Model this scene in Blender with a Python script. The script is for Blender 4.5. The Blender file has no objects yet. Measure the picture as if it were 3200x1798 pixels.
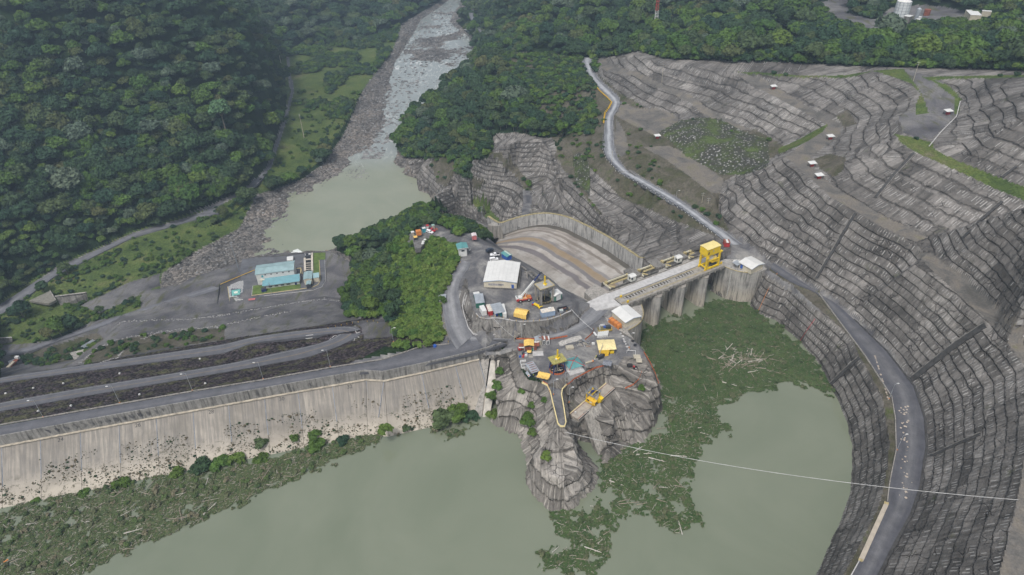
import bpy, bmesh, math, random
import numpy as np
from mathutils import Vector, Matrix, noise as mnoise
from mathutils.geometry import delaunay_2d_cdt
random.seed(7); rng=np.random.default_rng(7)
S=bpy.context.scene
COL=S.collection
# ------------------------------------------------------------------ camera, sky, sun, exposure
PITCH,ROLL,HC,FPX=35.0,-1.8,200.0,2132.0
def _basis():
    p=math.radians(PITCH); r=math.radians(ROLL)
    f=np.array([0,math.cos(p),-math.sin(p)]); right=np.array([1.,0,0]); up=np.cross(right,f)
    c,s=math.cos(r),math.sin(r)
    return f,right*c+up*s,-right*s+up*c
CF,CR,CU=_basis()
cam=bpy.data.cameras.new('camera'); camo=bpy.data.objects.new('camera',cam); COL.objects.link(camo)
M=Matrix((( CR[0],CU[0],-CF[0],0),(CR[1],CU[1],-CF[1],0),(CR[2],CU[2],-CF[2],HC),(0,0,0,1)))
camo.matrix_world=M
cam.sensor_width=36; cam.lens=36*FPX/3200; cam.clip_end=6000; cam.clip_start=1
S.camera=camo
SUN_EL,SUN_AZ=58,205
w=bpy.data.worlds.new('World'); S.world=w; w.use_nodes=True
nt=w.node_tree; sky=nt.nodes.new('ShaderNodeTexSky'); sky.sky_type='NISHITA'; sky.sun_disc=False
sky.sun_elevation=math.radians(SUN_EL); sky.sun_rotation=math.radians(SUN_AZ); sky.air_density=1.2; sky.dust_density=4.0; sky.ozone_density=1.0
hs=nt.nodes.new('ShaderNodeHueSaturation'); hs.inputs['Saturation'].default_value=0.42
nt.links.new(sky.outputs[0],hs.inputs['Color']); nt.links.new(hs.outputs[0],nt.nodes['Background'].inputs[0])
nt.nodes['Background'].inputs[1].default_value=0.108
sl=bpy.data.lights.new('sun','SUN'); sl.energy=1.5; sl.angle=math.radians(10); sl.color=(1,.965,.92)
so=bpy.data.objects.new('sun',sl); COL.objects.link(so)
az=math.radians(SUN_AZ); el=math.radians(SUN_EL)
sd=Vector((math.sin(az)*math.cos(el),math.cos(az)*math.cos(el),math.sin(el)))
so.rotation_euler=sd.to_track_quat('Z','Y').to_euler()
S.view_settings.view_transform='Standard'; S.view_settings.look='None'; S.view_settings.gamma=1; S.view_settings.exposure=0.6
S.view_settings.use_curve_mapping=False
# ------------------------------------------------------------------ survey of the place: sighted points with known heights
TILES={'F':(0,0,.805),'a':(1400,700,4.257),'b':(1800,700,4.257),'c':(1500,1000,4.257),'d':(1500,1280,4.257),'e':(650,750,4.257),
'f':(0,800,3.644),'g':(0,1100,2.073),'h':(2000,1000,1.8133),'i':(2200,200,2.576),'j':(1200,0,2.067),'k':(0,0,2.0675),'l':(2400,0,3.22),
'm':(1700,150,3.617),'n':(1250,450,5.078),'o':(1650,450,3.617),'p':(1440,920,7.156),'q':(1600,1120,7.234),'r':(1260,680,10.336),'s':(2150,740,9.044),'t':(3000,920,9.045),'u':(1620,1010,6.43),'v':(760,780,9.646),'w':(2780,0,7.156),'x':(1580,820,10.335)}
def pix(t,u,v):
    x0,y0,s=TILES[t]; return x0+u/s,y0+v/s
def P(t,u,v,z=0.0):
    x,y=pix(t,u,v); d=CF+CR*((x-1600)/FPX)-CU*((y-899)/FPX); k=(z-HC)/d[2]
    return Vector((d[0]*k,d[1]*k,z))
def projn(X,Y,Z):
    vx,vy,vz=X,Y,Z-HC
    wv=vx*CF[0]+vy*CF[1]+vz*CF[2]
    return 1600+FPX*(vx*CR[0]+vy*CR[1]+vz*CR[2])/wv, 899-FPX*(vx*CU[0]+vy*CU[1]+vz*CU[2])/wv
def line(t,pts,z=None):
    return [P(t,p[0],p[1],p[2] if len(p)>2 else z) for p in pts]
C=[]
def L(t,*pts,z=None):
    r=line(t,pts,z); C.append(r); return r
RW=-19.0; TW=-62.0
# reservoir rim under the dam face
dam_wall=L('g',(-900,800),(0,612),(520,513),(1010,423),(1480,338),(1950,253),(2370,178),z=-4.6)
L('F',(966,958),(1100,930),(1210,905),z=-4.6)
crest_out=L('g',(-900,700),(0,552),(500,467),(1180,342),(1410,302),(2000,202),(2488,122),z=0)
L('F',(966,905),(1100,888),(1260,880),z=0)
dam_toe=L('g',(-900,1230),(0,1050),(250,1010),(500,960),(870,880),(1250,805),(1600,735),(2000,650),(2488,560),z=-20.5)
L('F',(966,1103),(1085,1078),(1215,1055),z=-20.5)
L('F',(1262,905),(1245,980),(1250,1010),z=-8)
# crest road far edge, berm roads
L('g',(-900,640),(0,475),(780,338),(1250,256),(1700,183),(2140,103),(2488,48),z=0)
L('F',(966,873),(1060,873),(1130,868),z=0)
L('g',(-900,600,-6),(0,390,-8),(500,300,-10),(1000,215,-12),(1500,130,-13.5),(2000,40,-15))
L('e',(1700,1440,-16),(1850,1372,-16),(2050,1310,-16))
L('g',(-900,530,-6),(0,330,-8),(500,240,-10),(1000,160,-12),(1500,75,-13.5))
L('e',(1000,1490,-15),(1500,1375,-16))
L('f',(-900,1640,-32),(0,1455,-28),(1200,1290,-24),(2551,1120,-20.5))
L('e',(600,1378,-19),(1200,1310,-20),(1600,1280,-16))
L('f',(-900,1560,-32),(0,1392,-28),(1200,1210,-24),(2551,1012,-20.5))
L('e',(600,1295,-19),(1200,1215,-20),(1700,1165,-16),(1950,1145,-16),(2030,1200,-16),(2060,1270,-16))
L('e',(2100,1100,-16),(2400,1090,-16),(2400,1290,-15))
L('f',(0,1380,-33),(400,1330,-34),(850,1255,-34),(1600,1110,-33),(2551,960,-32))
L('e',(700,1255,-29),(1200,1160,-27),(1850,1085,-24),(2400,1040,-20))
# gravel fields below the dam
L('f',(920,1230,-37),(1050,1090,-38),(1330,960,-39),(1900,850,-40),(2551,810,-41))
L('f',(1180,930,-44),(1400,745,-46),(2100,730,-46),(2460,690,-47),(2551,680,-47))
L('e',(110,1005,-47),(800,895,-47.5),(1560,770,-48),(1830,805,-48))
L('e',(110,985,-53),(800,875,-53),(1560,750,-53),(1830,785,-53))
L('e',(1850,860,-47),(1870,1000,-38))
L('e',(0,540,-54),(330,400,-54),(620,300,-54),(900,225,-54),(1060,215,-54),(1290,180,-54),(1560,165,-54),(1570,300,-54),(1700,400,-55),(1930,445,-55))
L('e',(150,600,-54),(500,820,-54),(1500,640,-54),(1400,640,-54),(600,700,-54))
L('f',(-300,1150,-58),(0,1130,-58),(300,1090,-58),(600,980,-57),(900,890,-56.5),(1400,720,-55.5),(1900,560,-55),(2500,350,-54.2))
L('f',(-300,1080,-58),(0,1060,-58),(600,930,-57),(900,830,-56.5),(1400,640,-55.5),(2000,460,-55),(2551,230,-54.2))
L('f',(250,1140,-60),(900,1010,-60),(1150,900,-57),(1170,960,-56),(850,1180,-54),(470,1250,-52),(250,1180,-58))
L('f',(0,1000,-60),(400,900,-60),(700,700,-61),(900,560,-61),(1100,460,-60.5),(1500,420,-60),(1900,330,-60))
L('f',(0,650,-60),(300,400,-60),(330,330,-58))
L('f',(640,450,-59),(1000,400,-61),(1300,280,-60.5),(1800,150,-60.5))
# tailwater shore, left gravel bank
L('f',(1820,200,-60.8),(1820,260,-60.8),(2100,250,-61),(2551,110,-61.2))
poolL=L('F',(725,637),(752,605),(762,577),(718,553),(735,517),(800,480),(850,455),(868,430),(905,398),z=-62.4)
L('F',(940,372),(960,330),(985,280),(990,235),(985,190),(1000,150),(1035,95),(1060,50),(1120,10),(1140,-10),z=-62.3)
L('F',(650,478,-55),(700,465,-58),(740,452,-57),(800,405,-57),(850,330,-57),(880,285,-57),(905,230,-57),(960,160,-57),(1000,120,-57),(1030,60,-57),(1080,15,-57),(1120,-20,-57))
L('F',(645,485,-60.5),(690,480,-61),(760,455,-60.5),(815,415,-60.5),(865,340,-60.5),(925,235,-60.5))
L('F',(640,560,-61),(560,600,-60.5),(480,640,-60.5),(405,690,-60.5))
L('F',(640,490,-54),(560,545,-54),(450,605,-55),(400,650,-57))
rr=L('k',(1860,300,-50),(1860,380,-51),(1893,600,-52),(1840,800,-52),(1750,1080,-52),(1680,1180,-52),(1600,1240,-52),(1400,1340,-52),(1220,1400,-52))
L('k',(1835,300,-50),(1845,380,-51),(1870,600,-52),(1812,800,-52),(1720,1080,-52),(1650,1160,-52),(1570,1225,-52),(1370,1325,-52))
L('F',(560,535,-52),(450,566,-52.5),(330,601,-53),(240,645,-54),(140,695,-55.5),(60,755,-57),(0,795,-58),(-150,900,-59))
L('F',(560,522,-52),(450,554,-52.5),(330,588,-53),(240,630,-54),(140,675,-55.5),(60,730,-57),(0,768,-58),(-150,860,-59))
# left hill
L('F',(640,455,-46),(600,470,-45),(450,520,-46),(300,555,-45),(150,590,-41),(0,690,-46),(-150,720,-39))
L('F',(655,330,-28),(600,300,-12),(450,430,-28.5),(300,475,-30),(150,500,-25.5),(0,545,-22.5),(-150,560,-14))
L('F',(650,200,-12),(600,200,8),(450,320,-6),(300,390,-14),(150,412,-9),(0,432,-3),(-150,450,4))
L('F',(640,100,10),(450,200,19.5),(300,290,6),(150,325,7.5),(0,360,10),(-150,350,21.5))
L('F',(650,0,25),(600,100,32),(450,100,42),(300,155,35),(150,240,25),(0,290,23.5),(-150,250,40))
L('F',(600,0,58),(450,-20,72),(300,50,60),(150,100,55),(0,150,52),(-150,120,65))
L('F',(600,-60,77),(300,-60,87),(150,-60,92),(0,-40,94),(-150,10,88))
L('F',(705,300,-42),(700,200,-42),(690,120,-40),(700,60,-30))
L('F',(730,150,-50),(760,100,-50),(850,60,-50),(950,40,-52),(1010,10,-52))
L('F',(720,20,-15),(800,-20,-15),(900,-40,-30))
# river right bank and mid hill
L('F',(1165,-5,-62),(1128,55,-62.2),(1180,92,-62.2),(1190,145,-62.2),(1120,220,-62.2),(1062,265,-62.2),(1015,300,-62.2),(1003,375,-62.2))
L('F',(1180,0,-58),(1150,55,-58),(1200,95,-57),(1210,130,-55),(1180,30,-57))
L('F',(1185,25,-52),(1200,50,-51),(1235,95,-49),(1245,125,-48))
L('F',(1300,130,6),(1380,128,9),(1460,144,10),(1485,148,10))
L('F',(1200,190,-25),(1250,220,-8),(1270,290,-8),(1230,320,-14))
L('F',(1120,270,-42),(1150,330,-30),(1100,370,-46),(1060,320,-54),(1040,390,-56))
L('F',(1240,60,-25),(1330,60,-5),(1400,90,6),(1480,120,10),(1560,125,14))
L('F',(1260,0,0),(1400,0,15),(1600,0,28),(1800,0,38),(2000,0,46),(2150,5,50),(2300,10,55),(2576,20,62),(2800,30,66))
L('F',(1560,75,24),(1650,80,28),(1900,90,36),(2200,110,48),(2400,120,55),(2576,130,60),(2800,140,64))
L('F',(2020,15,49),(2120,45,50),(2200,70,51),(2230,60,52),(2400,50,57))
# cliffs at the pool
L('n',(0,395),(100,405),(200,475),(275,560),(270,650),(290,750),(450,800),(560,900),(500,960),(540,1020),(740,1030),(850,1090),(980,1270),(1150,1420),z=-62.3)
L('n',(130,310,-54),(300,380,-50),(380,450,-50),(500,620,-52),(650,770,-52),(760,690,-40),(890,570,-28))
L('n',(560,380,-42),(600,210,-36),(880,330,-34),(860,420,-40))
L('n',(900,555,-27),(1100,585,-26),(1300,575,-25),(1600,635,-25),(1850,705,-25),(1960,755,-25))
L('n',(900,575,-28),(1100,610,-26.5),(1340,620,-25.6),(1600,660,-25.5),(1850,730,-25.3))
L('n',(1150,940,-44),(1250,960,-43),(1400,1100,-42),(1580,1270,-40))
L('n',(1100,950,-46),(1180,1100,-46),(1340,1180,-44),(1400,1260,-43))
L('n',(1940,770,-25.5),(1945,950,-26),(1940,1180,-27))
L('n',(2060,770,-25.2),(2075,950,-26),(2060,1050,-26),(2050,1130,-27))
L('n',(1330,560,-24),(1700,620,-24),(1980,740,-24.5))
L('n',(1120,500,-24),(1240,250,-14),(1380,170,-6))
L('n',(1400,150,-5),(1600,310,-11),(1800,450,-20),(1950,600,-21),(2010,720,-24))
L('n',(1460,130,-4),(1680,270,-10),(1860,410,-16),(2030,600,-21),(2070,720,-24))
L('n',(1780,-20,2),(2100,-100,2),(2240,-60,1),(2380,130,-3))
L('n',(2400,180,-6),(2200,500,-20),(2080,690,-24))
L('n',(2440,300,-13),(2300,560,-22),(2100,900,-26),(2180,1090,-27))
L('n',(2480,320,-12),(2430,600,-20),(2470,850,-21),(2500,1060,-23))
L('j',(640,400,-22),(700,480,-12),(820,590,-4),(930,700,-1),(970,800,-1),(1040,910,-3),(1110,1010,-7))
L('o',(355,300,-11),(330,340,-11),(450,430,-10),(590,515,-10),(720,665,-10),(880,845,-9),(1000,895,-9))
L('o',(330,420,-19),(350,700,-22),(400,815,-22))
L('o',(430,800,-22),(550,870,-21.5),(700,950,-20),(850,1035,-20),(1100,1160,-11),(1250,1260,-7),(1420,1360,-4))
L('o',(1000,895,-9),(1100,940,-12),(1350,970,-9),(1250,770,-7),(1180,720,-7))
L('o',(1200,700,-6),(1490,645,-2),(1560,690,-1.5),(1720,790,-1.2),(1900,920,-1),(2060,1050,-.5),(2200,1160,0))
L('o',(590,110,-3),(700,260,-3),(830,380,-3.5),(980,500,-4),(1140,535,-4),(1440,620,-3))
L('o',(500,140,-9),(520,330,-11),(680,560,-11),(850,690,-11),(980,780,-10),(1180,700,-8))
L('m',(420,950,-2),(340,1200,-6),(200,1300,-10))
L('m',(350,780,-8),(250,900,-16),(100,1050,-14),(30,1020,-8))
L('m',(560,620,2),(420,760,-2),(480,850,-1),(600,880,0))
# chute floor bed and left bank of the spillway
L('a',(690,170,-34),(1000,62,-33),(1280,22,-31),(1600,85,-28),(2100,345,-21),(2554,665,-16))
L('a',(545,245,-25.5),(700,335,-23),(870,437,-20),(1060,535,-17.5),(1250,645,-15),(1400,750,-12),(1520,855,-9.5),(1700,945,-6.5),(1880,1030,-4))
L('a',(1100,400,-29),(1700,700,-20))
L('b',(870,640,-14),(400,820,-14),(200,900,-14))
wallR_bank=L('o',(-60,870,-25),(0,830,-24.5),(150,785,-24),(330,800,-23.5),(500,860,-22),(700,960,-19),(960,1090,-14),(1200,1240,-8),(1380,1380,-4))
yedge=L('a',(470,230,2),(620,330,6),(780,430,6.5),(870,500,7),(950,560,7),(1100,680,6.5),(1300,760,5),(1560,900,3),(1740,1030,1.2))
L('a',(520,90,-62),(380,130,-58),(690,160,-50))
# warehouse plateau
L('a',(170,420,7),(170,520,7),(60,620,7),(0,760,6.5))
L('F',(1112,745,4.5),(1113,790,2.5),(1122,830,1),(1130,865,0))
L('F',(1095,745,1),(1095,790,-1),(1100,840,-3))
L('a',(320,230,6),(200,130,2),(300,60,-10))
L('a',(265,740,7),(280,950,7),(330,1150,7),(385,1240,7),(700,1270,7),(900,1300,7),(1200,1290,7),(1450,1225,7),(1600,1130,7),(1660,1060,6))
L('a',(150,760,6.5),(135,900,5.5),(165,1100,3.5),(230,1300,1.5),(320,1447,0))
L('c',(380,190,0),(560,225,0),(900,200,0),(1130,155,0),(1330,40,0))
L('a',(1750,1290,0),(1800,1180,0),(1760,1090,1.5))
L('a',(420,100,-5),(300,150,5.5),(150,250,6.5),(100,330,6.5))
# forest island ridge
L('F',(1060,565,0),(1030,590,-2),(1020,615,-3),(1100,600,0),(1130,590,1),(1160,590,2))
L('F',(1115,550,-30),(1060,540,-30),(1010,545,-40))
L('F',(975,655,-48),(900,690,-52),(876,755,-52),(880,800,-46))
L('F',(1080,700,-6),(1060,780,-8),(1040,830,-10),(1040,650,-8))
# intake platform (top edge) and its slopes
IP=L('c',(375,335,0),(440,300,0),(490,400,0),(520,560,0),(560,690,0),(640,790,0),(800,835,0),(890,870,0),(930,960,0),(960,1100,0),(1000,1260,0),(1030,1390,0),(1070,1425,0),(1130,1425,0),(1148,1370,0),(1120,1180,0),(1088,1000,0),(1100,925,0),(1160,875,0),(1250,800,0),(1400,715,0),(1550,645,0),(1650,640,0),(1800,600,0),(1860,520,0),(1880,420,0))
L('c',(1905,430,0),(1900,540,-.5),(1930,650,-1.5),(2000,740,-2.5))
L('c',(2100,330,0),(2190,450,0),(2260,580,-.5),(2330,730,-1),(2360,800,-1.2))
L('c',(1130,1060,-7.6),(1200,1110,-7.6),(1350,1005,-7.6),(1480,890,-7.6),(1620,820,-7.6),(1740,835,-7),(1850,840,-6))
for u,v in ((700,500),(1000,400),(1300,600),(1300,400),(1500,500),(1700,400),(1000,650),(800,700),(1150,560),(1150,750),(1400,620),(600,400)): C.append([P('c',u,v,0)])
L('c',(1120,1100,-8.8),(1190,1190,-8.8),(1210,1270,-8.8),(1310,1320,-8.8),(1560,1130,-8.8),(1790,915,-8.2),(1950,930,-6),(2080,870,-4),(2140,720,-2.5))
L('c',(2120,860,-3),(2170,900,-3.5),(2300,1150,-8))
RWL=L('d',(60,110,-20),(205,250,-20),(370,355,-20),(500,440,-20),(555,620,-20),(590,870,-20),(620,1110,-20),(780,1250,-20),(920,1365,-20),(1180,1350,-20),(1330,1300,-20),(1480,1150,-20),(1620,1040,-20),(1600,820,-20),(1520,700,-20),(1420,620,-20),(1300,420,-20),(1500,600,-20),(1540,640,-20),(1740,490,-20),(1820,440,-20),(1990,475,-20),(2180,470,-20),(2290,320,-20),(2340,200,-20),(2400,150,-20),(2430,0,-20))
L('c',(2440,1200,-20),(2410,1010,-20),(2400,900,-20),(2385,800,-20),(2230,560,-20),(2160,430,-20))
L('d',(720,680,-7),(900,880,-7),(1090,950,-7),(1290,850,-7.5),(1330,650,-7))
L('d',(1750,330,-11),(1800,100,-9),(2100,60,-10),(2250,150,-13))
L('c',(230,1200,-12),(300,1000,-8),(400,700,-5))
# right pier land
L('c',(1560,130,0),(1750,60,0),(1900,200,0),(2050,300,0),(2120,330,0),(1720,20,0))
L('b',(600,1380,-.2),(700,1300,-.2),(780,1200,-.2)); _q=[P('b',u,v,0) for u,v in ((870,1080),(890,1140),(897,1200),(885,1265),(850,1320),(790,1365),(700,1415))]; _m=P('b',640,1200,0); C.append([Vector((p.x+(p.x-_m.x)*.12,p.y+(p.y-_m.y)*.12,-27)) for p in _q])
# right abutment and reservoir slope
ARP=((1785,880),(1850,925),(1920,968),(2000,1002),(2080,1027),(2170,1041),(2262,1046))
_ar=[P('b',u,v,RW) for u,v in ARP]; _cc=sum(_ar,Vector())/7; _in=P('b',2200,560,0)
C.append([Vector((p.x-(_in.x-p.x)*.06,p.y-(_in.y-p.y)*.06,-27)) for p in _ar]); C.append([Vector((p.x+(_in.x-p.x)*.12,p.y+(_in.y-p.y)*.12,-.3)) for p in _ar])
L('b',(2500,600,-.2),(2420,560,-.2),(2200,520,-.2),(2000,500,-.2),(1960,530,-.2))
for u,v in ((950,1330),(1150,1260),(1250,1200),(1450,1130),(1550,1080),(1700,1010),(1120,1130),(1430,1000),(1740,890),(1000,1420),(1200,1350),(1500,1230),(1800,1080),(2000,1130),(2200,1160)):
    p=P('b',u,v,RW); C.append([Vector((p.x,p.y,-27))])
L('b',(470,1000,.2),(330,1080,.2),(200,1060,.2),(560,1090,.2),(430,1200,.2),(600,960,.2))
L('b',(2290,1090,-20),(2350,1180,-20),(2554,1290,-20))
L('b',(2525,670,-4),(2490,750,-9),(2440,840,-13))
L('h',(590,-70),(700,-10),(760,10),(900,130),(1000,250),(1070,385),(1120,480),(1165,600),(1190,720),(1190,850),(1175,1000),(1130,1130),(1050,1300),(990,1447),(930,1600),z=-20)
inner=L('F',(1932,682),(1975,711),z=0)+L('h',(930,-130),(1000,-65),(1100,15),(1200,110),(1230,190),(1310,330),(1370,440),(1390,560),(1410,700),(1400,830),(1375,960),(1350,1060),(1230,1300),(1150,1447),(1050,1620),z=0)
kerbl=L('F',(1938,678),(1990,712),z=0)+L('h',(1010,-150),(1120,0),(1270,200),(1425,440),(1445,560),(1450,740),(1412,930),(1400,1030),(1240,1360),(1190,1460),(1110,1600),z=0)
ringo=L('F',(1945,662),(2030,718),z=0)+L('h',(1110,-90),(1215,0),(1400,180),(1555,380),(1615,560),(1625,720),(1590,950),(1540,1100),(1440,1280),(1350,1460),(1270,1620),z=0)
L('b',(2554,640,0),(2554,560,0),(2250,330,0),(2150,230,0))
# road up the valley right edge
RA=[('m',(580,118,10)),]
roadR=L('m',(590,120,10),(540,170,10),(560,260,9.5),(640,380,9),(740,470,8.5),(850,570,8),(868,630,7.5),(830,710,7),(790,770,6.5),(778,860,6),(785,1000,5.5),(800,1150,5),(840,1270,4.5),(930,1380,4),(1030,1447,3.5))
roadR+=L('o',(1130,290,3.5),(1300,400,3),(1500,510,2.5),(1700,620,2),(1900,760,1),(2100,910,.5),(2270,1020,0),(2430,1140,0))
roadL=L('m',(405,110,10),(430,150,10),(480,300,9.5),(560,400,9),(640,490,8.5),(730,570,8),(775,620,7.5),(740,690,7),(700,740,6.5),(685,850,6),(675,1000,5.5),(670,1150,5),(720,1270,4.5),(850,1400,4))
roadL+=L('o',(1000,310,3.5),(1150,390,3),(1350,500,2.5),(1550,620,2),(1750,750,1),(1950,900,.5),(2130,1030,0),(2260,1150,0))
# gravel yard, gabion slope
L('m',(870,620,7.5),(1020,690,9),(1250,700,12),(1450,780,13),(1520,830,15))
L('m',(800,775,6.8),(1000,880,9),(1250,1000,10),(1300,960,10.5),(1480,845,15))
L('m',(1300,985,10),(1500,1150,10),(1800,1330,10),(2000,1430,9.5))
L('m',(1500,870,16),(1700,1000,17),(2000,1140,17),(2250,1270,16),(2520,1330,14))
L('o',(1010,150,4),(1040,165,5),(1290,60,9.5),(1550,190,9.5),(1850,410,9.5),(2130,600,9))
L('o',(1600,40,10),(1900,190,10),(2200,370,10),(2180,460,10))
L('m',(830,800,6.5),(900,950,6),(960,1170,6.5),(1060,1040,9.5))
L('m',(600,140,11),(720,260,17),(1000,300,21),(1300,430,23),(1550,550,22),(1650,620,21),(1780,740,19),(1950,830,18),(2400,1010,18),(2532,1090,18))
L('m',(640,120,12),(800,230,18),(1130,330,23),(1350,430,24),(1650,550,23),(1750,620,21.5),(1900,740,20),(2100,840,18.5),(2380,960,18))
treeline=L('m',(650,100,14),(860,60,24),(1000,80,28),(1240,140,32),(1500,180,34),(1900,240,35.5),(2350,280,36.5))
L('i',(250,85,37),(420,75,38),(800,110,42),(1150,100,47),(1400,58,53),(1600,45,55),(1900,105,60),(2250,112,66),(2576,95,72))
L('i',(400,105,36),(800,140,40),(1180,125,45),(1350,75,51))
b2u=L('i',(390,100,35),(570,200,34.5),(700,280,34),(880,380,33.5),(1020,440,33),(1100,500,33),(1085,570,33),(1000,650,33),(850,750,33),(870,830,33),(960,920,33.5),(1060,1010,34),(1240,1120,34.5),(1450,1240,35),(1800,1400,35))
L('F',(2330,640,35),(2430,710,35),(2510,790,35),(2570,860,35),(2620,980,35),(2630,1150,35),(2600,1300,35),(2590,1500,35))
b2l=L('i',(250,110,34.5),(500,240,34),(750,370,33.5),(980,490,33),(960,540,33),(820,630,33),(720,690,33),(650,750,33),(780,880,33),(900,990,33.5),(1010,1070,34),(1200,1190,34.5),(1430,1320,35),(1700,1440,35))
L('F',(2300,665,35),(2400,735,35),(2480,805,35),(2530,860,35),(2576,920,35),(2590,1050,35),(2570,1200,35),(2545,1300,35),(2515,1447,35),(2500,1550,35))
L('i',(130,450,18),(300,480,19),(420,600,20),(560,660,20),(590,740,18),(500,810,15))
L('i',(520,440,26),(770,590,24),(600,700,22))
L('F',(1815,460,10),(1850,440,13),(1905,415,18))
L('F',(1805,520,2),(1795,555,1),(1812,470,9))
b3l=L('i',(1520,570),(1600,650),(1700,715),(2050,870),(2400,1030),(2700,1150),z=52)
b3u=L('i',(1590,560),(1810,620),(1850,700),(2060,800),(2300,900),(2576,1010),(2800,1100),z=53)
L('i',(1480,620,48),(1380,650,44),(1250,660,41),(1150,700,38),(1020,750,35))
L('i',(1560,420,52),(1700,350,54),(1740,240,55),(1650,150,56),(1480,90,55))
L('i',(1810,670,53),(1900,560,54),(2030,430,55.5),(2060,310,57),(1980,200,58),(1800,120,59),(1750,100,59))
L('i',(2180,510,60),(2080,600,57),(2300,470,63),(2576,400,72))
L('i',(2576,250,74),(2300,150,68))
L('F',(2620,700,62),(2650,500,75))
for q in [(300,1400),(600,1300),(900,1230),(1200,1180),(900,1430),(1200,1400),(1450,1420),(1800,1100),(1850,1300),(2000,1180),(1750,950),(1950,980),(1700,860),(1600,1440),(100,1440)]: C.append([P('F',q[0],q[1],-32)])
for q in [(745,628),(770,612),(748,592),(760,560),(790,628),(820,632)]: C.append([P('F',q[0],q[1],-64.5)])
for q in [(780,600),(850,540),(900,480),(945,425),(1000,450),(1050,500),(1100,540),(950,560),(900,610),(850,630),(1010,560),(1080,520)]: C.append([P('F',q[0],q[1],-67)])
for q in [(1140,30,-64),(1060,90,-64),(1035,170,-64),(1010,250,-64),(985,330,-64),(1170,110,-64),(1140,190,-64),(1060,240,-64),(1000,290,-64),(1090,100,-61.2),(1110,130,-61.2),(1085,150,-61.4),(960,385,-63.5),(1120,60,-63.5)]: C.append([P('F',*q)])
# world margins
for X,Y,Z in [(-260,60,-32),(-600,330,0),(-700,500,60),(-800,700,130),(-1100,1000,180),(-1300,1800,220),(-700,1300,40),(-500,1500,10),(-150,1500,-60),(-60,1800,-58),(200,1500,10),(600,1800,110),(1300,1800,160),(800,1000,90),(600,600,85),(400,300,80),(260,100,60),(210,60,50),(300,200,66),(-400,250,-58),(-600,200,-30),(450,800,70),(-30,60,-32),(60,60,-32),(104,66,-20),(125,62,0),(140,60,15),(155,60,35),(-500,1150,40),(-380,1250,0),(-250,1300,-40),(30,1300,-30),(100,1100,-15),(250,1000,30)]:
    C.append([Vector((X,Y,Z))])
# densify
pts=[]
for pl in C:
    if len(pl)==1: pts.append(pl[0]); continue
    for a,b in zip(pl[:-1],pl[1:]):
        dist=math.hypot(a.x,a.y-0)+60; n=max(1,int((b-a).length/(dist*.012)))
        for k in range(n): pts.append(a.lerp(b,k/n))
    pts.append(pl[-1])
# merge near duplicates
seen={}; up=[]
for p in pts:
    k=(round(p.x/.8),round(p.y/.8))
    if k in seen: continue
    seen[k]=1; up.append(p)
vo,eo,fo,ov,oe,of=delaunay_2d_cdt([Vector((p.x,p.y)) for p in up],[],[],0,1e-4)
tz=[up[ov[i][0]].z if ov[i] else 0 for i in range(len(vo))]
TX=np.array([v.x for v in vo]); TY=np.array([v.y for v in vo]); TZ=np.array(tz)
TF=np.array([list(f) for f in fo if len(f)==3])
# ------------------------------------------------------------------ terrain grid (finer near the valley mouth, coarser far away)
NR,NC=860,840
yy=82*np.exp(np.linspace(0,math.log(1700/82),NR)); ss=np.linspace(-1,1,NC)
GY=np.repeat(yy[:,None],NC,1); GX=ss[None,:]*(88+0.80*yy[:,None])
GZ=np.full((NR,NC),np.nan)
ly=np.log(yy/82)/math.log(1700/82)*(NR-1)
def rowi(y): return (math.log(max(y,82)/82)/math.log(1700/82))*(NR-1)
for t in TF:
    x0,x1,x2=TX[t]; y0,y1,y2=TY[t]; z0,z1,z2=TZ[t]
    r0=max(0,int(rowi(min(y0,y1,y2)))-1); r1=min(NR-1,int(rowi(max(y0,y1,y2)))+2)
    if r1<=r0: continue
    ym=yy[r0]; yM=yy[r1]
    xa=min(x0,x1,x2); xb=max(x0,x1,x2)
    s0=min(xa/(88+.8*ym),xa/(88+.8*yM)); s1=max(xb/(88+.8*ym),xb/(88+.8*yM))
    c0=max(0,int((s0+1)/2*(NC-1))-1); c1=min(NC-1,int((s1+1)/2*(NC-1))+2)
    if c1<=c0: continue
    det=(y1-y2)*(x0-x2)+(x2-x1)*(y0-y2)
    if abs(det)<1e-9: continue
    X=GX[r0:r1+1,c0:c1+1]; Y=GY[r0:r1+1,c0:c1+1]
    l0=((y1-y2)*(X-x2)+(x2-x1)*(Y-y2))/det; l1=((y2-y0)*(X-x2)+(x0-x2)*(Y-y2))/det; l2=1-l0-l1
    m=(l0>=-1e-6)&(l1>=-1e-6)&(l2>=-1e-6)
    sub=GZ[r0:r1+1,c0:c1+1]; sub[m]=(l0*z0+l1*z1+l2*z2)[m]
bad=np.isnan(GZ)
if bad.any():
    GZ[bad]=0
    for it in range(3):
        pass
def blur(a,n=1):
    for _ in range(n):
        b=a.copy(); b[1:-1,1:-1]=(a[1:-1,1:-1]*4+a[:-2,1:-1]+a[2:,1:-1]+a[1:-1,:-2]+a[1:-1,2:])/8; a=b
    return a
BASE=GZ.copy()
_lh=((GX<-150-(GY-400)*.12)&(GY>330)).astype(float); _lh=blur(_lh,25); BASE=BASE*(1-_lh)+blur(BASE,14)*_lh
PX,PY=projn(GX,GY,BASE); PX=PX*.805; PY=PY*.805     # where each ground point is sighted on the survey photo plan
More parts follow.
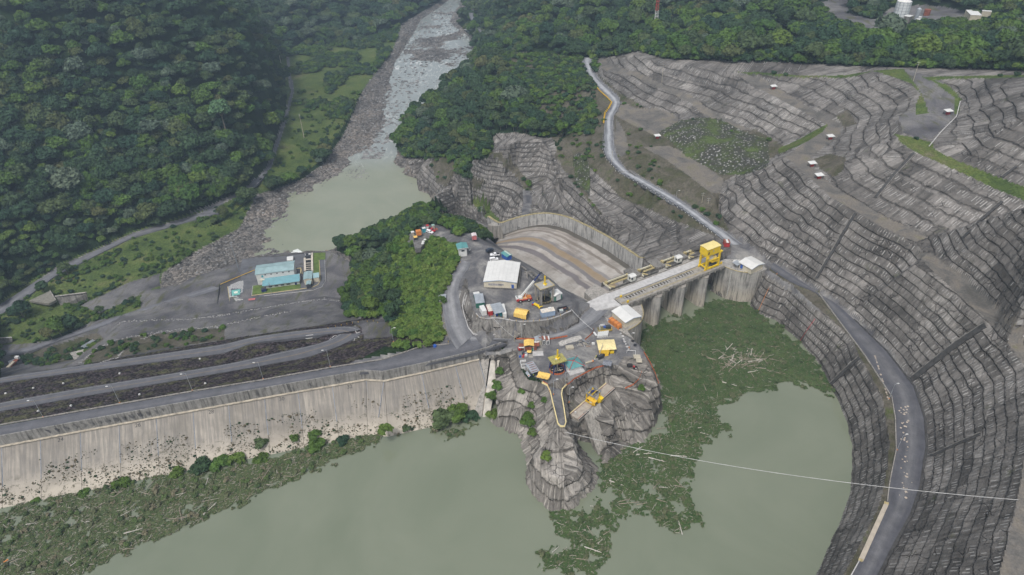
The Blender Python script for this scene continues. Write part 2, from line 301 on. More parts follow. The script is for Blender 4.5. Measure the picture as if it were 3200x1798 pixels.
def inpoly(px,py,poly):
    xs=[p[0] for p in poly]; ys=[p[1] for p in poly]
    m=(px>=min(xs))&(px<=max(xs))&(py>=min(ys))&(py<=max(ys))
    out=np.zeros(px.shape,bool); idx=np.nonzero(m); X=px[idx]; Y=py[idx]; r=np.zeros(X.shape,bool)
    n=len(poly)
    for i in range(n):
        xa,ya=poly[i]; xb,yb=poly[(i+1)%n]
        if ya==yb: continue
        c=((ya>Y)!=(yb>Y))&(X<(xb-xa)*(Y-ya)/(yb-ya)+xa); r^=c
    out[idx]=r; return out
def FT(t,*p):   # tile points -> plan coordinates
    return [(pix(t,u,v)[0]*.805,pix(t,u,v)[1]*.805) for u,v in p]
# ------------------------------------------------------------------ ground cover regions
FOREST,GRASS,GRAVEL,SHOT,RIPRAP,RIVERBED,GABION,SCRUB,YARD,SKIP,TRACK=range(11)
REG=np.full(GX.shape,FOREST,np.int8)
def reg(code,poly,zmin=-999,zmax=999):
    m=inpoly(PX,PY,poly)&(BASE>=zmin)&(BASE<=zmax); REG[m]=code
def F_(*p): return list(p)
# left valley floor
reg(GRASS,F_((700,150),(760,120),(900,110),(1010,60),(1005,120),(960,165),(905,235),(880,290),(850,335),(800,410),(740,455),(690,470),(640,495),(560,550),(450,610),(330,660),(250,700),(160,740),(60,790),(0,830),(0,760),(140,670),(240,628),(330,585),(450,550),(560,515),(640,465),(690,390),(722,300),(715,200)))
reg(GRASS,F_((0,790),(250,640),(420,610),(560,560),(640,500),(660,560),(420,690),(410,720),(640,640),(700,640),(640,660),(560,690),(400,760),(250,830),(230,810),(100,860),(0,880)))
reg(RIVERBED,F_((405,690),(480,640),(600,575),(645,490),(690,478),(760,452),(815,410),(865,335),(905,240),(920,215),(985,130),(1010,60),(1120,-5),(1180,0),(1150,60),(1200,110),(1195,150),(1110,240),(1015,300),(1005,380),(1040,430),(1060,470),(1180,560),(1130,570),(900,640),(870,680),(820,640),(640,655),(600,665),(560,680),(400,740)),-90,-52)
reg(GRAVEL,F_((200,770),(330,710),(400,690),(400,720),(250,790)))
reg(GRAVEL,F_((0,870),(140,860),(230,810),(330,790),(480,700),(640,650),(720,636),(830,635),(890,665),(880,700),(868,750),(880,800),(985,810),(1000,850),(700,830),(400,880),(180,930),(0,960)))
reg(GRAVEL,FT('e',(-900,700),(0,520),(620,330),(900,230),(1060,215),(1560,165),(1580,290),(1950,445),(1830,800),(1870,1050),(2400,1040),(2440,1290),(1950,1330),(-900,1700)))
reg(SCRUB,FT('f',(250,1140),(1100,880),(1180,950),(850,1180),(470,1260),(250,1230)))
reg(SCRUB,FT('f',(930,1220),(1050,1100),(1350,960),(1700,900),(2300,840),(2551,830),(2551,960),(1600,1100),(1000,1230)))
reg(RIPRAP,F_((-300,1110),(0,1040),(400,970),(800,900),(960,872),(1140,868),(985,852),(700,890),(300,950),(0,1005),(-300,1070)))
reg(RIPRAP,F_((-300,1180),(0,1078),(400,1005),(966,905),(1130,868),(1000,850),(930,800),(600,850),(300,900),(0,960),(-300,1000)),-40,-.02)
reg(GRAVEL,FT('e',(1900,1090),(2400,1030),(2440,1290),(2060,1330),(2040,1180)))
# spillway hill, cliffs
reg(SHOT,F_((1020,400),(1090,400),(1120,440),(1180,450),(1190,400),(1225,410),(1240,340),(1300,335),(1390,350),(1405,400),(1500,520),(1560,560),(1640,500),(1680,500),(1850,620),(1830,650),(1700,690),(1640,690),(1450,560),(1370,540),(1290,580),(1210,590),(1160,565),(1060,470),(1030,430)))
reg(SHOT,F_((1385,380),(1450,450),(1480,520),(1530,560),(1600,570),(1660,620),(1640,690),(1370,540),(1340,480)))
reg(SCRUB,F_((1250,130),(1460,145),(1490,215),(1480,250),(1420,330),(1400,360),(1350,320),(1300,210)))
reg(SCRUB,F_((1480,250),(1540,250),(1520,330),(1530,400),(1590,440),(1720,520),(1690,515),(1600,510),(1560,560),(1500,540),(1455,480),(1395,400),(1400,370),(1440,320)))
reg(GABION,FT('o',(590,110),(700,260),(900,450),(1000,510),(1140,540),(1440,620),(1180,710),(980,780),(700,600),(520,420),(500,150)))
reg(SCRUB,FT('n',(330,330),(430,400),(560,230),(640,200),(900,300),(850,520),(700,700),(560,620),(520,430)))
reg(SCRUB,FT('n',(1400,120),(1700,270),(2050,600),(2080,760),(1950,740),(1850,560),(1600,330),(1380,180)))
reg(GRASS,FT('n',(1100,930),(1300,950),(1500,1150),(1600,1290),(1420,1260),(1300,1120)))
reg(SCRUB,FT('n',(1100,600),(1330,630),(1250,800),(1150,760)))
reg(YARD,FT('n',(1940,750),(2060,760),(2080,900),(2050,1150),(1930,1200)))
# rock below the gates and the dam face
reg(SHOT,F_((1560,740),(1820,640),(1880,640),(1930,700),(1920,790),(1600,880)),-40,30)
reg(SKIP,F_((-300,1135),(0,1075),(966,905),(1215,875),(1240,1060),(960,1140),(0,1400),(-300,1560)),-40,-.03)
reg(YARD,F_((-300,1135),(0,1075),(966,905),(1215,870),(1262,880),(1262,905),(966,965),(0,1150),(-300,1240)),-.03,.5)
# right side
reg(SHOT,F_((1490,200),(1490,160),(1530,145),(2576,180),(2800,180),(2800,1600),(1960,1600),(2020,1330),(2090,1150),(2080,1000),(1890,780),(1850,660),(1700,690),(1560,600),(1480,500)))
reg(SCRUB,F_((1470,150),(1500,150),(1620,280),(1820,420),(1800,560),(1860,620),(1700,560),(1560,500),(1480,420),(1440,300),(1490,240)))
reg(SHOT,F_((1500,150),(1530,145),(1600,130),(1800,180),(2000,185),(2150,190),(2250,170),(2300,190),(2576,185),(2700,180),(2700,1600),(2070,1600),(2130,1150),(2100,1000),(2000,870),(1900,780),(1880,750),(1910,690),(1850,640),(1800,560),(1815,460),(1910,410),(1990,390),(1960,330),(1800,280),(1690,300),(1620,270),(1560,240),(1500,190)))
reg(TRACK,FT('m',(590,120),(650,110),(800,220),(1130,320),(1350,430),(1650,545),(1780,650),(1950,760),(2150,850),(2500,1020),(2450,1100),(1900,860),(1650,640),(1300,470),(1000,330),(720,290),(560,200)))
reg(SCRUB,F_((1560,262),(1620,290),(1690,300),(1770,330),(1900,330),(1990,380),(1905,412),(1815,460),(1800,520),(1840,600),(1700,510),(1560,420),(1540,380),(1545,300)))
reg(TRACK,FT('m',(870,620),(1020,690),(1260,700),(1450,760),(1520,830),(1300,960),(1250,1000),(1000,880),(800,770)))
reg(TRACK,FT('m',(800,790),(900,950),(960,1180),(860,1250),(790,1150)))
reg(TRACK,FT('o',(1290,40),(1600,30),(1900,190),(2200,400),(2170,560),(2060,560),(1850,400),(1550,180)))
reg(GABION,FT('m',(1300,960),(1520,830),(1820,790),(2000,820),(2250,960),(2532,1050),(2532,1350),(2250,1447),(2000,1440),(1600,1230)))
reg(TRACK,FT('i',(250,100),(400,95),(570,195),(880,375),(1100,490),(1090,580),(860,745),(870,840),(1060,1010),(1450,1240),(1800,1400),(1700,1440),(1430,1320),(1010,1070),(650,750),(820,630),(980,490),(750,370)))
reg(TRACK,F_((2300,640),(2340,640),(2430,710),(2510,790),(2570,860),(2620,980),(2630,1150),(2600,1300),(2590,1500),(2505,1500),(2560,1250),(2590,1050),(2576,920),(2530,860),(2480,805),(2400,735)))
reg(GRASS,FT('i',(780,600),(1000,480),(960,540),(820,630),(600,740),(580,700)))
reg(SCRUB,FT('i',(880,770),(1000,730),(1130,760),(1120,860),(1040,920),(930,850)))
reg(SCRUB,FT('i',(1060,430),(1150,380),(1220,490),(1120,520)))
reg(GRASS,FT('i',(1520,570),(1700,600),(1830,640),(1850,700),(2060,800),(2300,900),(2800,1090),(2800,1200),(2400,1040),(2050,880),(1700,720),(1600,660)))
reg(GRAVEL,FT('i',(1700,600),(1820,615),(1900,540),(2030,400),(2050,300),(1980,200),(1800,100),(1600,40),(1350,60),(1500,110),(1660,160),(1740,240),(1700,350),(1560,430),(1600,560)))
reg(GRASS,FT('i',(1350,60),(1600,40),(1650,110),(1750,250),(1800,400),(1700,420),(1700,330),(1740,240),(1650,160),(1480,100)))
reg(GRASS,FT('i',(1750,110),(1900,105),(2576,90),(2576,112),(1850,135),(1980,200),(2060,290),(2040,430),(2010,400),(2010,280),(1850,160)))
reg(GRASS,FT('i',(250,70),(420,70),(800,100),(1150,95),(1350,60),(1180,118),(800,132),(400,95)))
reg(GRAVEL,F_((2040,10),(2100,0),(2130,0),(2130,35),(2200,50),(2240,20),(2330,15),(2420,30),(2470,55),(2300,70),(2230,75),(2200,95),(2090,55)))
reg(YARD,F_((1800,665),(1838,640),(1835,615),(1860,600),(1925,655),(2110,765),(2050,790),(1925,700),(1900,695),(1815,695)))
# bare concrete and asphalt plateau
reg(SHOT,F_((1250,880),(1300,830),(1600,820),(1625,860),(1680,1010),(1700,1400),(1250,1400),(1210,1060)),-40,-.3)
reg(SHOT,F_((1600,780),(1660,780),(1660,1010),(1600,1000)),-40,-.3)
reg(YARD,F_((1240,880),(1270,840),(1300,830),(1480,780),(1530,700),(1640,760),(1620,850),(1650,960),(1600,960),(1440,1100),(1400,1100),(1360,960)),-.31,3)
reg(YARD,F_((1110,870),(1110,790),(1112,740),(1140,680),(1165,640),(1150,600),(1180,570),(1240,590),(1470,730),(1560,740),(1540,800),(1480,860),(1260,890)),-.5,12)
reg(SHOT,F_((1170,690),(1190,700),(1200,800),(1300,835),(1420,830),(1480,770),(1520,800),(1400,860),(1250,880),(1170,860),(1150,760)),.02,6.9)
reg(YARD,F_((1020,560),(1110,560),(1160,600),(1150,620),(1090,600),(1060,625),(1020,620)),-3,8)
reg(YARD,F_((0,1130),(0,1085),(600,960),(1110,870),(1200,860),(1270,880),(1000,915),(500,1005)),-.3,1)

reg(SHOT,F_((1180,560),(1290,560),(1370,530),(1460,545),(1850,650),(1700,720),(1640,760),(1560,745),(1480,740),(1250,605)),-70,-.3)
def regworld(code,pl):
    pp=[]
    for v in pl:
        a,b=projn(v.x,v.y,v.z); pp.append((a*.805,b*.805))
    reg(code,pp)
regworld(YARD,roadR+roadL[::-1]); regworld(YARD,inner[1:]+ringo[::-1])

yb=[(v.x,v.y) for v in yedge]+[(v.x,v.y) for v in line('a',[(1880,1022,-3),(1700,940,-5.5),(1520,850,-8.5),(1250,640,-14),(870,430,-19),(545,240,-24.5)])]
REG[inpoly(GX,GY,yb)]=YARD
cp=[(v.x,v.y) for v in line('a',[(530,238,-26),(700,330,-22),(870,430,-19),(1250,640,-14),(1520,850,-8.5),(1880,1022,-3)])+line('b',[(260,1000,.5),(960,620,0),(872,642,-15)])+line('a',[(2330,500,-18.8),(2100,342,-21.5),(1850,205,-24.8),(1600,82,-28),(1280,20,-31.5),(1000,62,-33.5),(690,165,-34.5)])]
REG[inpoly(GX,GY,cp)]=SKIP

reg(SHOT,F_((1205,900),(1262,885),(1290,900),(1262,1060),(1215,1060)),-40,5)

E1=line('g',[(-900,596,-6),(0,388,-8),(500,298,-10),(1000,213,-12),(1500,128,-13.5),(2000,38,-15)])+line('e',[(1341,1567,-15),(1700,1440,-16),(1850,1372,-16),(1990,1310,-16),(2040,1250,-16)])
E2=line('g',[(-900,535,-6),(0,335,-8),(500,244,-10),(1000,164,-12),(1500,78,-13.5)])+line('e',[(1000,1495,-15),(1500,1385,-16),(1660,1325,-16),(1740,1265,-16)])
E3=line('f',[(-900,1635,-32),(0,1450,-28),(1200,1287,-24),(2551,1117,-20.5)])+line('e',[(600,1376,-19),(1200,1306,-17),(1500,1275,-16),(1690,1240,-16),(1740,1250,-16)])
E4=line('f',[(-900,1565,-32),(0,1396,-28),(1200,1214,-24),(2551,1016,-20.5)])+line('e',[(600,1300,-19),(1200,1218,-17),(1700,1167,-16),(1950,1150,-16),(2030,1205,-16)])
RV1=line('k',[(1862,370,-51),(1895,600,-52),(1842,800,-52),(1752,1080,-52),(1682,1180,-52),(1602,1240,-52),(1402,1340,-52),(1222,1400,-52)])+line('F',[(560,535,-52),(450,566,-52.5),(330,601,-53),(240,645,-54),(140,695,-55.5),(60,755,-57),(0,795,-58),(-150,900,-59)])
RV2=line('k',[(1842,370,-51),(1872,600,-52),(1812,800,-52),(1720,1080,-52),(1650,1160,-52),(1570,1225,-52),(1370,1325,-52),(1200,1390,-52)])+line('F',[(560,522,-52),(450,554,-52.5),(330,588,-53),(240,630,-54),(140,675,-55.5),(60,730,-57),(0,768,-58),(-150,860,-59)])
for a_,b_ in ((E1,E2),(E3,E4),(RV1,RV2)): regworld(YARD,a_+b_[::-1])

reg(TRACK,F_((2560,1245),(2700,1200),(2700,1600),(2495,1600),(2512,1440),(2545,1320)))

reg(YARD,F_((1130,860),(1150,835),(1290,835),(1292,880),(1262,900),(1130,900)),-3,3)
reg(SKIP,F_((1190,907),(1243,902),(1250,1062),(1180,1064)),-40,-4.)

regworld(SCRUB,inner+kerbl[::-1])
# ------------------------------------------------------------------ numpy helpers
def _h(a,b,c):
    n=(a.astype(np.int64)*374761393+b.astype(np.int64)*668265263+c.astype(np.int64)*2147483647)&0xffffffff
    n=((n^(n>>13))*1274126177)&0xffffffff
    return ((n^(n>>16))&0xffff)/65535.0
def vn(x,y,z=None):
    if z is None: z=np.zeros_like(x)
    xi,yi,zi=np.floor(x),np.floor(y),np.floor(z); fx,fy,fz=x-xi,y-yi,z-zi
    fx=fx*fx*(3-2*fx); fy=fy*fy*(3-2*fy); fz=fz*fz*(3-2*fz)
    r=0
    for dx in (0,1):
        for dy in (0,1):
            for dz in (0,1):
                r=r+_h(xi+dx,yi+dy,zi+dz)*(fx if dx else 1-fx)*(fy if dy else 1-fy)*(fz if dz else 1-fz)
    return r*2-1
def fbm(x,y,z=None,o=3):
    r=0; a=1; s=0
    for i in range(o):
        r=r+a*vn(x*2**i+17*i,y*2**i+5*i,None if z is None else z*2**i); s+=a; a*=.5
    return r/s
def maskblur(m,n):
    return blur(m.astype(float),n)
# ------------------------------------------------------------------ relief
ISF=REG==FOREST
wf=maskblur(ISF,10); wf=np.clip((wf-.5)*2,0,1)
SM=blur(BASE,60)
Z1=BASE*(1-wf)+SM*wf
Z1+=wf*fbm(GX/28,GY/28,o=3)*5*np.clip(GY/500,0.4,1.6)
rip=maskblur(REG==RIPRAP,2); Z1+=rip*fbm(GX/1.3,GY/1.3,o=2)*.55
rb=maskblur(REG==RIVERBED,3); Z1+=rb*(fbm(GX/3.5,GY/3.5,o=2)*.6+fbm(GX/22,GY/22,o=2)*.7)
gb=maskblur(REG==GABION,2); Z1+=gb*fbm(GX/1.5,GY/1.5,o=2)*.4
sc=maskblur(REG==SCRUB,2); Z1+=sc*fbm(GX/4,GY/4,o=3)*.6
gr=maskblur((REG==GRAVEL)|(REG==GRASS),2); Z1+=gr*fbm(GX/9,GY/9,o=3)*.3
FZ=Z1.copy()
def hz(x,y):
    r=(math.log(max(y,82.1)/82)/math.log(1700/82))*(NR-1); c=(x/(88+.8*y)+1)/2*(NC-1)
    r=min(max(r,0),NR-1.001); c=min(max(c,0),NC-1.001); i,j=int(r),int(c); u,v=r-i,c-j
    return float(FZ[i,j]*(1-u)*(1-v)+FZ[i+1,j]*u*(1-v)+FZ[i,j+1]*(1-u)*v+FZ[i+1,j+1]*u*v)
def regat(x,y):
    r=(math.log(max(y,82.1)/82)/math.log(1700/82))*(NR-1); c=(x/(88+.8*y)+1)/2*(NC-1)
    return int(REG[min(max(int(r+.5),0),NR-1),min(max(int(c+.5),0),NC-1)])
# ------------------------------------------------------------------ materials
class MT:
    def __init__(s,name,color=(.5,.5,.5),rough=.8,metal=0.,spec=.35):
        s.m=bpy.data.materials.new(name); s.m.use_nodes=True; s.t=s.m.node_tree; s.b=s.t.nodes['Principled BSDF']
        s.b.inputs['Base Color'].default_value=(*color,1); s.b.inputs['Roughness'].default_value=rough; s.b.inputs['Metallic'].default_value=metal
        s.b.inputs['Specular IOR Level'].default_value=spec
        s.out=[n for n in s.t.nodes if n.type=='OUTPUT_MATERIAL'][0]
    def n(s,ty,**k):
        x=s.t.nodes.new(ty)
        for a,b in k.items():
            if a in x.inputs: pass
            setattr(x,a,b)
        return x
    def lk(s,a,b): s.t.links.new(a,b)
    def val(s,v):
        return v
    def set(s,sock,v):
        if isinstance(v,(int,float)): sock.default_value=v
        elif isinstance(v,tuple): sock.default_value=(*v,1) if len(v)==3 and sock.type=='RGBA' else v
        else: s.lk(v,sock)
    def math(s,op,a,b=0,c=0):
        x=s.n('ShaderNodeMath'); x.operation=op; s.set(x.inputs[0],a); s.set(x.inputs[1],b); s.set(x.inputs[2],c); return x.outputs[0]
    def mix(s,f,a,b,mode='MIX'):
        x=s.n('ShaderNodeMix'); x.data_type='RGBA'; x.blend_type=mode; s.set(x.inputs[0],f); s.set(x.inputs[6],a); s.set(x.inputs[7],b); return x.outputs[2]
    def coord(s,kind='Object',scale=(1,1,1)):
        t=s.n('ShaderNodeTexCoord'); m=s.n('ShaderNodeMapping'); m.inputs['Scale'].default_value=scale; s.lk(t.outputs[kind],m.inputs[0]); return m.outputs[0]
    def wpos(s,scale=(1,1,1)):
        g=s.n('ShaderNodeNewGeometry'); m=s.n('ShaderNodeMapping'); m.inputs['Scale'].default_value=scale; s.lk(g.outputs['Position'],m.inputs[0]); return m.outputs[0]
    def noise(s,vec,scale,detail=3,rough=.55,dist=0):
        x=s.n('ShaderNodeTexNoise'); s.lk(vec,x.inputs['Vector']); x.inputs['Scale'].default_value=scale; x.inputs['Detail'].default_value=detail; x.inputs['Roughness'].default_value=rough; x.inputs['Distortion'].default_value=dist; return x.outputs[0]
    def voro(s,vec,scale,feature='F1'):
        x=s.n('ShaderNodeTexVoronoi'); x.feature=feature; s.lk(vec,x.inputs['Vector']); x.inputs['Scale'].default_value=scale; return x
    def ramp(s,f,stops):
        x=s.n('ShaderNodeValToRGB'); e=x.color_ramp.elements
        while len(e)<len(stops): e.new(.5)
        for i,(p,c) in enumerate(stops):
            e[i].position=p; e[i].color=(*c,1) if isinstance(c,tuple) else (c,c,c,1)
        s.set(x.inputs[0],f); return x.outputs[0]
    def attr(s,name,kind='GEOMETRY'):
        x=s.n('ShaderNodeAttribute'); x.attribute_name=name; x.attribute_type=kind; return x
    def col(s,v): s.set(s.b.inputs['Base Color'],v)
    def bump(s,h,strength=.5,dist=.3):
        x=s.n('ShaderNodeBump'); x.inputs['Strength'].default_value=strength; x.inputs['Distance'].default_value=dist; s.set(x.inputs['Height'],h); s.lk(x.outputs[0],s.b.inputs['Normal'])
def simple(name,color,rough=.7,metal=0,var=.18,scale=.6,dirt=None):
    m=MT(name,color,rough,metal); p=m.coord('Object'); n=m.noise(p,scale,4,.6)
    d=tuple(c*(1-var*1.6) for c in color) if dirt is None else dirt
    l=tuple(min(1,c*(1+var)) for c in color)
    m.col(m.ramp(n,[(.3,d),(.55,color),(.75,l)])); return m.m
# ground materials
def ground_mats():
    G={}
    m=MT('forest_floor',rough=.9,spec=.1); p=m.wpos(); n=m.noise(p,.12,5,.65)
    m.col(m.ramp(n,[(.3,(.008,.016,.008)),(.5,(.016,.032,.012)),(.7,(.035,.055,.018))])); m.bump(m.noise(p,.8,4,.7),.8,1.0); G[FOREST]=m.m
    m=MT('grass',rough=.9,spec=.1); p=m.wpos(); n=m.noise(p,.05,5,.7); n2=m.noise(p,.9,4,.7)
    a=m.ramp(n,[(.30,(.04,.065,.025)),(.44,(.07,.105,.03)),(.55,(.10,.135,.038)),(.64,(.125,.14,.05)),(.74,(.16,.145,.10))]); b=m.ramp(n2,[(.3,.45),(.7,1.35)])
    m.col(m.mix(1.0,a,b,'MULTIPLY')); m.bump(n2,.9,.7); G[GRASS]=m.m
    m=MT('gravel',rough=.95,spec=.15); p=m.wpos(); n=m.noise(p,.045,5,.65,.6); n2=m.noise(p,1.6,5,.8); n3=m.noise(m.wpos((1.2,.25,1)),.22,4,.7)
    a=m.ramp(n,[(.3,(.062,.06,.066)),(.45,(.105,.102,.108)),(.55,(.15,.146,.148)),(.7,(.205,.195,.185))]); b=m.ramp(n2,[(.3,.62),(.7,1.3)]); g=m.ramp(n3,[(.54,0.),(.66,.85)])
    m.col(m.mix(g,m.mix(1.0,a,b,'MULTIPLY'),(.085,.088,.04))); m.bump(n2,.6,.35); G[GRAVEL]=m.m
    m=MT('yard_gravel',rough=.85,spec=.25); p=m.wpos(); n=m.noise(p,.09,5,.65,.8); n2=m.noise(p,1.1,5,.75)
    a=m.ramp(n,[(.33,(.075,.075,.082)),(.46,(.125,.123,.127)),(.56,(.19,.185,.18)),(.66,(.28,.27,.25)),(.78,(.34,.315,.28))]); b=m.ramp(n2,[(.3,.7),(.7,1.2)])
    m.col(m.mix(1.0,a,b,'MULTIPLY')); m.bump(n2,.35,.2); G[YARD]=m.m
    m=MT('track_earth',rough=.95,spec=.1); p=m.wpos(); n=m.noise(p,.07,5,.7,.8); n2=m.noise(p,1.3,5,.75)
    a=m.ramp(n,[(.3,(.085,.082,.075)),(.46,(.135,.128,.118)),(.58,(.185,.165,.14)),(.7,(.15,.145,.09))]); b=m.ramp(n2,[(.3,.65),(.7,1.25)])
    m.col(m.mix(1.0,a,b,'MULTIPLY')); m.bump(n2,.5,.3); G[TRACK]=m.m
    m=MT('riprap',rough=.95,spec=.1); p=m.wpos(); v=m.voro(p,.75); n=m.noise(p,.12,5,.7)
    a=m.ramp(v.outputs['Distance'],[(.0,(.085,.068,.072)),(.45,(.05,.04,.043)),(.8,(.018,.015,.016))]); g=m.ramp(n,[(.5,0.),(.62,.75)])
    gx=m.ramp(v.outputs['Color'],[(.3,.6),(.8,1.5)])
    m.col(m.mix(g,m.mix(1.0,a,gx,'MULTIPLY'),(.10,.10,.05))); m.bump(v.outputs['Distance'],1.0,.8); m.t.nodes['Bump'].invert=True; G[RIPRAP]=m.m
    m=MT('river_stones',rough=.85,spec=.3); p=m.wpos(); v=m.voro(p,.55); v2=m.voro(p,1.6); n=m.noise(p,.04,5,.7)
    a=m.ramp(n,[(.35,(.115,.11,.105)),(.5,(.19,.175,.16)),(.7,(.26,.225,.19))]); gx=m.ramp(v.outputs['Color'],[(.2,.5),(.5,.95),(.85,1.6)]); g2=m.ramp(v2.outputs['Distance'],[(.1,1.15),(.6,.5)])
    m.col(m.mix(1.0,m.mix(1.0,a,gx,'MULTIPLY'),g2,'MULTIPLY')); m.bump(v.outputs['Distance'],.9,.8); m.t.nodes['Bump'].invert=True; G[RIVERBED]=m.m
    m=MT('stony_slope',rough=.9,spec=.2); p=m.wpos(); v=m.voro(p,.55); n=m.noise(p,.07,5,.7)
    st=m.ramp(v.outputs['Distance'],[(.2,1.),(.36,0.)]); c1=m.ramp(n,[(.42,(.05,.05,.04)),(.52,(.05,.06,.028)),(.64,(.075,.105,.03))]); keep=m.ramp(n,[(.45,1.),(.6,.1)])
    m.col(m.mix(m.math('MULTIPLY',st,keep),c1,m.mix(v.outputs['Color'],(.17,.17,.17),(.42,.42,.41)))); m.bump(v.outputs['Distance'],.9,.8); m.t.nodes['Bump'].invert=True; G[GABION]=m.m
    m=MT('scrub_slope',rough=.95,spec=.1); p=m.wpos(); n=m.noise(p,.05,5,.7,.5); n2=m.noise(p,.7,5,.75)
    a=m.ramp(n,[(.3,(.05,.062,.025)),(.46,(.085,.08,.055)),(.56,(.12,.108,.088)),(.7,(.075,.095,.03))]); b=m.ramp(n2,[(.3,.55),(.7,1.3)])
    m.col(m.mix(1.0,a,b,'MULTIPLY')); m.bump(n2,.8,.6); G[SCRUB]=m.m
    return G
def shot_mat():
    m=MT('shotcrete',rough=.88,spec=.2)
    at=m.attr('flow'); sx=m.n('ShaderNodeSeparateXYZ'); m.lk(at.outputs['Vector'],sx.inputs[0]); s,q,k=sx.outputs[0],sx.outputs[1],sx.outputs[2]
    p=m.wpos()
    # broad tone per tier block
    fq=m.math('FRACT',q); iq=m.math('FLOOR',q)
    cx=m.n('ShaderNodeCombineXYZ'); m.set(cx.inputs[0],m.math('FLOOR',m.math('MULTIPLY',s,.085))); m.set(cx.inputs[1],iq)
    wn=m.n('ShaderNodeTexWhiteNoise'); m.lk(cx.outputs[0],wn.inputs[0])
    n=m.noise(p,.05,5,.65,.5); n1=m.noise(p,.5,5,.7)
    a=m.ramp(n,[(.28,(.105,.098,.092)),(.45,(.175,.163,.151)),(.62,(.25,.233,.215)),(.8,(.315,.298,.275))])
    tone=m.ramp(wn.outputs[0],[(0.,.6),(.5,.95),(1.,1.25)]); a=m.mix(1.0,a,tone,'MULTIPLY')
    a=m.mix(1.0,a,m.ramp(n1,[(.25,.68),(.75,1.22)]),'MULTIPLY')
    # dark damp runs down the fall line
    cv=m.n('ShaderNodeCombineXYZ'); m.set(cv.inputs[0],m.math('MULTIPLY',s,.55)); m.set(cv.inputs[1],m.math('MULTIPLY',q,.28)); 
    dn=m.noise(cv.outputs[0],1.0,4,.7); a=m.mix(m.ramp(dn,[(.47,0.),(.64,.75)]),a,(.055,.052,.046)); cv2=m.n('ShaderNodeCombineXYZ'); m.set(cv2.inputs[0],m.math('MULTIPLY',s,1.3)); m.set(cv2.inputs[1],m.math('MULTIPLY_ADD',q,.5,9.)); d2=m.noise(cv2.outputs[0],1.0,4,.7); kq=m.math('MULTIPLY',m.math('MULTIPLY',m.math('MINIMUM',k,0.),-1.),m.ramp(d2,[(.55,0.),(.66,.7)])); a=m.mix(kq,a,(.36,.34,.31)); a=m.mix(m.math('MULTIPLY',m.math('MINIMUM',k,0.),-.55),a,m.mix(1.0,a,(1.5,1.48,1.42),'MULTIPLY'))
    # dark joint between tiers
    jn=m.noise(p,.6,3,.6); jf=m.math('ADD',fq,m.math('MULTIPLY',m.math('SUBTRACT',jn,.5),.16))
    j=m.ramp(jf,[(.0,.8),(.035,.65),(.09,0.)]); j2=m.ramp(jf,[(.95,0.),(1.,.75)])
    jj=m.math('MAXIMUM',j,j2); jj=m.math('MULTIPLY',jj,m.ramp(m.noise(p,.09,2,.5),[(.3,.35),(.55,1.)])); a=m.mix(m.math('MULTIPLY',jj,.68),a,(.048,.046,.043))
    # vertical panel joints on the rock cuts (third component > 0)
    fj=m.math('FRACT',m.math('ADD',m.math('MULTIPLY',s,.22),m.math('MULTIPLY',jn,.25))); kp=m.math('MAXIMUM',k,0.); kn=m.math('MINIMUM',m.math('ADD',k,1.),1.); vj=m.math('MULTIPLY',m.ramp(fj,[(.0,.8),(.07,0.)]),kp); a=m.mix(vj,a,(.04,.037,.034))
    # pale lime streaks below the weep holes
    us=m.math('MULTIPLY',s,.78); fu=m.math('FRACT',us); cu=m.n('ShaderNodeCombineXYZ'); m.set(cu.inputs[0],m.math('FLOOR',us)); m.set(cu.inputs[1],iq); w2=m.n('ShaderNodeTexWhiteNoise'); m.lk(cu.outputs[0],w2.inputs[0])
    sp=m.n('ShaderNodeSeparateXYZ'); m.lk(w2.outputs[1],sp.inputs[0])
    bar=m.ramp(m.math('ABSOLUTE',m.math('SUBTRACT',fu,.5)),[(.1,1.),(.2,0.)])
    top=m.math('ADD',.62,m.math('MULTIPLY',sp.outputs[0],.28)); lo=m.math('SUBTRACT',top,m.math('ADD',.2,m.math('MULTIPLY',sp.outputs[1],.42)))
    inb=m.math('MULTIPLY',m.math('LESS_THAN',fq,top),m.math('GREATER_THAN',fq,lo)); pres=m.math('GREATER_THAN',m.math('ADD',w2.outputs[0],m.math('MULTIPLY',m.math('SUBTRACT',m.noise(p,.035,3,.6),.5),2.6)),.5)
    st=m.math('MULTIPLY',m.math('MULTIPLY',m.math('MULTIPLY',bar,inb),kn),m.math('MULTIPLY',pres,m.math('MULTIPLY_ADD',sp.outputs[2],.45,.25))); a=m.mix(st,a,(.5,.49,.47))
    # moss
    mo=m.ramp(m.noise(p,.11,5,.75),[(.63,0.),(.74,.7)]); a=m.mix(mo,a,(.06,.075,.02))
    vr=m.voro(m.wpos((1,1,.6)),.32,'DISTANCE_TO_EDGE'); ck=m.ramp(vr.outputs['Distance'],[(.0,.8),(.035,0.)]); ck=m.math('MULTIPLY',ck,m.ramp(m.noise(p,.12,3,.6),[(.5,0.),(.62,.8)])); a=m.mix(ck,a,(.05,.045,.04))
    a=m.mix(1.0,a,m.ramp(m.noise(p,.018,3,.5),[(.35,.8),(.65,1.12)]),'MULTIPLY')
    m.col(a); m.bump(m.math('ADD',n1,m.math('MULTIPLY',m.math('ADD',jj,ck),-1.3)),1.,.7); return m.m
G=ground_mats(); G[SHOT]=shot_mat()
def tag(o,label=None,cat=None,group=None,kind=None):
    if label: o['label']=label
    if cat: o['category']=cat
    if group: o['group']=group
    if kind: o['kind']=kind
    return o
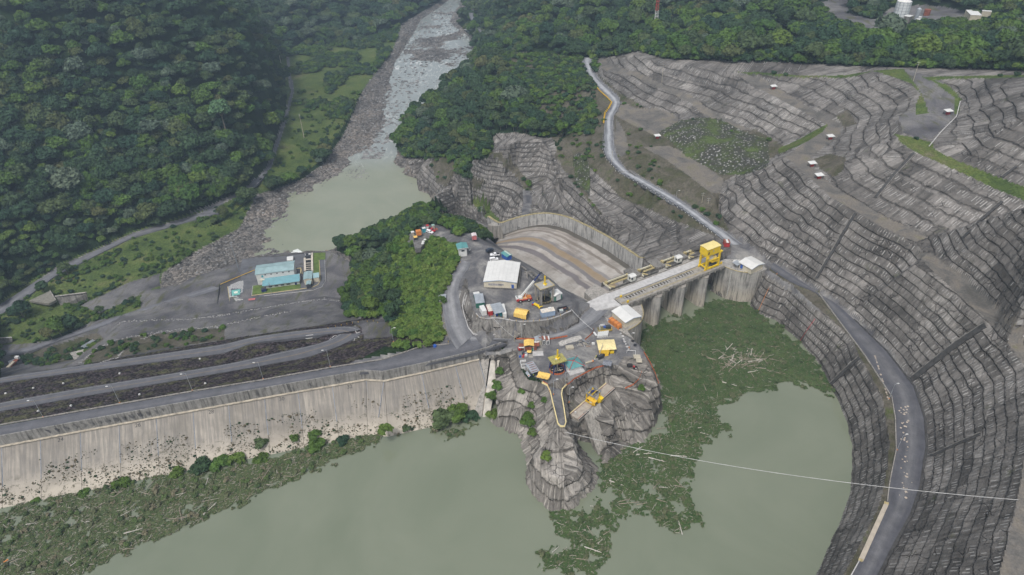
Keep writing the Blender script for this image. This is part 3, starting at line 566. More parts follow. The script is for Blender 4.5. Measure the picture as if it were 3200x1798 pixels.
def gridobj(name,X,Y,Z,mask,mat,flow=None):
    nr,nc=X.shape; idx=np.arange(nr*nc).reshape(nr,nc)
    q=np.stack([idx[:-1,:-1],idx[:-1,1:],idx[1:,1:],idx[1:,:-1]],-1)[mask].reshape(-1,4)
    used,inv=np.unique(q,return_inverse=True); inv=inv.reshape(-1)
    co=np.stack([X.ravel()[used],Y.ravel()[used],Z.ravel()[used]],-1).astype(np.float32)
    me=bpy.data.meshes.new(name); me.vertices.add(len(used)); me.vertices.foreach_set('co',co.ravel())
    me.loops.add(len(q)*4); me.loops.foreach_set('vertex_index',inv.astype(np.int32))
    me.polygons.add(len(q)); me.polygons.foreach_set('loop_start',np.arange(0,len(q)*4,4,dtype=np.int32))
    me.update(calc_edges=True); me.polygons.foreach_set('use_smooth',np.ones(len(q),bool))
    if flow is not None:
        at=me.attributes.new('flow','FLOAT_VECTOR','POINT'); f=np.stack([c.ravel()[used] for c in flow],-1).astype(np.float32); at.data.foreach_set('vector',f.ravel())
    me.materials.append(mat); o=bpy.data.objects.new(name,me); COL.objects.link(o); tag(o,kind='structure'); return o
inframe=(PX>-260)&(PX<2840)&(PY>-260)&(PY<1700)
deep=(BASE<-25)&(GY<330)&(PX<2300)&((PY>1150)|((PX>1640)&(PY>780)))
keep=(inframe|(GY<700))&~deep
qm=keep[:-1,:-1]&keep[1:,1:]&keep[1:,:-1]&keep[:-1,1:]
names={FOREST:'forest_ground',GRASS:'grass_ground',GRAVEL:'gravel_ground',RIPRAP:'rock_embankment',RIVERBED:'river_bank',GABION:'stony_slope',SCRUB:'scrub_slope',YARD:'yard_ground',TRACK:'earth_track'}
Rq=REG[:-1,:-1]
for k,nm in names.items():
    mk=(Rq==k)&qm
    if mk.any(): gridobj(nm,GX,GY,FZ,mk,G[k])
# ---- terraced shotcrete, refined twice
def up2(a):
    b=np.zeros((a.shape[0]*2-1,a.shape[1]*2-1)); b[::2,::2]=a; b[1::2,::2]=(a[:-1]+a[1:])/2; b[:,1::2]=(b[:,:-1:2]+b[:,2::2])/2; return b
gy,gx=np.gradient(blur(BASE,3)); dYr=np.gradient(GY,axis=0); dXc=np.gradient(GX,axis=1); dXr=np.gradient(GX,axis=0)
dzdx=gx/dXc; dzdy=(gy-dzdx*dXr)/dYr; nl=np.sqrt(dzdx**2+dzdy**2+1)
NXc,NYc,NZc=-dzdx/nl,-dzdy/nl,1/nl
isS=REG==SHOT
slope=1-NZc
X2,Y2,Z2=up2(GX),up2(GY),up2(FZ); PX2,PY2=up2(PX),up2(PY)
nx,ny,nz=up2(NXc),up2(NYc),up2(NZc)
wS=np.clip((maskblur(isS,3)-.45)*2.2,0,1); wS=up2(wS)*np.clip(up2(slope)*9,0,1)
m2=np.kron(((Rq==SHOT)&qm).astype(np.uint8),np.ones((2,2),np.uint8)).astype(bool)
need=np.zeros(X2.shape,bool); need[:-1,:-1]|=m2; need[1:,1:]|=m2; need[1:,:-1]|=m2; need[:-1,1:]|=m2
ii=np.nonzero(need)
# along-slope coordinate from the benches and roads
refs=[roadR+ringo, b2u[2:], b2l[2:], treeline, b3u, wallR_bank, IP, C[[i for i,c in enumerate(C) if c is not None][0]]]
refs=refs[:-1]
refs.append(line('n',[(0,395,-62),(280,560,-62),(560,900,-62),(980,1270,-62)])); refs.append(line('n',[(900,555,-27),(1300,575,-25),(1960,755,-25)])); refs.append(line('n',[(1400,150,-5),(1800,450,-17),(2010,720,-24)]))
refs.append(line('a',[(320,1447,0),(385,1240,7),(700,1270,7),(1200,1290,7),(1600,1130,7)])); refs.append(line('i',[(1810,670,53),(1900,560,54),(2060,310,57),(1870,120,60)])); refs.append(line('m',[(600,140,11),(1000,300,21),(1300,430,23),(1650,620,21),(1950,830,18),(2532,1090,18)]))
rp=[];rs=[];rt=[]; off=0
for r in refs:
    acc=off
    for a,b in zip(r[:-1],r[1:]):
        d=(b-a).xy; ln=d.length
        if ln<.01: continue
        nseg=max(1,int(ln/6)); tg=d/ln
        for k in range(nseg): rp.append((a.x+d.x*k/nseg,a.y+d.y*k/nseg)); rs.append(acc+ln*k/nseg); rt.append((tg.x,tg.y))
        acc+=ln
    off=acc+500
rp=np.array(rp);rs=np.array(rs);rt=np.array(rt)
xs,ys,zs=X2[ii],Y2[ii],Z2[ii]; sA=np.zeros(len(xs))
for c0 in range(0,len(xs),20000):
    sl_=slice(c0,c0+20000); dx=xs[sl_,None]-rp[None,:,0]; dy=ys[sl_,None]-rp[None,:,1]; j=np.argmin(dx*dx+dy*dy,1)
    k=np.arange(len(j)); sA[sl_]=rs[j]+dx[k,j]*rt[j,0]+dy[k,j]*rt[j,1]
px_,py_=PX2[ii],PY2[ii]
H=np.full(len(xs),3.5)
promo=(px_>1230)&(px_<1700)&(py_>830)&(py_<1330); H[promo]=5.2
cut=(px_<1700)&(py_<720)&(ys>330)&(zs<0); H[cut]=2.9
qv=zs/H+fbm(sA/7,zs*0+3,o=4)*.17+fbm(xs/60,ys/60,zs/60,o=2)*.45
qv=np.where(promo,qv+fbm(xs/16,ys/16,zs/12,o=3)*.4,qv)
fr=qv-np.floor(qv)
saw=(1-fr)**1.6*.5-.15; saw=np.where(fr<.05,-.32,saw); saw=np.where(promo,saw*.9,saw)
amp=np.where(promo,1.25,np.where(cut,1.,.72))
scall=-np.abs(fbm(sA/5.5,np.floor(qv)*7.3,o=1))*.35
d=(saw+scall)*amp*(H/3.5)+fbm(xs/3,ys/3,zs/3,o=2)*.28+np.where(promo,fbm(xs/13,ys/13,zs/13,o=2)*1.3,0)+np.where(cut,fbm(xs/9,ys/9,zs/9,o=2)*.9,0)
rid=1-np.abs(fbm(xs/7,ys/7,zs/9+40,o=4)); flu=np.abs(fbm(sA/1.9,zs/14,o=2))
d=d+np.where(promo,(rid-.75)*1.5-np.abs(fbm(sA/2.6,zs/40,o=3))*1.9+.4,0)+np.where(cut,(rid-.75)*1.8-flu*.8,0)
wv=wS[ii]
emb=(~promo)&(~cut)&(px_<1500)
d=d*wv*np.where(emb,.3,1.)
X2[ii]+=nx[ii]*d; Y2[ii]+=ny[ii]*d; Z2[ii]+=nz[ii]*d
f0=np.zeros(X2.shape); f1=np.zeros(X2.shape); f2=np.zeros(X2.shape); f0[ii]=sA; f1[ii]=qv; f2[ii]=np.where(cut,1.,np.where(promo,-1.,0.))
Q2x,Q2y=PX2[:-1,:-1],PY2[:-1,:-1]
isp=(Q2x>1230)&(Q2x<1700)&(Q2y>830)&(Q2y<1330); isc=(Q2x<1720)&(Q2y<720)
gridobj('terraced_hillside',X2,Y2,Z2,m2&~isp&~isc&(Q2x>1500),G[SHOT],(f0,f1,f2))
gridobj('intake_promontory',X2,Y2,Z2,m2&isp,G[SHOT],(f0,f1,f2))
gridobj('spillway_rock_cut',X2,Y2,Z2,m2&isc,G[SHOT],(f0,f1,f2))
gridobj('yard_embankment',X2,Y2,Z2,m2&~isp&~isc&(Q2x<=1500),G[SHOT],(f0,f1,f2))
# ------------------------------------------------------------------ water
def ngon(name,pts,mat,kind='structure'):
    vs,es,fs,_,_,_=delaunay_2d_cdt([Vector((p[0],p[1])) for p in pts],[],[list(range(len(pts)))],1,1e-4)
    me=bpy.data.meshes.new(name); me.from_pydata([(v.x,v.y,pts[0][2]) for v in vs],[],[list(f) for f in fs]); 
    me.materials.append(mat); o=bpy.data.objects.new(name,me); COL.objects.link(o)
    bm=bmesh.new(); bm.from_mesh(me); bmesh.ops.recalc_face_normals(bm,faces=bm.faces)
    if bm.faces and sum(f.normal.z for f in bm.faces)<0: bmesh.ops.reverse_faces(bm,faces=bm.faces)
    bm.to_mesh(me); bm.free(); tag(o,kind=kind); return o
m=MT('reservoir_water',rough=.12,spec=.5); p=m.wpos(); n=m.noise(p,.012,4,.6,1.5)
m.col(m.ramp(n,[(.35,(.150,.172,.120)),(.65,(.180,.199,.144))])); m.bump(m.noise(p,.9,3,.6),.06,.2); WATER=m.m
gate_line=[P('b',680,1040,RW),P('b',1900,560,RW)]
res=[P('g',-1500,1000,RW)]+[Vector((v.x,v.y+.5,RW)) for v in dam_wall[1:]]+[P('F',1100,935,RW),P('F',1300,880,RW),P('F',1560,790,RW),P('b',560,1000,RW),P('b',1900,560,RW),P('b',2500,640,RW)]+[Vector((v.x,v.y,RW)) for v in inner[2:]]+[Vector((150,60,RW)),Vector((-500,60,RW))]
ngon('reservoir_water',res,WATER)
m=MT('river_water',rough=.14,spec=.5); p=m.wpos(); n=m.noise(p,.02,4,.6,1.); n2=m.noise(m.wpos((1,.45,1)),.16,6,.75,1.2)
g=m.n('ShaderNodeNewGeometry'); sx=m.n('ShaderNodeSeparateXYZ'); m.lk(g.outputs['Position'],sx.inputs[0]); up_=m.ramp(m.math('MULTIPLY',m.math('SUBTRACT',sx.outputs[1],560),.02),[(0.,0.),(1.,1.)])
a=m.ramp(n,[(.35,(.215,.235,.17)),(.65,(.25,.262,.195))]); foam=m.math('MULTIPLY',m.math('MULTIPLY',m.ramp(n2,[(.52,0.),(.63,.9)]),m.ramp(m.noise(m.wpos((1,.5,1)),.02,3,.6),[(.42,.15),(.6,1.)])),up_)
a=m.mix(up_,a,(.25,.275,.265)); m.col(m.mix(foam,a,(.66,.68,.66))); m.bump(m.noise(p,.5,4,.7),.3,.6); RIVW=m.m
ngon('river_water',[P('F',640,668,TW),P('F',640,520,TW),P('F',780,400,TW),P('F',900,240,TW),P('F',1000,60,TW),P('F',1100,-30,TW),P('F',1300,-40,TW),P('F',1230,100,TW),P('F',1250,200,TW),P('F',1100,400,TW),P('F',1150,500,TW),P('F',1270,620,TW),P('F',1100,690,TW),P('F',900,690,TW)],RIVW)
# ------------------------------------------------------------------ roads
def ribbon(name,left,right,mat,lift=.12,sub=3.0,follow=True,parent=None,kind='structure'):
    def dens(pl,n):
        ac=[0]
        for a,b in zip(pl[:-1],pl[1:]): ac.append(ac[-1]+(b-a).length)
        out=[]
        for i in range(n+1):
            t=ac[-1]*i/n; j=0
            while j<len(ac)-2 and ac[j+1]<t: j+=1
            out.append(pl[j].lerp(pl[j+1],(t-ac[j])/max(1e-6,ac[j+1]-ac[j])))
        return out
    ln=sum((b-a).length for a,b in zip(left[:-1],left[1:])); n=max(2,int(ln/sub)); A=dens(left,n); B=dens(right,n)
    def sm(p):
        for _ in range(2): p=[p[0]]+[p[i]*.5+p[i-1]*.25+p[i+1]*.25 for i in range(1,len(p)-1)]+[p[-1]]
        return p
    A=sm(A);B=sm(B); K=6; vs=[];fs=[];uv=[]
    for i,(a,b) in enumerate(zip(A,B)):
        for k in range(K+1):
            t=k/K; x=a.lerp(b,t); vs.append((x.x,x.y,x.z+lift)); uv.append((t,i*ln/n))
        vs.append((A[i].x+(A[i]-B[i]).normalized().x*.1,A[i].y+(A[i]-B[i]).normalized().y*.1,A[i].z-1.2)); uv.append((0,i*ln/n))
        vs.append((B[i].x-(A[i]-B[i]).normalized().x*.1,B[i].y-(A[i]-B[i]).normalized().y*.1,B[i].z-1.2)); uv.append((1,i*ln/n))
    w_=K+3
    for i in range(n):
        o=i*w_
        for k in range(K): fs.append((o+k,o+k+1,o+w_+k+1,o+w_+k))
        fs.append((o+K+1,o,o+w_,o+w_+K+1)); fs.append((o+K,o+K+2,o+w_+K+2,o+w_+K))
    me=bpy.data.meshes.new(name); me.from_pydata(vs,[],fs); at=me.attributes.new('road','FLOAT_VECTOR','POINT'); at.data.foreach_set('vector',[c for u in uv for c in (u[0],u[1],0)])
    bm=bmesh.new(); bm.from_mesh(me); 
    if sum(f.normal.z for f in bm.faces)<0: bmesh.ops.reverse_faces(bm,faces=bm.faces)
    bm.to_mesh(me); bm.free()
    me.materials.append(mat); o=bpy.data.objects.new(name,me); COL.objects.link(o)
    if kind: tag(o,kind=kind)
    if parent: o.parent=parent
    return o,A,B
def asphalt(name,base,pale,worn,center=None,edge=None,spots=None):
    m=MT(name,rough=.75,spec=.3); at=m.attr('road'); sx=m.n('ShaderNodeSeparateXYZ'); m.lk(at.outputs['Vector'],sx.inputs[0]); u,v=sx.outputs[0],sx.outputs[1]; p=m.wpos()
    n=m.noise(p,.25,5,.7); n2=m.noise(p,2.5,3,.7); tr=m.ramp(m.math('ABSOLUTE',m.math('SUBTRACT',u,.5)),[(.0,1.),(.28,0.)])
    cv=m.n('ShaderNodeCombineXYZ'); m.set(cv.inputs[0],m.math('MULTIPLY',u,5)); m.set(cv.inputs[1],m.math('MULTIPLY',v,.05)); tn=m.noise(cv.outputs[0],1.,4,.7)
    f=m.math('MULTIPLY',m.math('MULTIPLY_ADD',tr,worn,m.math('MULTIPLY',m.ramp(tn,[(.4,0.),(.65,.6)]),worn)),1.)
    a=m.mix(f,base,pale); a=m.mix(1.0,a,m.ramp(n,[(.3,.75),(.7,1.2)]),'MULTIPLY'); a=m.mix(1.0,a,m.ramp(n2,[(.3,.88),(.7,1.1)]),'MULTIPLY')
    if center:
        c=m.math('LESS_THAN',m.math('ABSOLUTE',m.math('SUBTRACT',u,center[0])),center[1]); a=m.mix(m.math('MULTIPLY',c,.7),a,center[2])
    if edge:
        for e in edge: c=m.math('LESS_THAN',m.math('ABSOLUTE',m.math('SUBTRACT',u,e)),.012); a=m.mix(m.math('MULTIPLY',c,.45),a,(.5,.5,.48))
    m.col(a); m.bump(n2,.15,.1); return m.m
A1=asphalt('asphalt_road',(.105,.106,.115),(.36,.37,.385),.95)
A2=asphalt('asphalt_ring',(.075,.076,.088),(.17,.17,.175),.5)
A3=asphalt('asphalt_berm',(.095,.097,.108),(.14,.14,.15),.4,center=(.45,.014,(.32,.22,.08)),edge=(.9,))
A4=asphalt('asphalt_crest',(.085,.087,.098),(.15,.15,.16),.5)
A5=asphalt('gravel_track',(.115,.117,.13),(.2,.2,.21),.5)
valley_road,VR,VL=ribbon('valley_road',roadR,roadL+[],A1,.3)
ring_road,RI,RO=ribbon('ring_road',kerbl,ringo,A2,.3)
crest_road,_,_=ribbon('crest_road',[Vector((v.x,v.y,0)) for v in dam_wall+line('F',[(966,958),(1100,930),(1210,905),(1275,884)],-4.6)],line('g',[(-900,640),(0,482),(780,344),(1250,262),(1700,189),(2140,109),(2488,54)],0)+line('F',[(1060,874),(1135,866),(1200,850)],0),A4,.12)
ribbon('middle_berm_road',E1,E2,A3,.4)
ribbon('lower_berm_road',E3,E4,A3,.4)
ribbon('riverside_road',RV1,RV2,A5,.45)
ribbon('plant_access_road',line('f',[(-300,1150,-58),(0,1150,-58),(300,1105,-58),(600,990,-57),(900,895,-56.5),(1400,722,-55.5),(1900,562,-55),(2500,380,-54.2)]),line('f',[(-300,1090,-58),(0,1085,-58),(300,1050,-58),(600,955,-57),(900,850,-56.5),(1400,670,-55.5),(2000,480,-55),(2551,300,-54.2)]),A5,.15)
ribbon('far_bank_road',line('j',[(548,85,-42),(556,120,-43),(600,185,-44),(650,250,-45),(680,330,-46)]),line('j',[(580,60,-42),(575,110,-43),(625,180,-44),(680,240,-45),(707,320,-46)]),A5,1.2)

A6=asphalt('yard_asphalt',(.125,.127,.137),(.25,.25,.255),.8)
ribbon('loop_road',line('a',[(300,520,7),(285,600,7),(190,700,6.9),(150,762,6.5),(135,900,5.5),(165,1100,3.6),(230,1300,1.6),(300,1425,.4),(330,1490,.1)]),line('a',[(168,480,7),(160,560,7),(75,640,7),(5,760,6.5)])+line('F',[(1112,745,4.8),(1115,790,2.6),(1124,830,1.),(1136,862,.1),(1150,880,.1)]),A6,.2)
ribbon('lower_yard_road',line('c',[(-120,290),(200,262),(430,262),(600,268),(930,262),(1160,222),(1400,120),(1510,55)],.05)+line('a',[(1960,1330),(2080,1200),(2190,1090)],.1),line('p',[(160,880),(330,975),(620,965),(1040,1010),(1300,1005),(1560,985),(1900,925),(2150,845),(2340,760),(2480,690),(2580,600)],.05)+line('a',[(1930,1090),(2080,980)],.1),A6,.12)
# ------------------------------------------------------------------ vegetation
def leafmat(name,c1,c2,c3,var=.5):
    m=MT(name,rough=.7,spec=.15); oi=m.n('ShaderNodeObjectInfo'); r=oi.outputs['Random']
    p=m.wpos(); n=m.noise(p,.35,3,.6)
    a=m.ramp(r,[(.0,c1),(.35,c2),(.7,tuple(x*.75 for x in c2)),(1.,c3)])
    b=m.ramp(n,[(.3,.62),(.7,1.4)]); m.col(m.mix(1.0,a,b,'MULTIPLY')); return m.m
LEAF=leafmat('leaves_forest',(.022,.052,.030),(.038,.072,.032),(.07,.10,.04))
LEAF2=leafmat('leaves_bright',(.045,.095,.02),(.07,.125,.025),(.10,.15,.03))
LEAFP=leafmat('leaves_pale',(.085,.16,.075),(.1,.18,.08),(.1,.18,.08))
LEAFO=leafmat('leaves_olive',(.055,.08,.03),(.08,.10,.036),(.105,.11,.045))
BARK=simple('bark',(.16,.14,.11),.9)
def mesh_np(name,co,faces,mats,mi=None,smooth=False):
    me=bpy.data.meshes.new(name); me.from_pydata(co,[],faces)
    for m in mats: me.materials.append(m)
    if mi is not None: me.polygons.foreach_set('material_index',np.array(mi,dtype=np.int32))
    if smooth: me.polygons.foreach_set('use_smooth',np.ones(len(faces),bool))
    me.update(); return me
def crown_data(rs,R=5.,Hc=6.,lobes=12,n=1500,leaf=.55,flat=.8):
    r=np.random.default_rng(rs); co=[];fa=[]
    L_=[]
    for i in range(lobes):
        a=r.uniform(0,2*math.pi); rad=R*math.sqrt(r.uniform(0,1))*.68; z=Hc*(.35+.6*(1-(rad/R)**1.5)*r.uniform(.6,1.05)); s=r.uniform(.27,.5)*R
        L_.append((rad*math.cos(a),rad*math.sin(a),z,s))
    base=bmesh.new()
    for (x,y,z,s) in L_:
        mt=Matrix.Translation((x,y,z))@Matrix.Diagonal((s*.86,s*.86,s*.86*flat,1)); bmesh.ops.create_icosphere(base,subdivisions=1,radius=1,matrix=mt)
    for v in base.verts: v.co+=Vector(r.normal(0,.16*R/5,3))
    co=[tuple(v.co) for v in base.verts]; 
    base.verts.ensure_lookup_table(); fa=[tuple(v.index for v in f.verts) for f in base.faces]; base.free()
    ws=np.array([l[3]**2 for l in L_]); ws/=ws.sum(); pick=r.choice(lobes,n,p=ws)
    for k in range(n):
        x,y,z,s=L_[pick[k]]; d=r.normal(size=3); d/=np.linalg.norm(d); 
        if d[2]<-.35: d[2]*=-1
        c=np.array([x,y,z])+d*np.array([s,s,s*flat])*r.uniform(.9,1.18)
        nn=d*.9+r.normal(size=3)*.55+np.array([0,0,.35]); nn/=np.linalg.norm(nn); t=np.cross(nn,r.normal(size=3)); t/=np.linalg.norm(t); b=np.cross(nn,t)
        h=leaf*r.uniform(.6,1.3); i=len(co)
        co+= [tuple(c-t*h-b*h*.7),tuple(c+t*h-b*h*.7),tuple(c+t*h*.8+b*h*.7),tuple(c-t*h*.8+b*h*.7)]; fa.append((i,i+1,i+2,i+3))
    return co,fa
CR_=[mesh_np('crown_%d'%i,*crown_data(i,R=r_,Hc=h_,lobes=l_,n=n_,flat=f_),[LEAF]) for i,(r_,h_,l_,n_,f_) in enumerate([(5,6,13,1300,.75),(5,7.5,11,1300,.85),(5.6,4.6,14,1300,.55),(4.6,8.5,12,1300,.9),(5,6.5,16,1400,.7)])]
SHRUB=[mesh_np('shrub_%d'%i,*crown_data(50+i,R=2.,Hc=1.8,lobes=9,n=420,leaf=.3,flat=.8),[LEAF]) for i in range(2)]
def trunk_mesh():
    bm=bmesh.new(); bmesh.ops.create_cone(bm,segments=7,radius1=.38,radius2=.2,depth=7,matrix=Matrix.Translation((0,0,0)))
    for k in range(4):
        a=k*1.6+.3; m_=Matrix.Translation((math.cos(a)*1.0,math.sin(a)*1.0,4.4))@Matrix.Rotation(.7,4,Vector((-math.sin(a),math.cos(a),0)))
        bmesh.ops.create_cone(bm,segments=5,radius1=.16,radius2=.06,depth=3.4,matrix=m_)
    me=bpy.data.meshes.new('trunk'); bm.to_mesh(me); bm.free(); me.materials.append(BARK); return me
TRUNK=trunk_mesh()
def recolor(me,mat):
    c=me.copy(); c.materials[0]=mat; return c
CRB=[recolor(c,LEAF2) for c in CR_]; CRP=recolor(CR_[3],LEAFP); SHB=[recolor(c,LEAF2) for c in SHRUB]; CRO=[recolor(c,LEAFO) for c in CR_]; LEAFG=leafmat('leaves_grey_green',(.07,.10,.07),(.09,.125,.08),(.11,.14,.09)); CRG=[recolor(c,LEAFG) for c in CR_]
def link(o,parent=None):
    COL.objects.link(o)
    if parent: o.parent=parent
    return o
def tree(x,y,z,s,crown,label,group=None,name='broadleaf_tree',sz=1.):
    o=link(bpy.data.objects.new(name,None)); o.location=(x,y,z-.5); o.scale=(s,s,s*sz); o.rotation_euler[2]=random.uniform(0,6.28); o.empty_display_size=1
    c=link(bpy.data.objects.new('crown',crown),o); c.location=(0,0,3.2)
    t=link(bpy.data.objects.new('trunk',TRUNK),o); t.location=(0,0,1.6)
    tag(o,label,'tree',group); return o
def gn_instances(name,points,meshes,kind='stuff'):
    """points: list of (x,y,z,scale,rotz,index)"""
    pool=bpy.data.collections.new(name+'_pool')
    for i,me in enumerate(meshes):
        ob=bpy.data.objects.new(name+'_piece',me); pool.objects.link(ob)
    me=bpy.data.meshes.new(name); me.vertices.add(len(points)); me.vertices.foreach_set('co',[c for p in points for c in p[:3]])
    for nm,ty,ix in (('scl','FLOAT',3),('rot','FLOAT',4),('pick','INT',5)):
        at=me.attributes.new(nm,ty,'POINT'); at.data.foreach_set('value',[p[ix] for p in points])
    o=link(bpy.data.objects.new(name,me)); tag(o,kind=kind)
    ng=bpy.data.node_groups.new(name,'GeometryNodeTree'); ng.interface.new_socket('Geometry',in_out='INPUT',socket_type='NodeSocketGeometry'); ng.interface.new_socket('Geometry',in_out='OUTPUT',socket_type='NodeSocketGeometry')
    N=ng.nodes; gi=N.new('NodeGroupInput'); go=N.new('NodeGroupOutput'); ip=N.new('GeometryNodeInstanceOnPoints'); ci=N.new('GeometryNodeCollectionInfo'); ci.inputs['Collection'].default_value=pool; ci.inputs['Separate Children'].default_value=True
    ip.inputs['Pick Instance'].default_value=True
    def na(nm,ty):
        x=N.new('GeometryNodeInputNamedAttribute'); x.data_type=ty; x.inputs['Name'].default_value=nm; return x.outputs['Attribute']
    cx=N.new('ShaderNodeCombineXYZ'); ng.links.new(na('rot','FLOAT'),cx.inputs[2])
    er=N.new('FunctionNodeEulerToRotation'); ng.links.new(cx.outputs[0],er.inputs[0]); ng.links.new(er.outputs[0],ip.inputs['Rotation'])
    ng.links.new(na('scl','FLOAT'),ip.inputs['Scale']); ng.links.new(na('pick','INT'),ip.inputs['Instance Index'])
    ng.links.new(gi.outputs[0],ip.inputs['Points']); ng.links.new(ci.outputs[0],ip.inputs['Instance']); ng.links.new(ip.outputs[0],go.inputs[0])
    md=o.modifiers.new('scatter','NODES'); md.node_group=ng; return o
def plan(x,y,z):
    a,b=projn(x,y,z); return float(a)*.805,float(b)*.805
cand=[]
def scatter(x0,x1,y0,y1,d,regs,jit=.45):
    out=[]
    ny_=int((y1-y0)/d); nx_=int((x1-x0)/d)
    for j in range(ny_):
        for i in range(nx_):
            x=x0+(i+.5+random.uniform(-jit,jit)+(j%2)*.5)*d; y=y0+(j+.5+random.uniform(-jit,jit))*d
            if y<90: continue
            if regat(x,y) not in regs: continue
            z=hz(x,y); a,b=plan(x,y,z)
            if -160<a<2950 and -140<b<1560: out.append((x,y,z,a,b))
    return out
road_clear=[VR,VL]
near=scatter(-620,420,100,520,6.2,(FOREST,)); far=scatter(-800,700,520,1000,7.4,(FOREST,)); vfar=scatter(-900,900,1000,1500,10,(FOREST,))
steep=[c for c in scatter(-480,-140,330,560,6.,(FOREST,)) if abs(hz(c[0]+2,c[1])-hz(c[0]-2,c[1]))+abs(hz(c[0],c[1]+2)-hz(c[0],c[1]-2))>2.2]
near=[c for c in near if not(c[3]>1900 and c[4]>400) and not (1230<c[3]<1260 and 870<c[4]<1010)]
def clearzone(c):
    a,b=c[3],c[4]
    return (1000<a<1120 and 555<b<622) or (a>1120 and 560<a and 700<b)
near=[c for c in near if not clearzone(c) and not (c[3]>1170 and c[4]>440) and not (870<c[3]<1170 and 850<c[4]<900)]
near=[c for c in near if not (c[1]<235 and c[2]<20)]; near=[c for c in near if not (2040<c[3]<2500 and c[4]<118)]; far=[c for c in far if not (2040<c[3]<2500 and 40<c[4]<118)]
near=[c for c in near if not (860<c[3]<1200 and c[4]<598)]
island=[c for c in near if 860<c[3]<1170 and 530<c[4]<880]
others=[c for c in near if c not in island]
mid=[c for c in others+far if 1000<c[3]<1500 and 120<c[4]<440]
hillr=[c for c in far+others if c[3]>1500]
lefth=[c for c in others+far if c[3]<900]
lefth.sort(key=lambda c:c[1]); mid.sort(key=lambda c:c[1]); hillr.sort(key=lambda c:c[1]); island.sort(key=lambda c:c[1])
used=set(); cnt=0
pale=(-0,0)
def putg(lst,n,label,group,brightf=.15,smin=.7,smax=1.15):
    global cnt
    for c in lst[:n]:
        used.add(c); b_=random.random()<brightf; k=random.randrange(5)
        cr=CRB[k] if b_ else (CRO[k] if random.random()<.08 else CR_[k])
        tree(c[0],c[1],c[2],random.uniform(smin,smax),cr,label,group,sz=random.uniform(.85,1.25))
def putr(lst,n,label,group):
    for c in lst[:n]:
        used.add(c); k=random.randrange(5); tree(c[0],c[1],c[2]-1,random.uniform(.32,.55),CRB[k] if random.random()<.8 else CR_[k],label,group,sz=random.uniform(.7,1.))
isr=[c for c in island if c[3]>1000 and c[4]>600]; island=[c for c in island if c not in isr]
putr(isr,60,'small bright green tree on the steep bank beside the looping yard road','small trees on the bank beside the loop road')
putg(island,70,'green broadleaf tree in the dense wood on the ridge behind the crest road','trees on the wooded ridge',.45,.5,.85)
putg(lefth,65,'dark green tree at the foot of the left hillside above the riverside road','trees along the foot of the left hillside',.1)
putg(mid,62,'broadleaf tree in the wood on the spur between the river and the pale winding road','trees on the river spur',.15)
putg([c for c in hillr if c[4]<200],38,'tall broadleaf tree at the forest edge above the terraced concrete slope','trees along the upper forest edge',.15)
rest=[]
olive_r=random.Random(3)
for c in near+far+vfar+steep:
    if c in used: continue
    s=random.uniform(.5,1.2) if random.random()<.8 else random.uniform(1.2,1.9)
    if c[1]>1000: s*=1.4
    if c in island or c in isr or (c[3]<700 and c[4]>560): s*=.62
    k=random.randrange(5); u=olive_r.random(); fb=.5+.5*math.sin(c[0]*.021+1)*math.sin(c[1]*.017)
    if 1200<c[3]: fb+=.25
    if u<.12+.25*fb: k+=5
    elif u<.2+.25*fb: k+=10
    if u>.955: k=15+k%5; s*=1.15
    rest.append((c[0],c[1],c[2]+1.6*s,s,random.uniform(0,6.28),k))
gn_instances('forest_trees',rest,CR_+CRB+CRO+CRG)
def at_plan(fx,fy,zg):
    p=P('F',fx,fy,zg)
    for _ in range(12):
        p=P('F',fx,fy,hz(p.x,p.y)*.6+p.z*.4)
    return p
for fx,fy,s,cr,lb in [(565,318,1.9,CRP,'large pale green rounded tree standing out of the left hillside forest'),
  (215,475,1.5,recolor(CR_[2],LEAFP),'flat topped pale green tree low on the left hillside'),
  (205,400,1.3,CRB[2],'yellowish green spreading tree in the middle of the left hillside forest'),
  (1047,584,.85,CR_[0],'single dark tree standing by the green pool above the parked vehicles')]:
    p=at_plan(fx,fy,-10); tree(p.x,p.y,p.z,s,cr,lb)
for fx,fy,s,lb in [(60,800,1.25,'dark bushy tree between the riverside road and the access road at the left edge'),(170,690,.9,'dark round tree over the riverside road by the left concrete wall'),(110,735,.8,'small dark tree beside the bridge wall at far left'),(255,790,.6,'bushy tree beside the curved gravel track'),(320,770,.5,'low bushy tree on the bank above the access road')]:
    p=at_plan(fx,fy,-56); tree(p.x,p.y,p.z,s,CR_[0],lb)
# shrubs and understory on scrub and grass
sh=[]
fb2=lambda c: float(vn(np.array([c[0]/22.]),np.array([c[1]/38.]))[0])>.08-(230-c[4])*.003
for c in scatter(-420,330,230,760,3.4,(SCRUB,GRASS,GABION)):
    r_=regat(c[0],c[1]); n_=float(vn(np.array([c[0]/16.]),np.array([c[1]/16.]))[0])
    pr={SCRUB:.10,GRASS:.05,GABION:.03}[r_]+(.45 if n_>.25 and r_!=GABION else 0)
    if c[3]>1500: pr*=.35
    if c[3]>1990: pr*=.3
    if 1250<c[3]<1500 and 120<c[4]<340: pr=.75
    if c[3]<560 and c[4]>540: pr=pr*3+.1
    if 740<c[3]<1010 and 60<c[4]<300 and fb2(c): pr=.85
    if random.random()<pr: sh.append((c[0],c[1],c[2]-.2,random.uniform(.45,1.15)*(1.8 if (1250<c[3]<1500 and c[4]<340) or (730<c[3]<1010 and c[4]<300) else 1),random.uniform(0,6.28),random.randrange(4)))
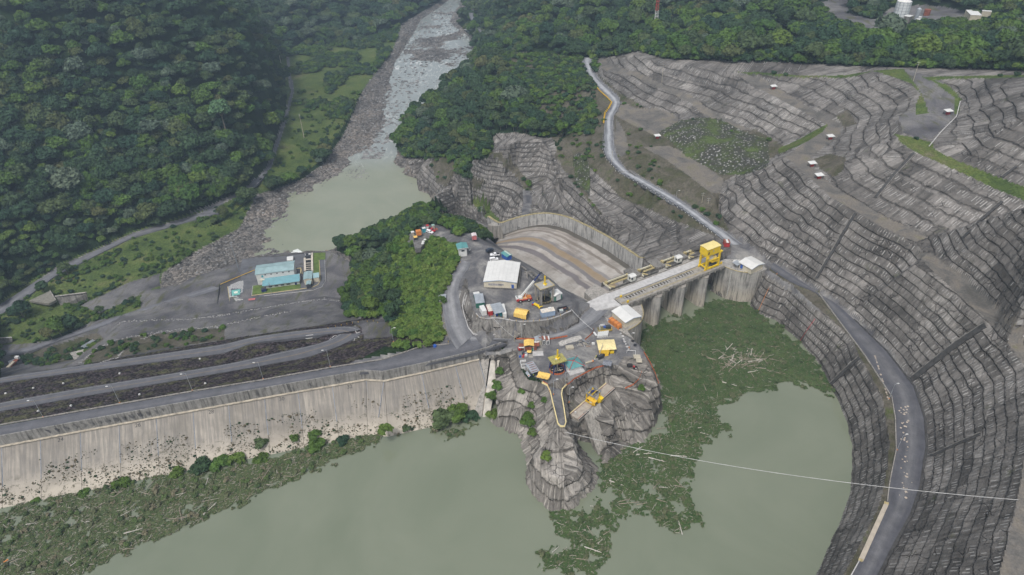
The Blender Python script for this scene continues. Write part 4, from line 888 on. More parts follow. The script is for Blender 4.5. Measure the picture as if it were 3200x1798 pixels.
for c in scatter(-330,-60,700,1150,4.2,(GRASS,)):
    if fb2(c) and random.random()<.8: sh.append((c[0],c[1],c[2]+.2,random.uniform(1.,2.6),random.uniform(0,6.28),random.randrange(4)))
for c in scatter(60,460,360,640,3.2,(FOREST,)):
    if c[3]>1480 and 120<c[4]<240 or (2040<c[3]<2500 and 40<c[4]<120): sh.append((c[0],c[1],c[2]+.3,random.uniform(1.2,2.6),random.uniform(0,6.28),random.randrange(4)))
for c in scatter(-110,30,330,640,3.,(FOREST,)):
    if (1000<c[3]<1420 and 340<c[4]<470) or (850<c[3]<1230 and 520<c[4]<605): sh.append((c[0],c[1],c[2]+.4,random.uniform(1.1,2.2),random.uniform(0,6.28),random.randrange(4)))
for c in scatter(-75,15,225,345,2.1,(FOREST,)):
    if 985<c[3]<1150 and 570<c[4]<875: sh.append((c[0],c[1],c[2]+.3,random.uniform(.7,1.5),random.uniform(0,6.28),random.choice((4,5,4,5,2,3))))
for c in scatter(-110,-20,250,400,3.2,(FOREST,)):
    if 860<c[3]<1010: sh.append((c[0],c[1],c[2]+.5,random.uniform(1,2.),random.uniform(0,6.28),random.randrange(4)))
LEAFV=leafmat('leaves_vine',(.085,.145,.028),(.105,.165,.035),(.13,.18,.045)); gn_instances('undergrowth_shrubs',sh,SHRUB+SHB+[recolor(c,LEAFV) for c in SHRUB])
# ------------------------------------------------------------------ floating plant mats
MATS=[[(-60,1330),(0,1288),(100,1262),(300,1222),(430,1196),(560,1176),(700,1148),(850,1112),(980,1082),(1000,1085),(930,1118),(880,1145),(800,1185),(730,1212),(650,1240),(600,1278),(540,1285),(500,1312),(380,1362),(260,1415),(180,1455),(-60,1500)],
 [(1075,1090),(1120,1075),(1200,1065),(1205,1078),(1110,1108)],
 [(1612,850),(1640,815),(1720,800),(1790,755),(1880,755),(1960,825),(2030,880),(2080,950),(2115,1000),(2080,995),(2020,968),(1990,962),(1960,975),(1880,985),(1850,1010),(1790,1040),(1845,1085),(1800,1100),(1770,1130),(1750,1190),(1730,1240),(1760,1315),(1720,1338),(1650,1325),(1640,1290),(1560,1300),(1540,1360),(1500,1460),(1340,1460),(1355,1400),(1400,1350),(1390,1285),(1480,1290),(1515,1230),(1500,1165),(1560,1118),(1640,1112),(1665,1070),(1670,1000),(1640,940)]]
step=.42; ax=np.arange(-235,165,step); ay=np.arange(98,312,step); MX,MY=np.meshgrid(ax,ay); mpx,mpy=projn(MX,MY,RW); mpx=mpx*.805; mpy=mpy*.805
jx=mpx+fbm(MX/3,MY/3,o=3)*22+fbm(MX/.9,MY/.9,o=1)*5; jy=mpy+fbm(MX/3+50,MY/3,o=3)*22
dens=fbm(MX/5.5,MY/5.5,o=4)+fbm(MX/1.3,MY/1.3,o=2)*.35
mm=np.zeros(MX.shape,bool); which=np.zeros(MX.shape,int)
for i,pl in enumerate(MATS):
    q=inpoly(jx,jy,pl)
    if i==2: thr=np.where(mpy<1000,-.75,np.clip(-.42+(mpy-1000)/1000*.75,-.42,.0))
    elif i==0: thr=-.40
    else: thr=-.2
    q&=dens>thr; mm|=q; which[q]=i
mh=RW+.12+.30*np.clip(fbm(MX/1.1,MY/1.1,o=3)+.4,0,2)+rng.normal(0,.07,MX.shape)
m=MT('floating_plants',rough=.85,spec=.1); p=m.wpos(); n=m.noise(p,.13,4,.7); n2=m.noise(p,2.2,4,.8)
a=m.ramp(n,[(.3,(.04,.075,.03)),(.5,(.062,.105,.036)),(.68,(.095,.13,.055)),(.8,(.13,.14,.09))]); m.col(m.mix(1.0,a,m.ramp(n2,[(.3,.45),(.7,1.45)]),'MULTIPLY')); m.bump(n2,.9,.4); MATM=m.m
m=MT('floating_debris_plants',rough=.85,spec=.1); p=m.wpos(); n=m.noise(p,.16,4,.7); n2=m.noise(p,1.8,4,.8)
a=m.ramp(n,[(.3,(.06,.085,.038)),(.5,(.085,.11,.05)),(.66,(.115,.13,.07)),(.78,(.15,.15,.10))]); m.col(m.mix(1.0,a,m.ramp(n2,[(.3,.45),(.7,1.45)]),'MULTIPLY')); m.bump(n2,.9,.4); MATL=m.m
for nm,sel,mt_ in (('floating_plant_mat_by_dam',(which==0)|(which==1),MATL),('floating_plant_mat_by_gates',which==2,MATM)):
    mk=(mm&sel)[:-1,:-1]; o=gridobj(nm.rsplit('_by',1)[0],MX,MY,mh,mk,mt_); o['kind']='stuff'
# tufts on the mats
tf=[]
sel=np.nonzero(mm)
k_=rng.choice(len(sel[0]),42000)
for a_ in k_:
    i,j=sel[0][a_],sel[1][a_]; w_=which[i,j]
    tf.append((MX[i,j]+random.uniform(-.2,.2),MY[i,j]+random.uniform(-.2,.2),RW+.12,random.uniform(.07,.17)*(1.0 if random.random()<.985 else 4.),random.uniform(0,6.28),random.randrange(2)+(0 if w_==2 else random.choice((0,2)))))
TU=[recolor(SHRUB[0],simple('tuft_olive',(.12,.135,.07),.9,var=.35,scale=.5)),recolor(SHRUB[1],simple('tuft_green',(.075,.115,.045),.9,var=.35,scale=.5)),recolor(SHRUB[0],simple('tuft_dry',(.19,.175,.11),.9,var=.3,scale=.5)),recolor(SHRUB[1],simple('tuft_bright',(.10,.15,.05),.9,var=.3,scale=.5))]
gn_instances('floating_tufts',tf,TU)
# driftwood
WOOD=[simple('driftwood_%d'%i,c,.85,var=.25,scale=1.5) for i,c in enumerate([(.36,.33,.28),(.27,.23,.18),(.5,.47,.42)])]
def logmesh(i,ln,r):
    bm=bmesh.new(); rr=random.Random(i); n=6; segs=5; rings=[]
    for s_ in range(segs+1):
        t=s_/segs; x=(t-.5)*ln; cy=math.sin(t*3+i)*ln*.03; cz=math.cos(t*2+i)*.05; rad=r*(1-.5*t)*rr.uniform(.9,1.1)
        rings.append([bm.verts.new((x,cy+rad*math.cos(k*6.283/n),cz+rad*math.sin(k*6.283/n))) for k in range(n)])
    for a,b in zip(rings[:-1],rings[1:]):
        for k in range(n): bm.faces.new((a[k],a[(k+1)%n],b[(k+1)%n],b[k]))
    bm.faces.new(rings[0][::-1]); bm.faces.new(rings[-1])
    for q in range(2):
        t=rr.uniform(.4,.8); x=(t-.5)*ln; m_=Matrix.Translation((x,.0,0))@Matrix.Rotation(rr.uniform(.5,1.1)*(1 if q else -1),4,'Z')@Matrix.Translation((.25*ln*.5,0,0))@Matrix.Rotation(math.pi/2,4,'Y')
        bmesh.ops.create_cone(bm,segments=5,radius1=r*.4,radius2=r*.15,depth=ln*.22,cap_ends=True,matrix=m_)
    me=bpy.data.meshes.new('log'); bm.to_mesh(me); bm.free(); me.materials.append(WOOD[i%3]); return me
LOGS=[logmesh(i,l_,r_) for i,(l_,r_) in enumerate([(3,.12),(4.5,.16),(6.5,.2),(2.2,.1),(8,.2),(3.6,.13)])]
def inmat(fx,fy): 
    return any(inpoly(np.array([fx]),np.array([fy]),pl)[0] for pl in MATS)
ln_=0
while ln_<250:
    if random.random()<.45: fx,fy=random.uniform(-10,980),random.uniform(1085,1447); g=0
    elif random.random()<.3: fx,fy=random.gauss(1870,40),random.gauss(905,16); g=1
    else: fx,fy=random.uniform(1350,2000),random.uniform(900,1447) ; g=1
    if not inmat(fx,fy): continue
    if g==1 and fy<1000 and not(1780<fx<1960) and random.random()<.8: continue
    p=P('F',fx,fy,RW); o=link(bpy.data.objects.new('floating_log',random.choice(LOGS if random.random()<.5 else LOGS[:2]+LOGS[3:4]))); o.location=(p.x,p.y,RW+random.uniform(.38,.6)); o.rotation_euler=(random.uniform(0,6),random.uniform(-.05,.05),random.gauss(.5,.8)); 
    tag(o,*(('pale driftwood log lying in the plant mat along the foot of the dam face','log','driftwood along the dam face') if g==0 else ('bleached driftwood log lying in the dark green plant mat beside the intake rock','log','driftwood in the right hand plant mat'))); ln_+=1
tw=bmesh.new()
for k in range(3000):
    a_=rng.integers(len(sel[0])); i,j=sel[0][a_],sel[1][a_]
    if which[i,j]==2 and mpy[i,j]<1000 and random.random()<.85: continue
    ln=random.uniform(.6,1.8); m_=Matrix.Translation((MX[i,j],MY[i,j],RW+.5))@Matrix.Rotation(random.gauss(.5,.9),4,'Z')@Matrix.Rotation(random.gauss(0,.08),4,'Y')@Matrix.Diagonal((ln,.09,.07,1)); bmesh.ops.create_cube(tw,size=1,matrix=m_)
me=bpy.data.meshes.new('floating_twigs'); tw.to_mesh(me); tw.free(); me.materials.append(WOOD[0]); tag(link(bpy.data.objects.new('floating_twigs',me)),kind='stuff')
# river boulders
bm=bmesh.new()
bl=scatter(-330,60,400,1150,3.2,(RIVERBED,))
for c in bl:
    if random.random()<.35:
        s=random.uniform(.25,.8)*(1+c[1]/900); m_=Matrix.Translation((c[0],c[1],c[2]+s*.15))@Matrix.Rotation(random.uniform(0,6),4,'Z')@Matrix.Diagonal((s*random.uniform(.8,1.5),s,s*.65,1)); bmesh.ops.create_icosphere(bm,subdivisions=1,radius=1,matrix=m_)
rr=random.Random(31)
for k in range(520):
    t_=rr.random(); y=590+t_*t_*600; x0_=-133+(y-590)*.03; w_=14+(y-590)*.045; x=x0_+rr.uniform(-.2,1)*w_*1.1; a,b=plan(x,y,TW)
    if hz(x,y)>TW: continue
    s=rr.uniform(.4,1.2)*(.6+y/900); bmesh.ops.create_icosphere(bm,subdivisions=1,radius=1,matrix=Matrix.Translation((x,y,TW))@Matrix.Diagonal((s*1.3,s,s*.6,1)))
for k in range(160):
    p=P('F',900+rr.gauss(0,14),437+rr.gauss(0,9),TW); s=rr.uniform(.25,.7); bmesh.ops.create_icosphere(bm,subdivisions=1,radius=1,matrix=Matrix.Translation(p)@Matrix.Diagonal((s*1.3,s,s*.5,1)))
me=bpy.data.meshes.new('river_boulders'); bm.to_mesh(me); bm.free(); me.materials.append(simple('boulder',(.2,.195,.19),.85,var=.45,scale=.12)); tag(link(bpy.data.objects.new('river_boulders',me)),kind='stuff')
# haze
bm=bmesh.new(); bmesh.ops.create_cube(bm,size=1,matrix=Matrix.Translation((0,950,75))@Matrix.Diagonal((3600,2100,372,1))); me=bpy.data.meshes.new('haze'); bm.to_mesh(me); bm.free()
hm=bpy.data.materials.new('haze'); hm.use_nodes=True; ht=hm.node_tree; ht.nodes.remove(ht.nodes['Principled BSDF']); pv=ht.nodes.new('ShaderNodeVolumePrincipled'); pv.inputs['Color'].default_value=(.62,.8,1,1); pv.inputs['Density'].default_value=.00026; pv.inputs['Anisotropy'].default_value=.3
ht.links.new(pv.outputs[0],[n for n in ht.nodes if n.type=='OUTPUT_MATERIAL'][0].inputs['Volume']); me.materials.append(hm); tag(link(bpy.data.objects.new('haze',me)),kind='stuff')
# ------------------------------------------------------------------ builders
def rectframe(tile,z,cs):
    pts=[P(tile,u,v,z) for u,v in cs]; c=sum(pts,Vector())/4
    ex=((pts[1]-pts[0])+(pts[2]-pts[3]))/2; ey=((pts[3]-pts[0])+(pts[2]-pts[1]))/2
    a=math.atan2(ex.y,ex.x); d=math.atan2(ey.y,ey.x)-a; d=(d+math.pi)%(2*math.pi)-math.pi
    a+=(d-math.copysign(math.pi/2,d))/2
    return c,a,ex.length,ey.length*abs(math.sin(d))
class Th:
    def __init__(s,name,label,cat,loc,rz=0.,group=None,kind=None):
        s.o=bpy.data.objects.new(name,None); COL.objects.link(s.o); s.o.location=loc; s.o.rotation_euler=(0,0,rz); s.o.empty_display_size=.5
        tag(s.o,label,cat,group,kind); s.mw=Matrix.Translation(loc)@Matrix.Rotation(rz,4,'Z')
    def part(s,name,mat,shapes,parent=None,smooth=False,label=None,bevel=0):
        me=shape_mesh(name,mat,shapes,smooth,bevel); o=bpy.data.objects.new(name,me); COL.objects.link(o); o.parent=parent or s.o
        if label: o['label']=label
        return o
def shape_mesh(name,mat,shapes,smooth=False,bevel=0):
    bm=bmesh.new()
    for sh in shapes:
        k=sh[0]
        if k=='b':      # box centre, size, optional euler
            m_=Matrix.Translation(sh[1]); 
            if len(sh)>3: m_=m_@Matrix.Rotation(sh[3][2],4,'Z')@Matrix.Rotation(sh[3][1],4,'Y')@Matrix.Rotation(sh[3][0],4,'X')
            g=bmesh.ops.create_cube(bm,size=1,matrix=m_@Matrix.Diagonal((*sh[2],1)))
        elif k=='c':    # cylinder p0,p1,r[,r2][,seg]
            p0,p1=Vector(sh[1]),Vector(sh[2]); d=p1-p0; r1=sh[3]; r2=sh[4] if len(sh)>4 else r1; sg=sh[5] if len(sh)>5 else 8
            m_=Matrix.Translation((p0+p1)/2)@d.to_track_quat('Z','Y').to_matrix().to_4x4(); bmesh.ops.create_cone(bm,cap_ends=True,segments=sg,radius1=r1,radius2=r2,depth=d.length,matrix=m_)
        elif k=='s':
            bmesh.ops.create_icosphere(bm,subdivisions=2,radius=1,matrix=Matrix.Translation(sh[1])@Matrix.Diagonal((*sh[2],1)))
        elif k=='p':    # prism: list of (y,z) profile, x0,x1
            a=[bm.verts.new((sh[2],y,z)) for y,z in sh[1]]; b=[bm.verts.new((sh[3],y,z)) for y,z in sh[1]]; n=len(a)
            bm.faces.new(a[::-1]); bm.faces.new(b)
            for i in range(n): bm.faces.new((a[i],a[(i+1)%n],b[(i+1)%n],b[i]))
        elif k=='e':    # extruded plan polygon z0,z1
            a=[bm.verts.new((x,y,sh[2])) for x,y in sh[1]]; b=[bm.verts.new((x,y,sh[3])) for x,y in sh[1]]; n=len(a)
            bm.faces.new(a[::-1]); bm.faces.new(b)
            for i in range(n): bm.faces.new((a[i],a[(i+1)%n],b[(i+1)%n],b[i]))
        elif k=='q':    # free quad sheet with thickness downward
            t=sh[2]; a=[bm.verts.new(v) for v in sh[1]]; b=[bm.verts.new(Vector(v)-Vector((0,0,t))) for v in sh[1]]; n=len(a)
            bm.faces.new(a); bm.faces.new(b[::-1])
            for i in range(n): bm.faces.new((a[i],b[i],b[(i+1)%n],a[(i+1)%n]))
    bmesh.ops.recalc_face_normals(bm,faces=bm.faces)
    if bevel: bmesh.ops.bevel(bm,geom=bm.edges[:],offset=bevel,segments=1,affect='EDGES')
    me=bpy.data.meshes.new(name); bm.to_mesh(me); bm.free(); me.materials.append(mat)
    if smooth: me.polygons.foreach_set('use_smooth',np.ones(len(me.polygons),bool))
    return me
def solo(name,label,cat,mat,shapes,loc=(0,0,0),rz=0,group=None,kind=None,smooth=False):
    o=bpy.data.objects.new(name,shape_mesh(name,mat,shapes,smooth)); COL.objects.link(o); o.location=loc; o.rotation_euler=(0,0,rz); tag(o,label,cat,group,kind); return o
def copy_tree(o,parent=None):
    c=o.copy(); COL.objects.link(c); c.parent=parent
    for ch in [x for x in o.children]: copy_tree(ch,c)
    return c
# ------------------------------------------------------------------ building materials
def concrete(name,base,dark=.55,streak=.7,sc=.35,warmlow=None):
    m=MT(name,rough=.85,spec=.25); p=m.wpos(); st=m.noise(m.wpos((.9,.9,.07)),1.1,4,.7); n=m.noise(p,sc,5,.65); f=m.noise(p,2.5,3,.6)
    a=m.ramp(n,[(.3,tuple(c*.72 for c in base)),(.55,base),(.75,tuple(min(1,c*1.2) for c in base))])
    if warmlow:
        g=m.n('ShaderNodeNewGeometry'); sx=m.n('ShaderNodeSeparateXYZ'); m.lk(g.outputs['Position'],sx.inputs[0]); wz=m.math('MULTIPLY_ADD',sx.outputs[2],1/6.,-warmlow[0]/6.); wz=m.math('ADD',wz,m.math('MULTIPLY',m.math('SUBTRACT',n,.5),.6)); a=m.mix(m.ramp(wz,[(0.,1.),(1.,0.)]),a,warmlow[1])
    a=m.mix(m.ramp(st,[(.48,0.),(.66,streak)]),a,tuple(c*dark*.5 for c in base)); a=m.mix(m.ramp(st,[(.3,.35),(.4,0.)]),a,(.5,.49,.46))
    m.col(m.mix(1.0,a,m.ramp(f,[(.3,.9),(.7,1.08)]),'MULTIPLY')); m.bump(f,.2,.1); return m.m
CONC=concrete('concrete',(.33,.31,.28)); PIERC=concrete('concrete_pier',(.36,.345,.32),.5,.85,.3,warmlow=(-15,(.42,.38,.32))); CONCD=concrete('concrete_dark',(.2,.19,.175),.5,.8); CONCW=concrete('concrete_wall_streaked',(.44,.43,.41),.42,.95,.3); DECKC=simple('deck_concrete',(.30,.28,.25),.85,var=.25,scale=.5); PALEC=simple('pale_road_concrete',(.45,.44,.43),.85,var=.16,scale=.5)
WHITE=simple('white_paint',(.62,.62,.6),.6,var=.08); ROOFW=simple('white_roof',(.62,.615,.59),.5,var=.06,scale=.3); CREAM=simple('cream_wall',(.56,.51,.40),.8,var=.1); YEL=simple('yellow_paint',(.72,.50,.02),.5,var=.08); YELP=simple('pale_yellow_roof',(.72,.60,.25),.6,var=.06); OCH=simple('ochre_steel',(.40,.33,.17),.7,var=.25,scale=1.5)
TARP=simple('yellow_tarp',(.72,.48,.13),.7,var=.14,scale=1.2); ORG=simple('orange_paint',(.55,.2,.05),.6,var=.15); RED=simple('red_paint',(.42,.04,.04),.5,var=.15); BLUE=simple('blue_paint',(.03,.10,.38),.5,var=.12); NAVY=simple('navy_paint',(.025,.04,.14),.5,var=.12); TEAL=simple('teal_roof',(.10,.27,.27),.55,var=.12,scale=.4); TEALL=simple('weathered_teal_roof',(.27,.38,.39),.55,var=.14,scale=.25); GRN=simple('green_wall',(.03,.14,.10),.7); GALV=simple('galvanised_sheet',(.38,.41,.44),.45,.3,var=.15,scale=.5); RUST=simple('rusty_sheet',(.24,.08,.05),.85,var=.35,scale=.8); LBLUE=simple('light_blue_wall',(.28,.36,.47),.7,var=.1); BLACK=simple('black_rubber',(.02,.02,.022),.7); GLASS=simple('dark_glass',(.03,.035,.04),.15,var=.05); DARKM=simple('dark_steel',(.06,.065,.075),.5,.2); GREYT=simple('grey_tarp',(.20,.21,.235),.7,var=.2,scale=1.); FEN=simple('orange_net',(.52,.13,.05),.8,var=.3,scale=2.); GRS=G[GRASS]; LAWN=simple('lawn',(.10,.15,.035),.95,var=.25,scale=.4); PIPE=simple('pale_pipe',(.6,.6,.58),.6); PINK=simple('faded_red_panel',(.5,.16,.16),.7); TANB=simple('tan_sheet',(.42,.38,.30),.8,var=.15)
# ------------------------------------------------------------------ dam
m=MT('dam_slab',rough=.85,spec=.25); at=m.attr('road'); sx=m.n('ShaderNodeSeparateXYZ'); m.lk(at.outputs['Vector'],sx.inputs[0]); oi=m.n('ShaderNodeObjectInfo'); p=m.wpos()
cv=m.n('ShaderNodeCombineXYZ'); m.set(cv.inputs[0],m.math('MULTIPLY_ADD',sx.outputs[0],9.,m.math('MULTIPLY',oi.outputs['Random'],50))); m.set(cv.inputs[1],m.math('MULTIPLY',sx.outputs[1],1.1)); st=m.noise(cv.outputs[0],1.6,5,.7); n=m.noise(p,.2,5,.65)
a=m.ramp(n,[(.3,(.295,.265,.225)),(.6,(.395,.355,.30))]); a=m.mix(1.0,a,m.ramp(oi.outputs['Random'],[(0.,.78),(1.,1.08)]),'MULTIPLY')
gr_=m.ramp(sx.outputs[1],[(.0,.75),(.45,.65),(.62,0.)]); a=m.mix(m.math('MULTIPLY',gr_,m.ramp(st,[(.36,.2),(.58,1.)])),a,(.125,.12,.115))
a=m.mix(m.ramp(m.noise(p,.045,5,.7,.6),[(.48,0.),(.66,.6)]),a,(.17,.155,.13)); a=m.mix(m.ramp(sx.outputs[1],[(.62,0.),(.74,.6)]),a,(.44,.395,.325))
db=m.noise(p,.28,6,.78,1.); dm=m.ramp(sx.outputs[1],[(.42,0.),(.55,.8),(.75,.85),(.92,.5)]); a=m.mix(m.math('MULTIPLY',m.ramp(m.math('ADD',db,m.math('MULTIPLY',m.noise(p,1.6,3,.7),.35)),[(.72,0.),(.78,1.)]),dm),a,(.07,.065,.04))
m.col(a); m.bump(n,.15,.1); SLAB=m.m
jx_=[('g',-760,0),('g',-505,0),('g',-248,0),('g',10,614),('g',262,565),('g',520,513),('g',770,466),('g',1012,423),('g',1250,380),('g',1480,338),('g',1713,296),('g',1930,257),('g',2152,217),('g',2370,178)]
def on_wall(x):   # world point on the foot of the parapet at tile column x
    pts_=[(-900,800),(0,612),(520,513),(1010,423),(1480,338),(1950,253),(2370,178)]
    for (a,b),(c,d) in zip(pts_[:-1],pts_[1:]):
        if x<=c: return P('g',x,b+(d-b)*(x-a)/(c-a),-4.4)
    return P('g',x,178-(x-2370)*.18,-4.4)
jp=[on_wall(j[1]) for j in jx_]+[P('F',966,958,-4.4),P('F',1060,938,-4.4),P('F',1145,918,-4.4),P('F',1205,904,-4.4)]
dam=Th('dam_face','pale sloping concrete dam face of wide slabs streaked with dirt above the green water','dam',(0,0,0))
slabs=[]
jn_=[]
for i in range(len(jp)):
    t=(jp[min(i+1,len(jp)-1)]-jp[max(i-1,0)]); t.z=0; t.normalize(); jn_.append(Vector((t.y,-t.x,0)))
for i,(a,b) in enumerate(zip(jp[:-1],jp[1:])):
    t=(b-a); t.z=0; L0=t.length; t.normalize(); dn=Vector((t.y,-t.x,0)); 
    fall=17.5; dv=dn*fall*1.34+Vector((0,0,-fall)); a2=a+t*.07; b2=b-t*.07; K=8; vs=[];fs=[];uv=[]
    nrm=t.cross(dv).normalized(); nrm=nrm if nrm.z>0 else -nrm
    for r_ in range(K+1):
        for c_ in range(3):
            q=a2.lerp(b2,c_/2)+(jn_[i].lerp(jn_[i+1],c_/2)*fall*1.34+Vector((0,0,-fall)))*(r_/K); vs.append(q); uv.append((c_/2,r_/K))
    for r_ in range(K):
        for c_ in range(2): k=r_*3+c_; fs.append((k,k+1,k+4,k+3))
    base_=len(vs)
    for q,u in [(vs[0],uv[0]),(vs[2],uv[2]),(vs[3*K],uv[3*K]),(vs[3*K+2],uv[3*K+2])]: vs.append(q-nrm*.6); uv.append(u)
    fs+= [(0,3*K,base_+2,base_),(2,base_+1,base_+3,3*K+2),(0,base_,base_+1,2)]
    me=bpy.data.meshes.new('slab'); me.from_pydata(vs,[],fs); at_=me.attributes.new('road','FLOAT_VECTOR','POINT'); at_.data.foreach_set('vector',[c for u in uv for c in (u[0],u[1],0)]); me.materials.append(SLAB)
    bm=bmesh.new(); bm.from_mesh(me); bmesh.ops.recalc_face_normals(bm,faces=bm.faces)
    if sum(f.normal.z*f.calc_area() for f in bm.faces)<0: bmesh.ops.reverse_faces(bm,faces=bm.faces)
    bm.to_mesh(me); bm.free(); o=link(bpy.data.objects.new('slab',me),dam.o); slabs.append((a,b,t,dv,nrm,o))
    q=b+nrm*.01; e_=b+dv*.55; bmj=[('c',q,e_+nrm*.01,.13,.13,4)]
    link(bpy.data.objects.new('joint_seal',shape_mesh('joint_seal',simple('joint_grey',(.25,.28,.33),.8) if i==0 else bpy.data.materials['joint_grey'],bmj)),dam.o)
def text_obj(txt,size,mat,M_,parent=None,name='painted_number'):
    cu=bpy.data.curves.new(name,'FONT'); cu.body=txt; cu.size=size; cu.extrude=.01; cu.align_x='CENTER'; cu.align_y='CENTER'
    tmp=bpy.data.objects.new('tmp',cu); COL.objects.link(tmp); dg=bpy.context.evaluated_depsgraph_get(); me=bpy.data.meshes.new_from_object(tmp.evaluated_get(dg)); bpy.data.objects.remove(tmp)
    me.materials.clear(); me.materials.append(mat); o=bpy.data.objects.new(name,me); COL.objects.link(o); o.matrix_world=M_
    if parent: o.parent=parent
    return o
INK=simple('black_lettering',(.05,.05,.05),.9,var=.3)
def mat3(x,y,z,loc): return Matrix(((x.x,y.x,z.x,loc.x),(x.y,y.y,z.y,loc.y),(x.z,y.z,z.z,loc.z),(0,0,0,1)))
for si,tx in ((4,'24'),(6,'26'),(8,'28'),(10,'30'),(12,'32')):
    a,b,t,dv,nrm,o=slabs[si]; text_obj(tx,2.3,INK,mat3(t,-dv.normalized(),nrm,a.lerp(b,.5)+dv*.07+nrm*.04),o)
# parapet wall on the dam crest
def wallstrip(name,label,cat,mat,basepts,z0,z1,thick,parts=None,group=None,step=None,side=1,kind=None,cap=None):
    T_=Th(name,label,cat,(0,0,0),0,group,kind); 
    pts_=[Vector((p.x,p.y,0)) for p in basepts]; zs0=[p.z if z0 is None else z0 for p in basepts]; n=len(pts_)
    off=[]
    for i in range(n):
        d=(pts_[min(i+1,n-1)]-pts_[max(i-1,0)]).normalized(); off.append(Vector((-d.y,d.x,0))*thick*side)
    vs=[];fs=[]
    for i in range(n):
        zb=zs0[i]; zt=z1[i] if isinstance(z1,(list,tuple)) else z1
        vs+= [(*pts_[i].xy,zb),(*pts_[i].xy,zt),(*(pts_[i]+off[i]).xy,zt),(*(pts_[i]+off[i]).xy,zb)]
    for i in range(n-1):
        o=i*4
        for k in range(4): fs.append((o+k,o+(k+1)%4,o+4+(k+1)%4,o+4+k))
    fs.append((0,3,2,1)); o=(n-1)*4; fs.append((o,o+1,o+2,o+3))
    me=bpy.data.meshes.new('wall'); me.from_pydata(vs,[],fs); bm=bmesh.new(); bm.from_mesh(me); bmesh.ops.recalc_face_normals(bm,faces=bm.faces); bm.to_mesh(me); bm.free(); me.materials.append(mat); link(bpy.data.objects.new('wall',me),T_.o)
    return T_
def densify(pl,st):
    out=[]
    for a,b in zip(pl[:-1],pl[1:]):
        n=max(1,int((b-a).length/st)); out+= [a.lerp(b,k/n) for k in range(n)]
    return out+[pl[-1]]
PARA=concrete('parapet_concrete',(.26,.25,.235),.5,.95,.6)
wl=[Vector((p.x,p.y,-4.7)) for p in jp]+[P('F',1262,886,-4.7)]
wallstrip('parapet_wall','stained grey concrete parapet wall standing along the crest road above the dam face','wall',PARA,wl,None,.95,.45,side=1)
c_=[Vector((p.x,p.y,-4.35)) for p in jp]; 
wallstrip('face_walkway','thin pale concrete ledge running along the foot of the parapet wall','ledge',simple('ledge',(.45,.4,.32),.85,var=.3,scale=.5),c_,None,-4.05,.9,side=-1)
wallstrip('crest_kerb','low grey concrete kerb between the crest road and the dark rock embankment','kerb',CONC,line('g',[(-900,640),(0,477),(780,340),(1250,258),(1700,185),(2140,105),(2488,50)],.05)+line('F',[(1060,873),(1130,867)],.05),None,.55,.3)
# plinth strips at the right end of the dam face
q=[P('c',150,475,-4.5),P('c',272,470,-4.5),P('c',120,1320,-19.5),P('c',30,1320,-19.5)]
solo('plinth_slab','bright concrete strip running down to the water at the right end of the dam face','slab',simple('bright_conc',(.47,.44,.39),.85,var=.2,scale=.35),[('q',q,.8)])
q=[P('c',0,490,-4.5),P('c',128,478,-4.5),P('c',20,1320,-19.6),P('c',-120,1320,-19.6)]
solo('plinth_slab','duller concrete strip beside the bright one at the right end of the dam face','slab',CONC,[('q',q,.9)])
# ------------------------------------------------------------------ spillway gates and bridge
O2=P('b',690,1050,2); X2_=P('b',1930,560,2); ba=math.atan2(X2_.y-O2.y,X2_.x-O2.x); bd=Vector((math.cos(ba),math.sin(ba),0)); bn=Vector((-bd.y,bd.x,0))
def bl(v): d=v-O2; return d.dot(bd),d.dot(bn)
BZ=Vector((O2.x,O2.y,0))
noses=[bl(P('b',u,v,RW)) for u,v in ((1080,1360),(1390,1230),(1690,1100))]
br=Th('gate_bridge','long concrete gate bridge with crane rails and open slots over the spillway bays','bridge',BZ,ba)
slots=[(0.8,13.8),(17,30),(32.5,45.5),(48.5,60)]
sh=[('b',(30,1.35,1.0),(66.6,3.3,2.0)),('b',(30,4.9+.75,1.0),(66.6,1.3,2.0))]
xs_=[-3.3]+[v for s_ in slots[:3] for v in s_]+[63.3]
for a,b in zip(xs_[::2],xs_[1::2]): sh.append(('b',((a+b)/2,4.0,1.0),(b-a-.004,2.0-.004,1.99)))
br.part('deck',DECKC,sh)
br.part('roadway',PALEC,[('b',(30,8.9,1.0),(68,5.2,2.02))])
for s_ in slots[:3]:
    for k in range(7):
        x=s_[0]+.9+k*(s_[1]-s_[0]-1.8)/6; br.part('cross_beam',PALEC,[('b',(x,4.0,1.55),(.35,1.98,.5))])
br.part('rail',OCH,[('b',(30,.9,2.07),(66,.18,.14)),('b',(30,1.5,2.06),(66,.1,.1))]); br.part('rail',OCH,[('b',(30,5.6,2.07),(66,.18,.14)),('b',(30,5.1,2.06),(66,.1,.1))])
br.part('parapet',DECKC,[('b',(30,11.7,1.3),(67,.35,2.6))]); br.part('edge_beam',CONC,[('b',(30,-.45,1.25),(66.6,.28,1.2))])
for k in range(16): br.part('bracket',CONC,[('b',(2+k*3.9,-.8,.2),(.3,.5,.9))])
br.part('approach_ramp',PALEC,[('p',[(6.3,1.9),(11.6,1.9),(11.6,0),(6.3,0)],-3.4,-3.3)]); bm=bmesh.new(); v=[bm.verts.new(c) for c in [(-16,5,.12),(-3.95,0,2.0),(-3.95,12,2.0),(-16,13,.12),(-16,5,-1),(-3.95,0,-1),(-3.95,12,-1),(-16,13,-1)]]
for f in ((0,1,2,3),(0,4,5,1),(3,2,6,7),(0,3,7,4)): bm.faces.new([v[i] for i in f])
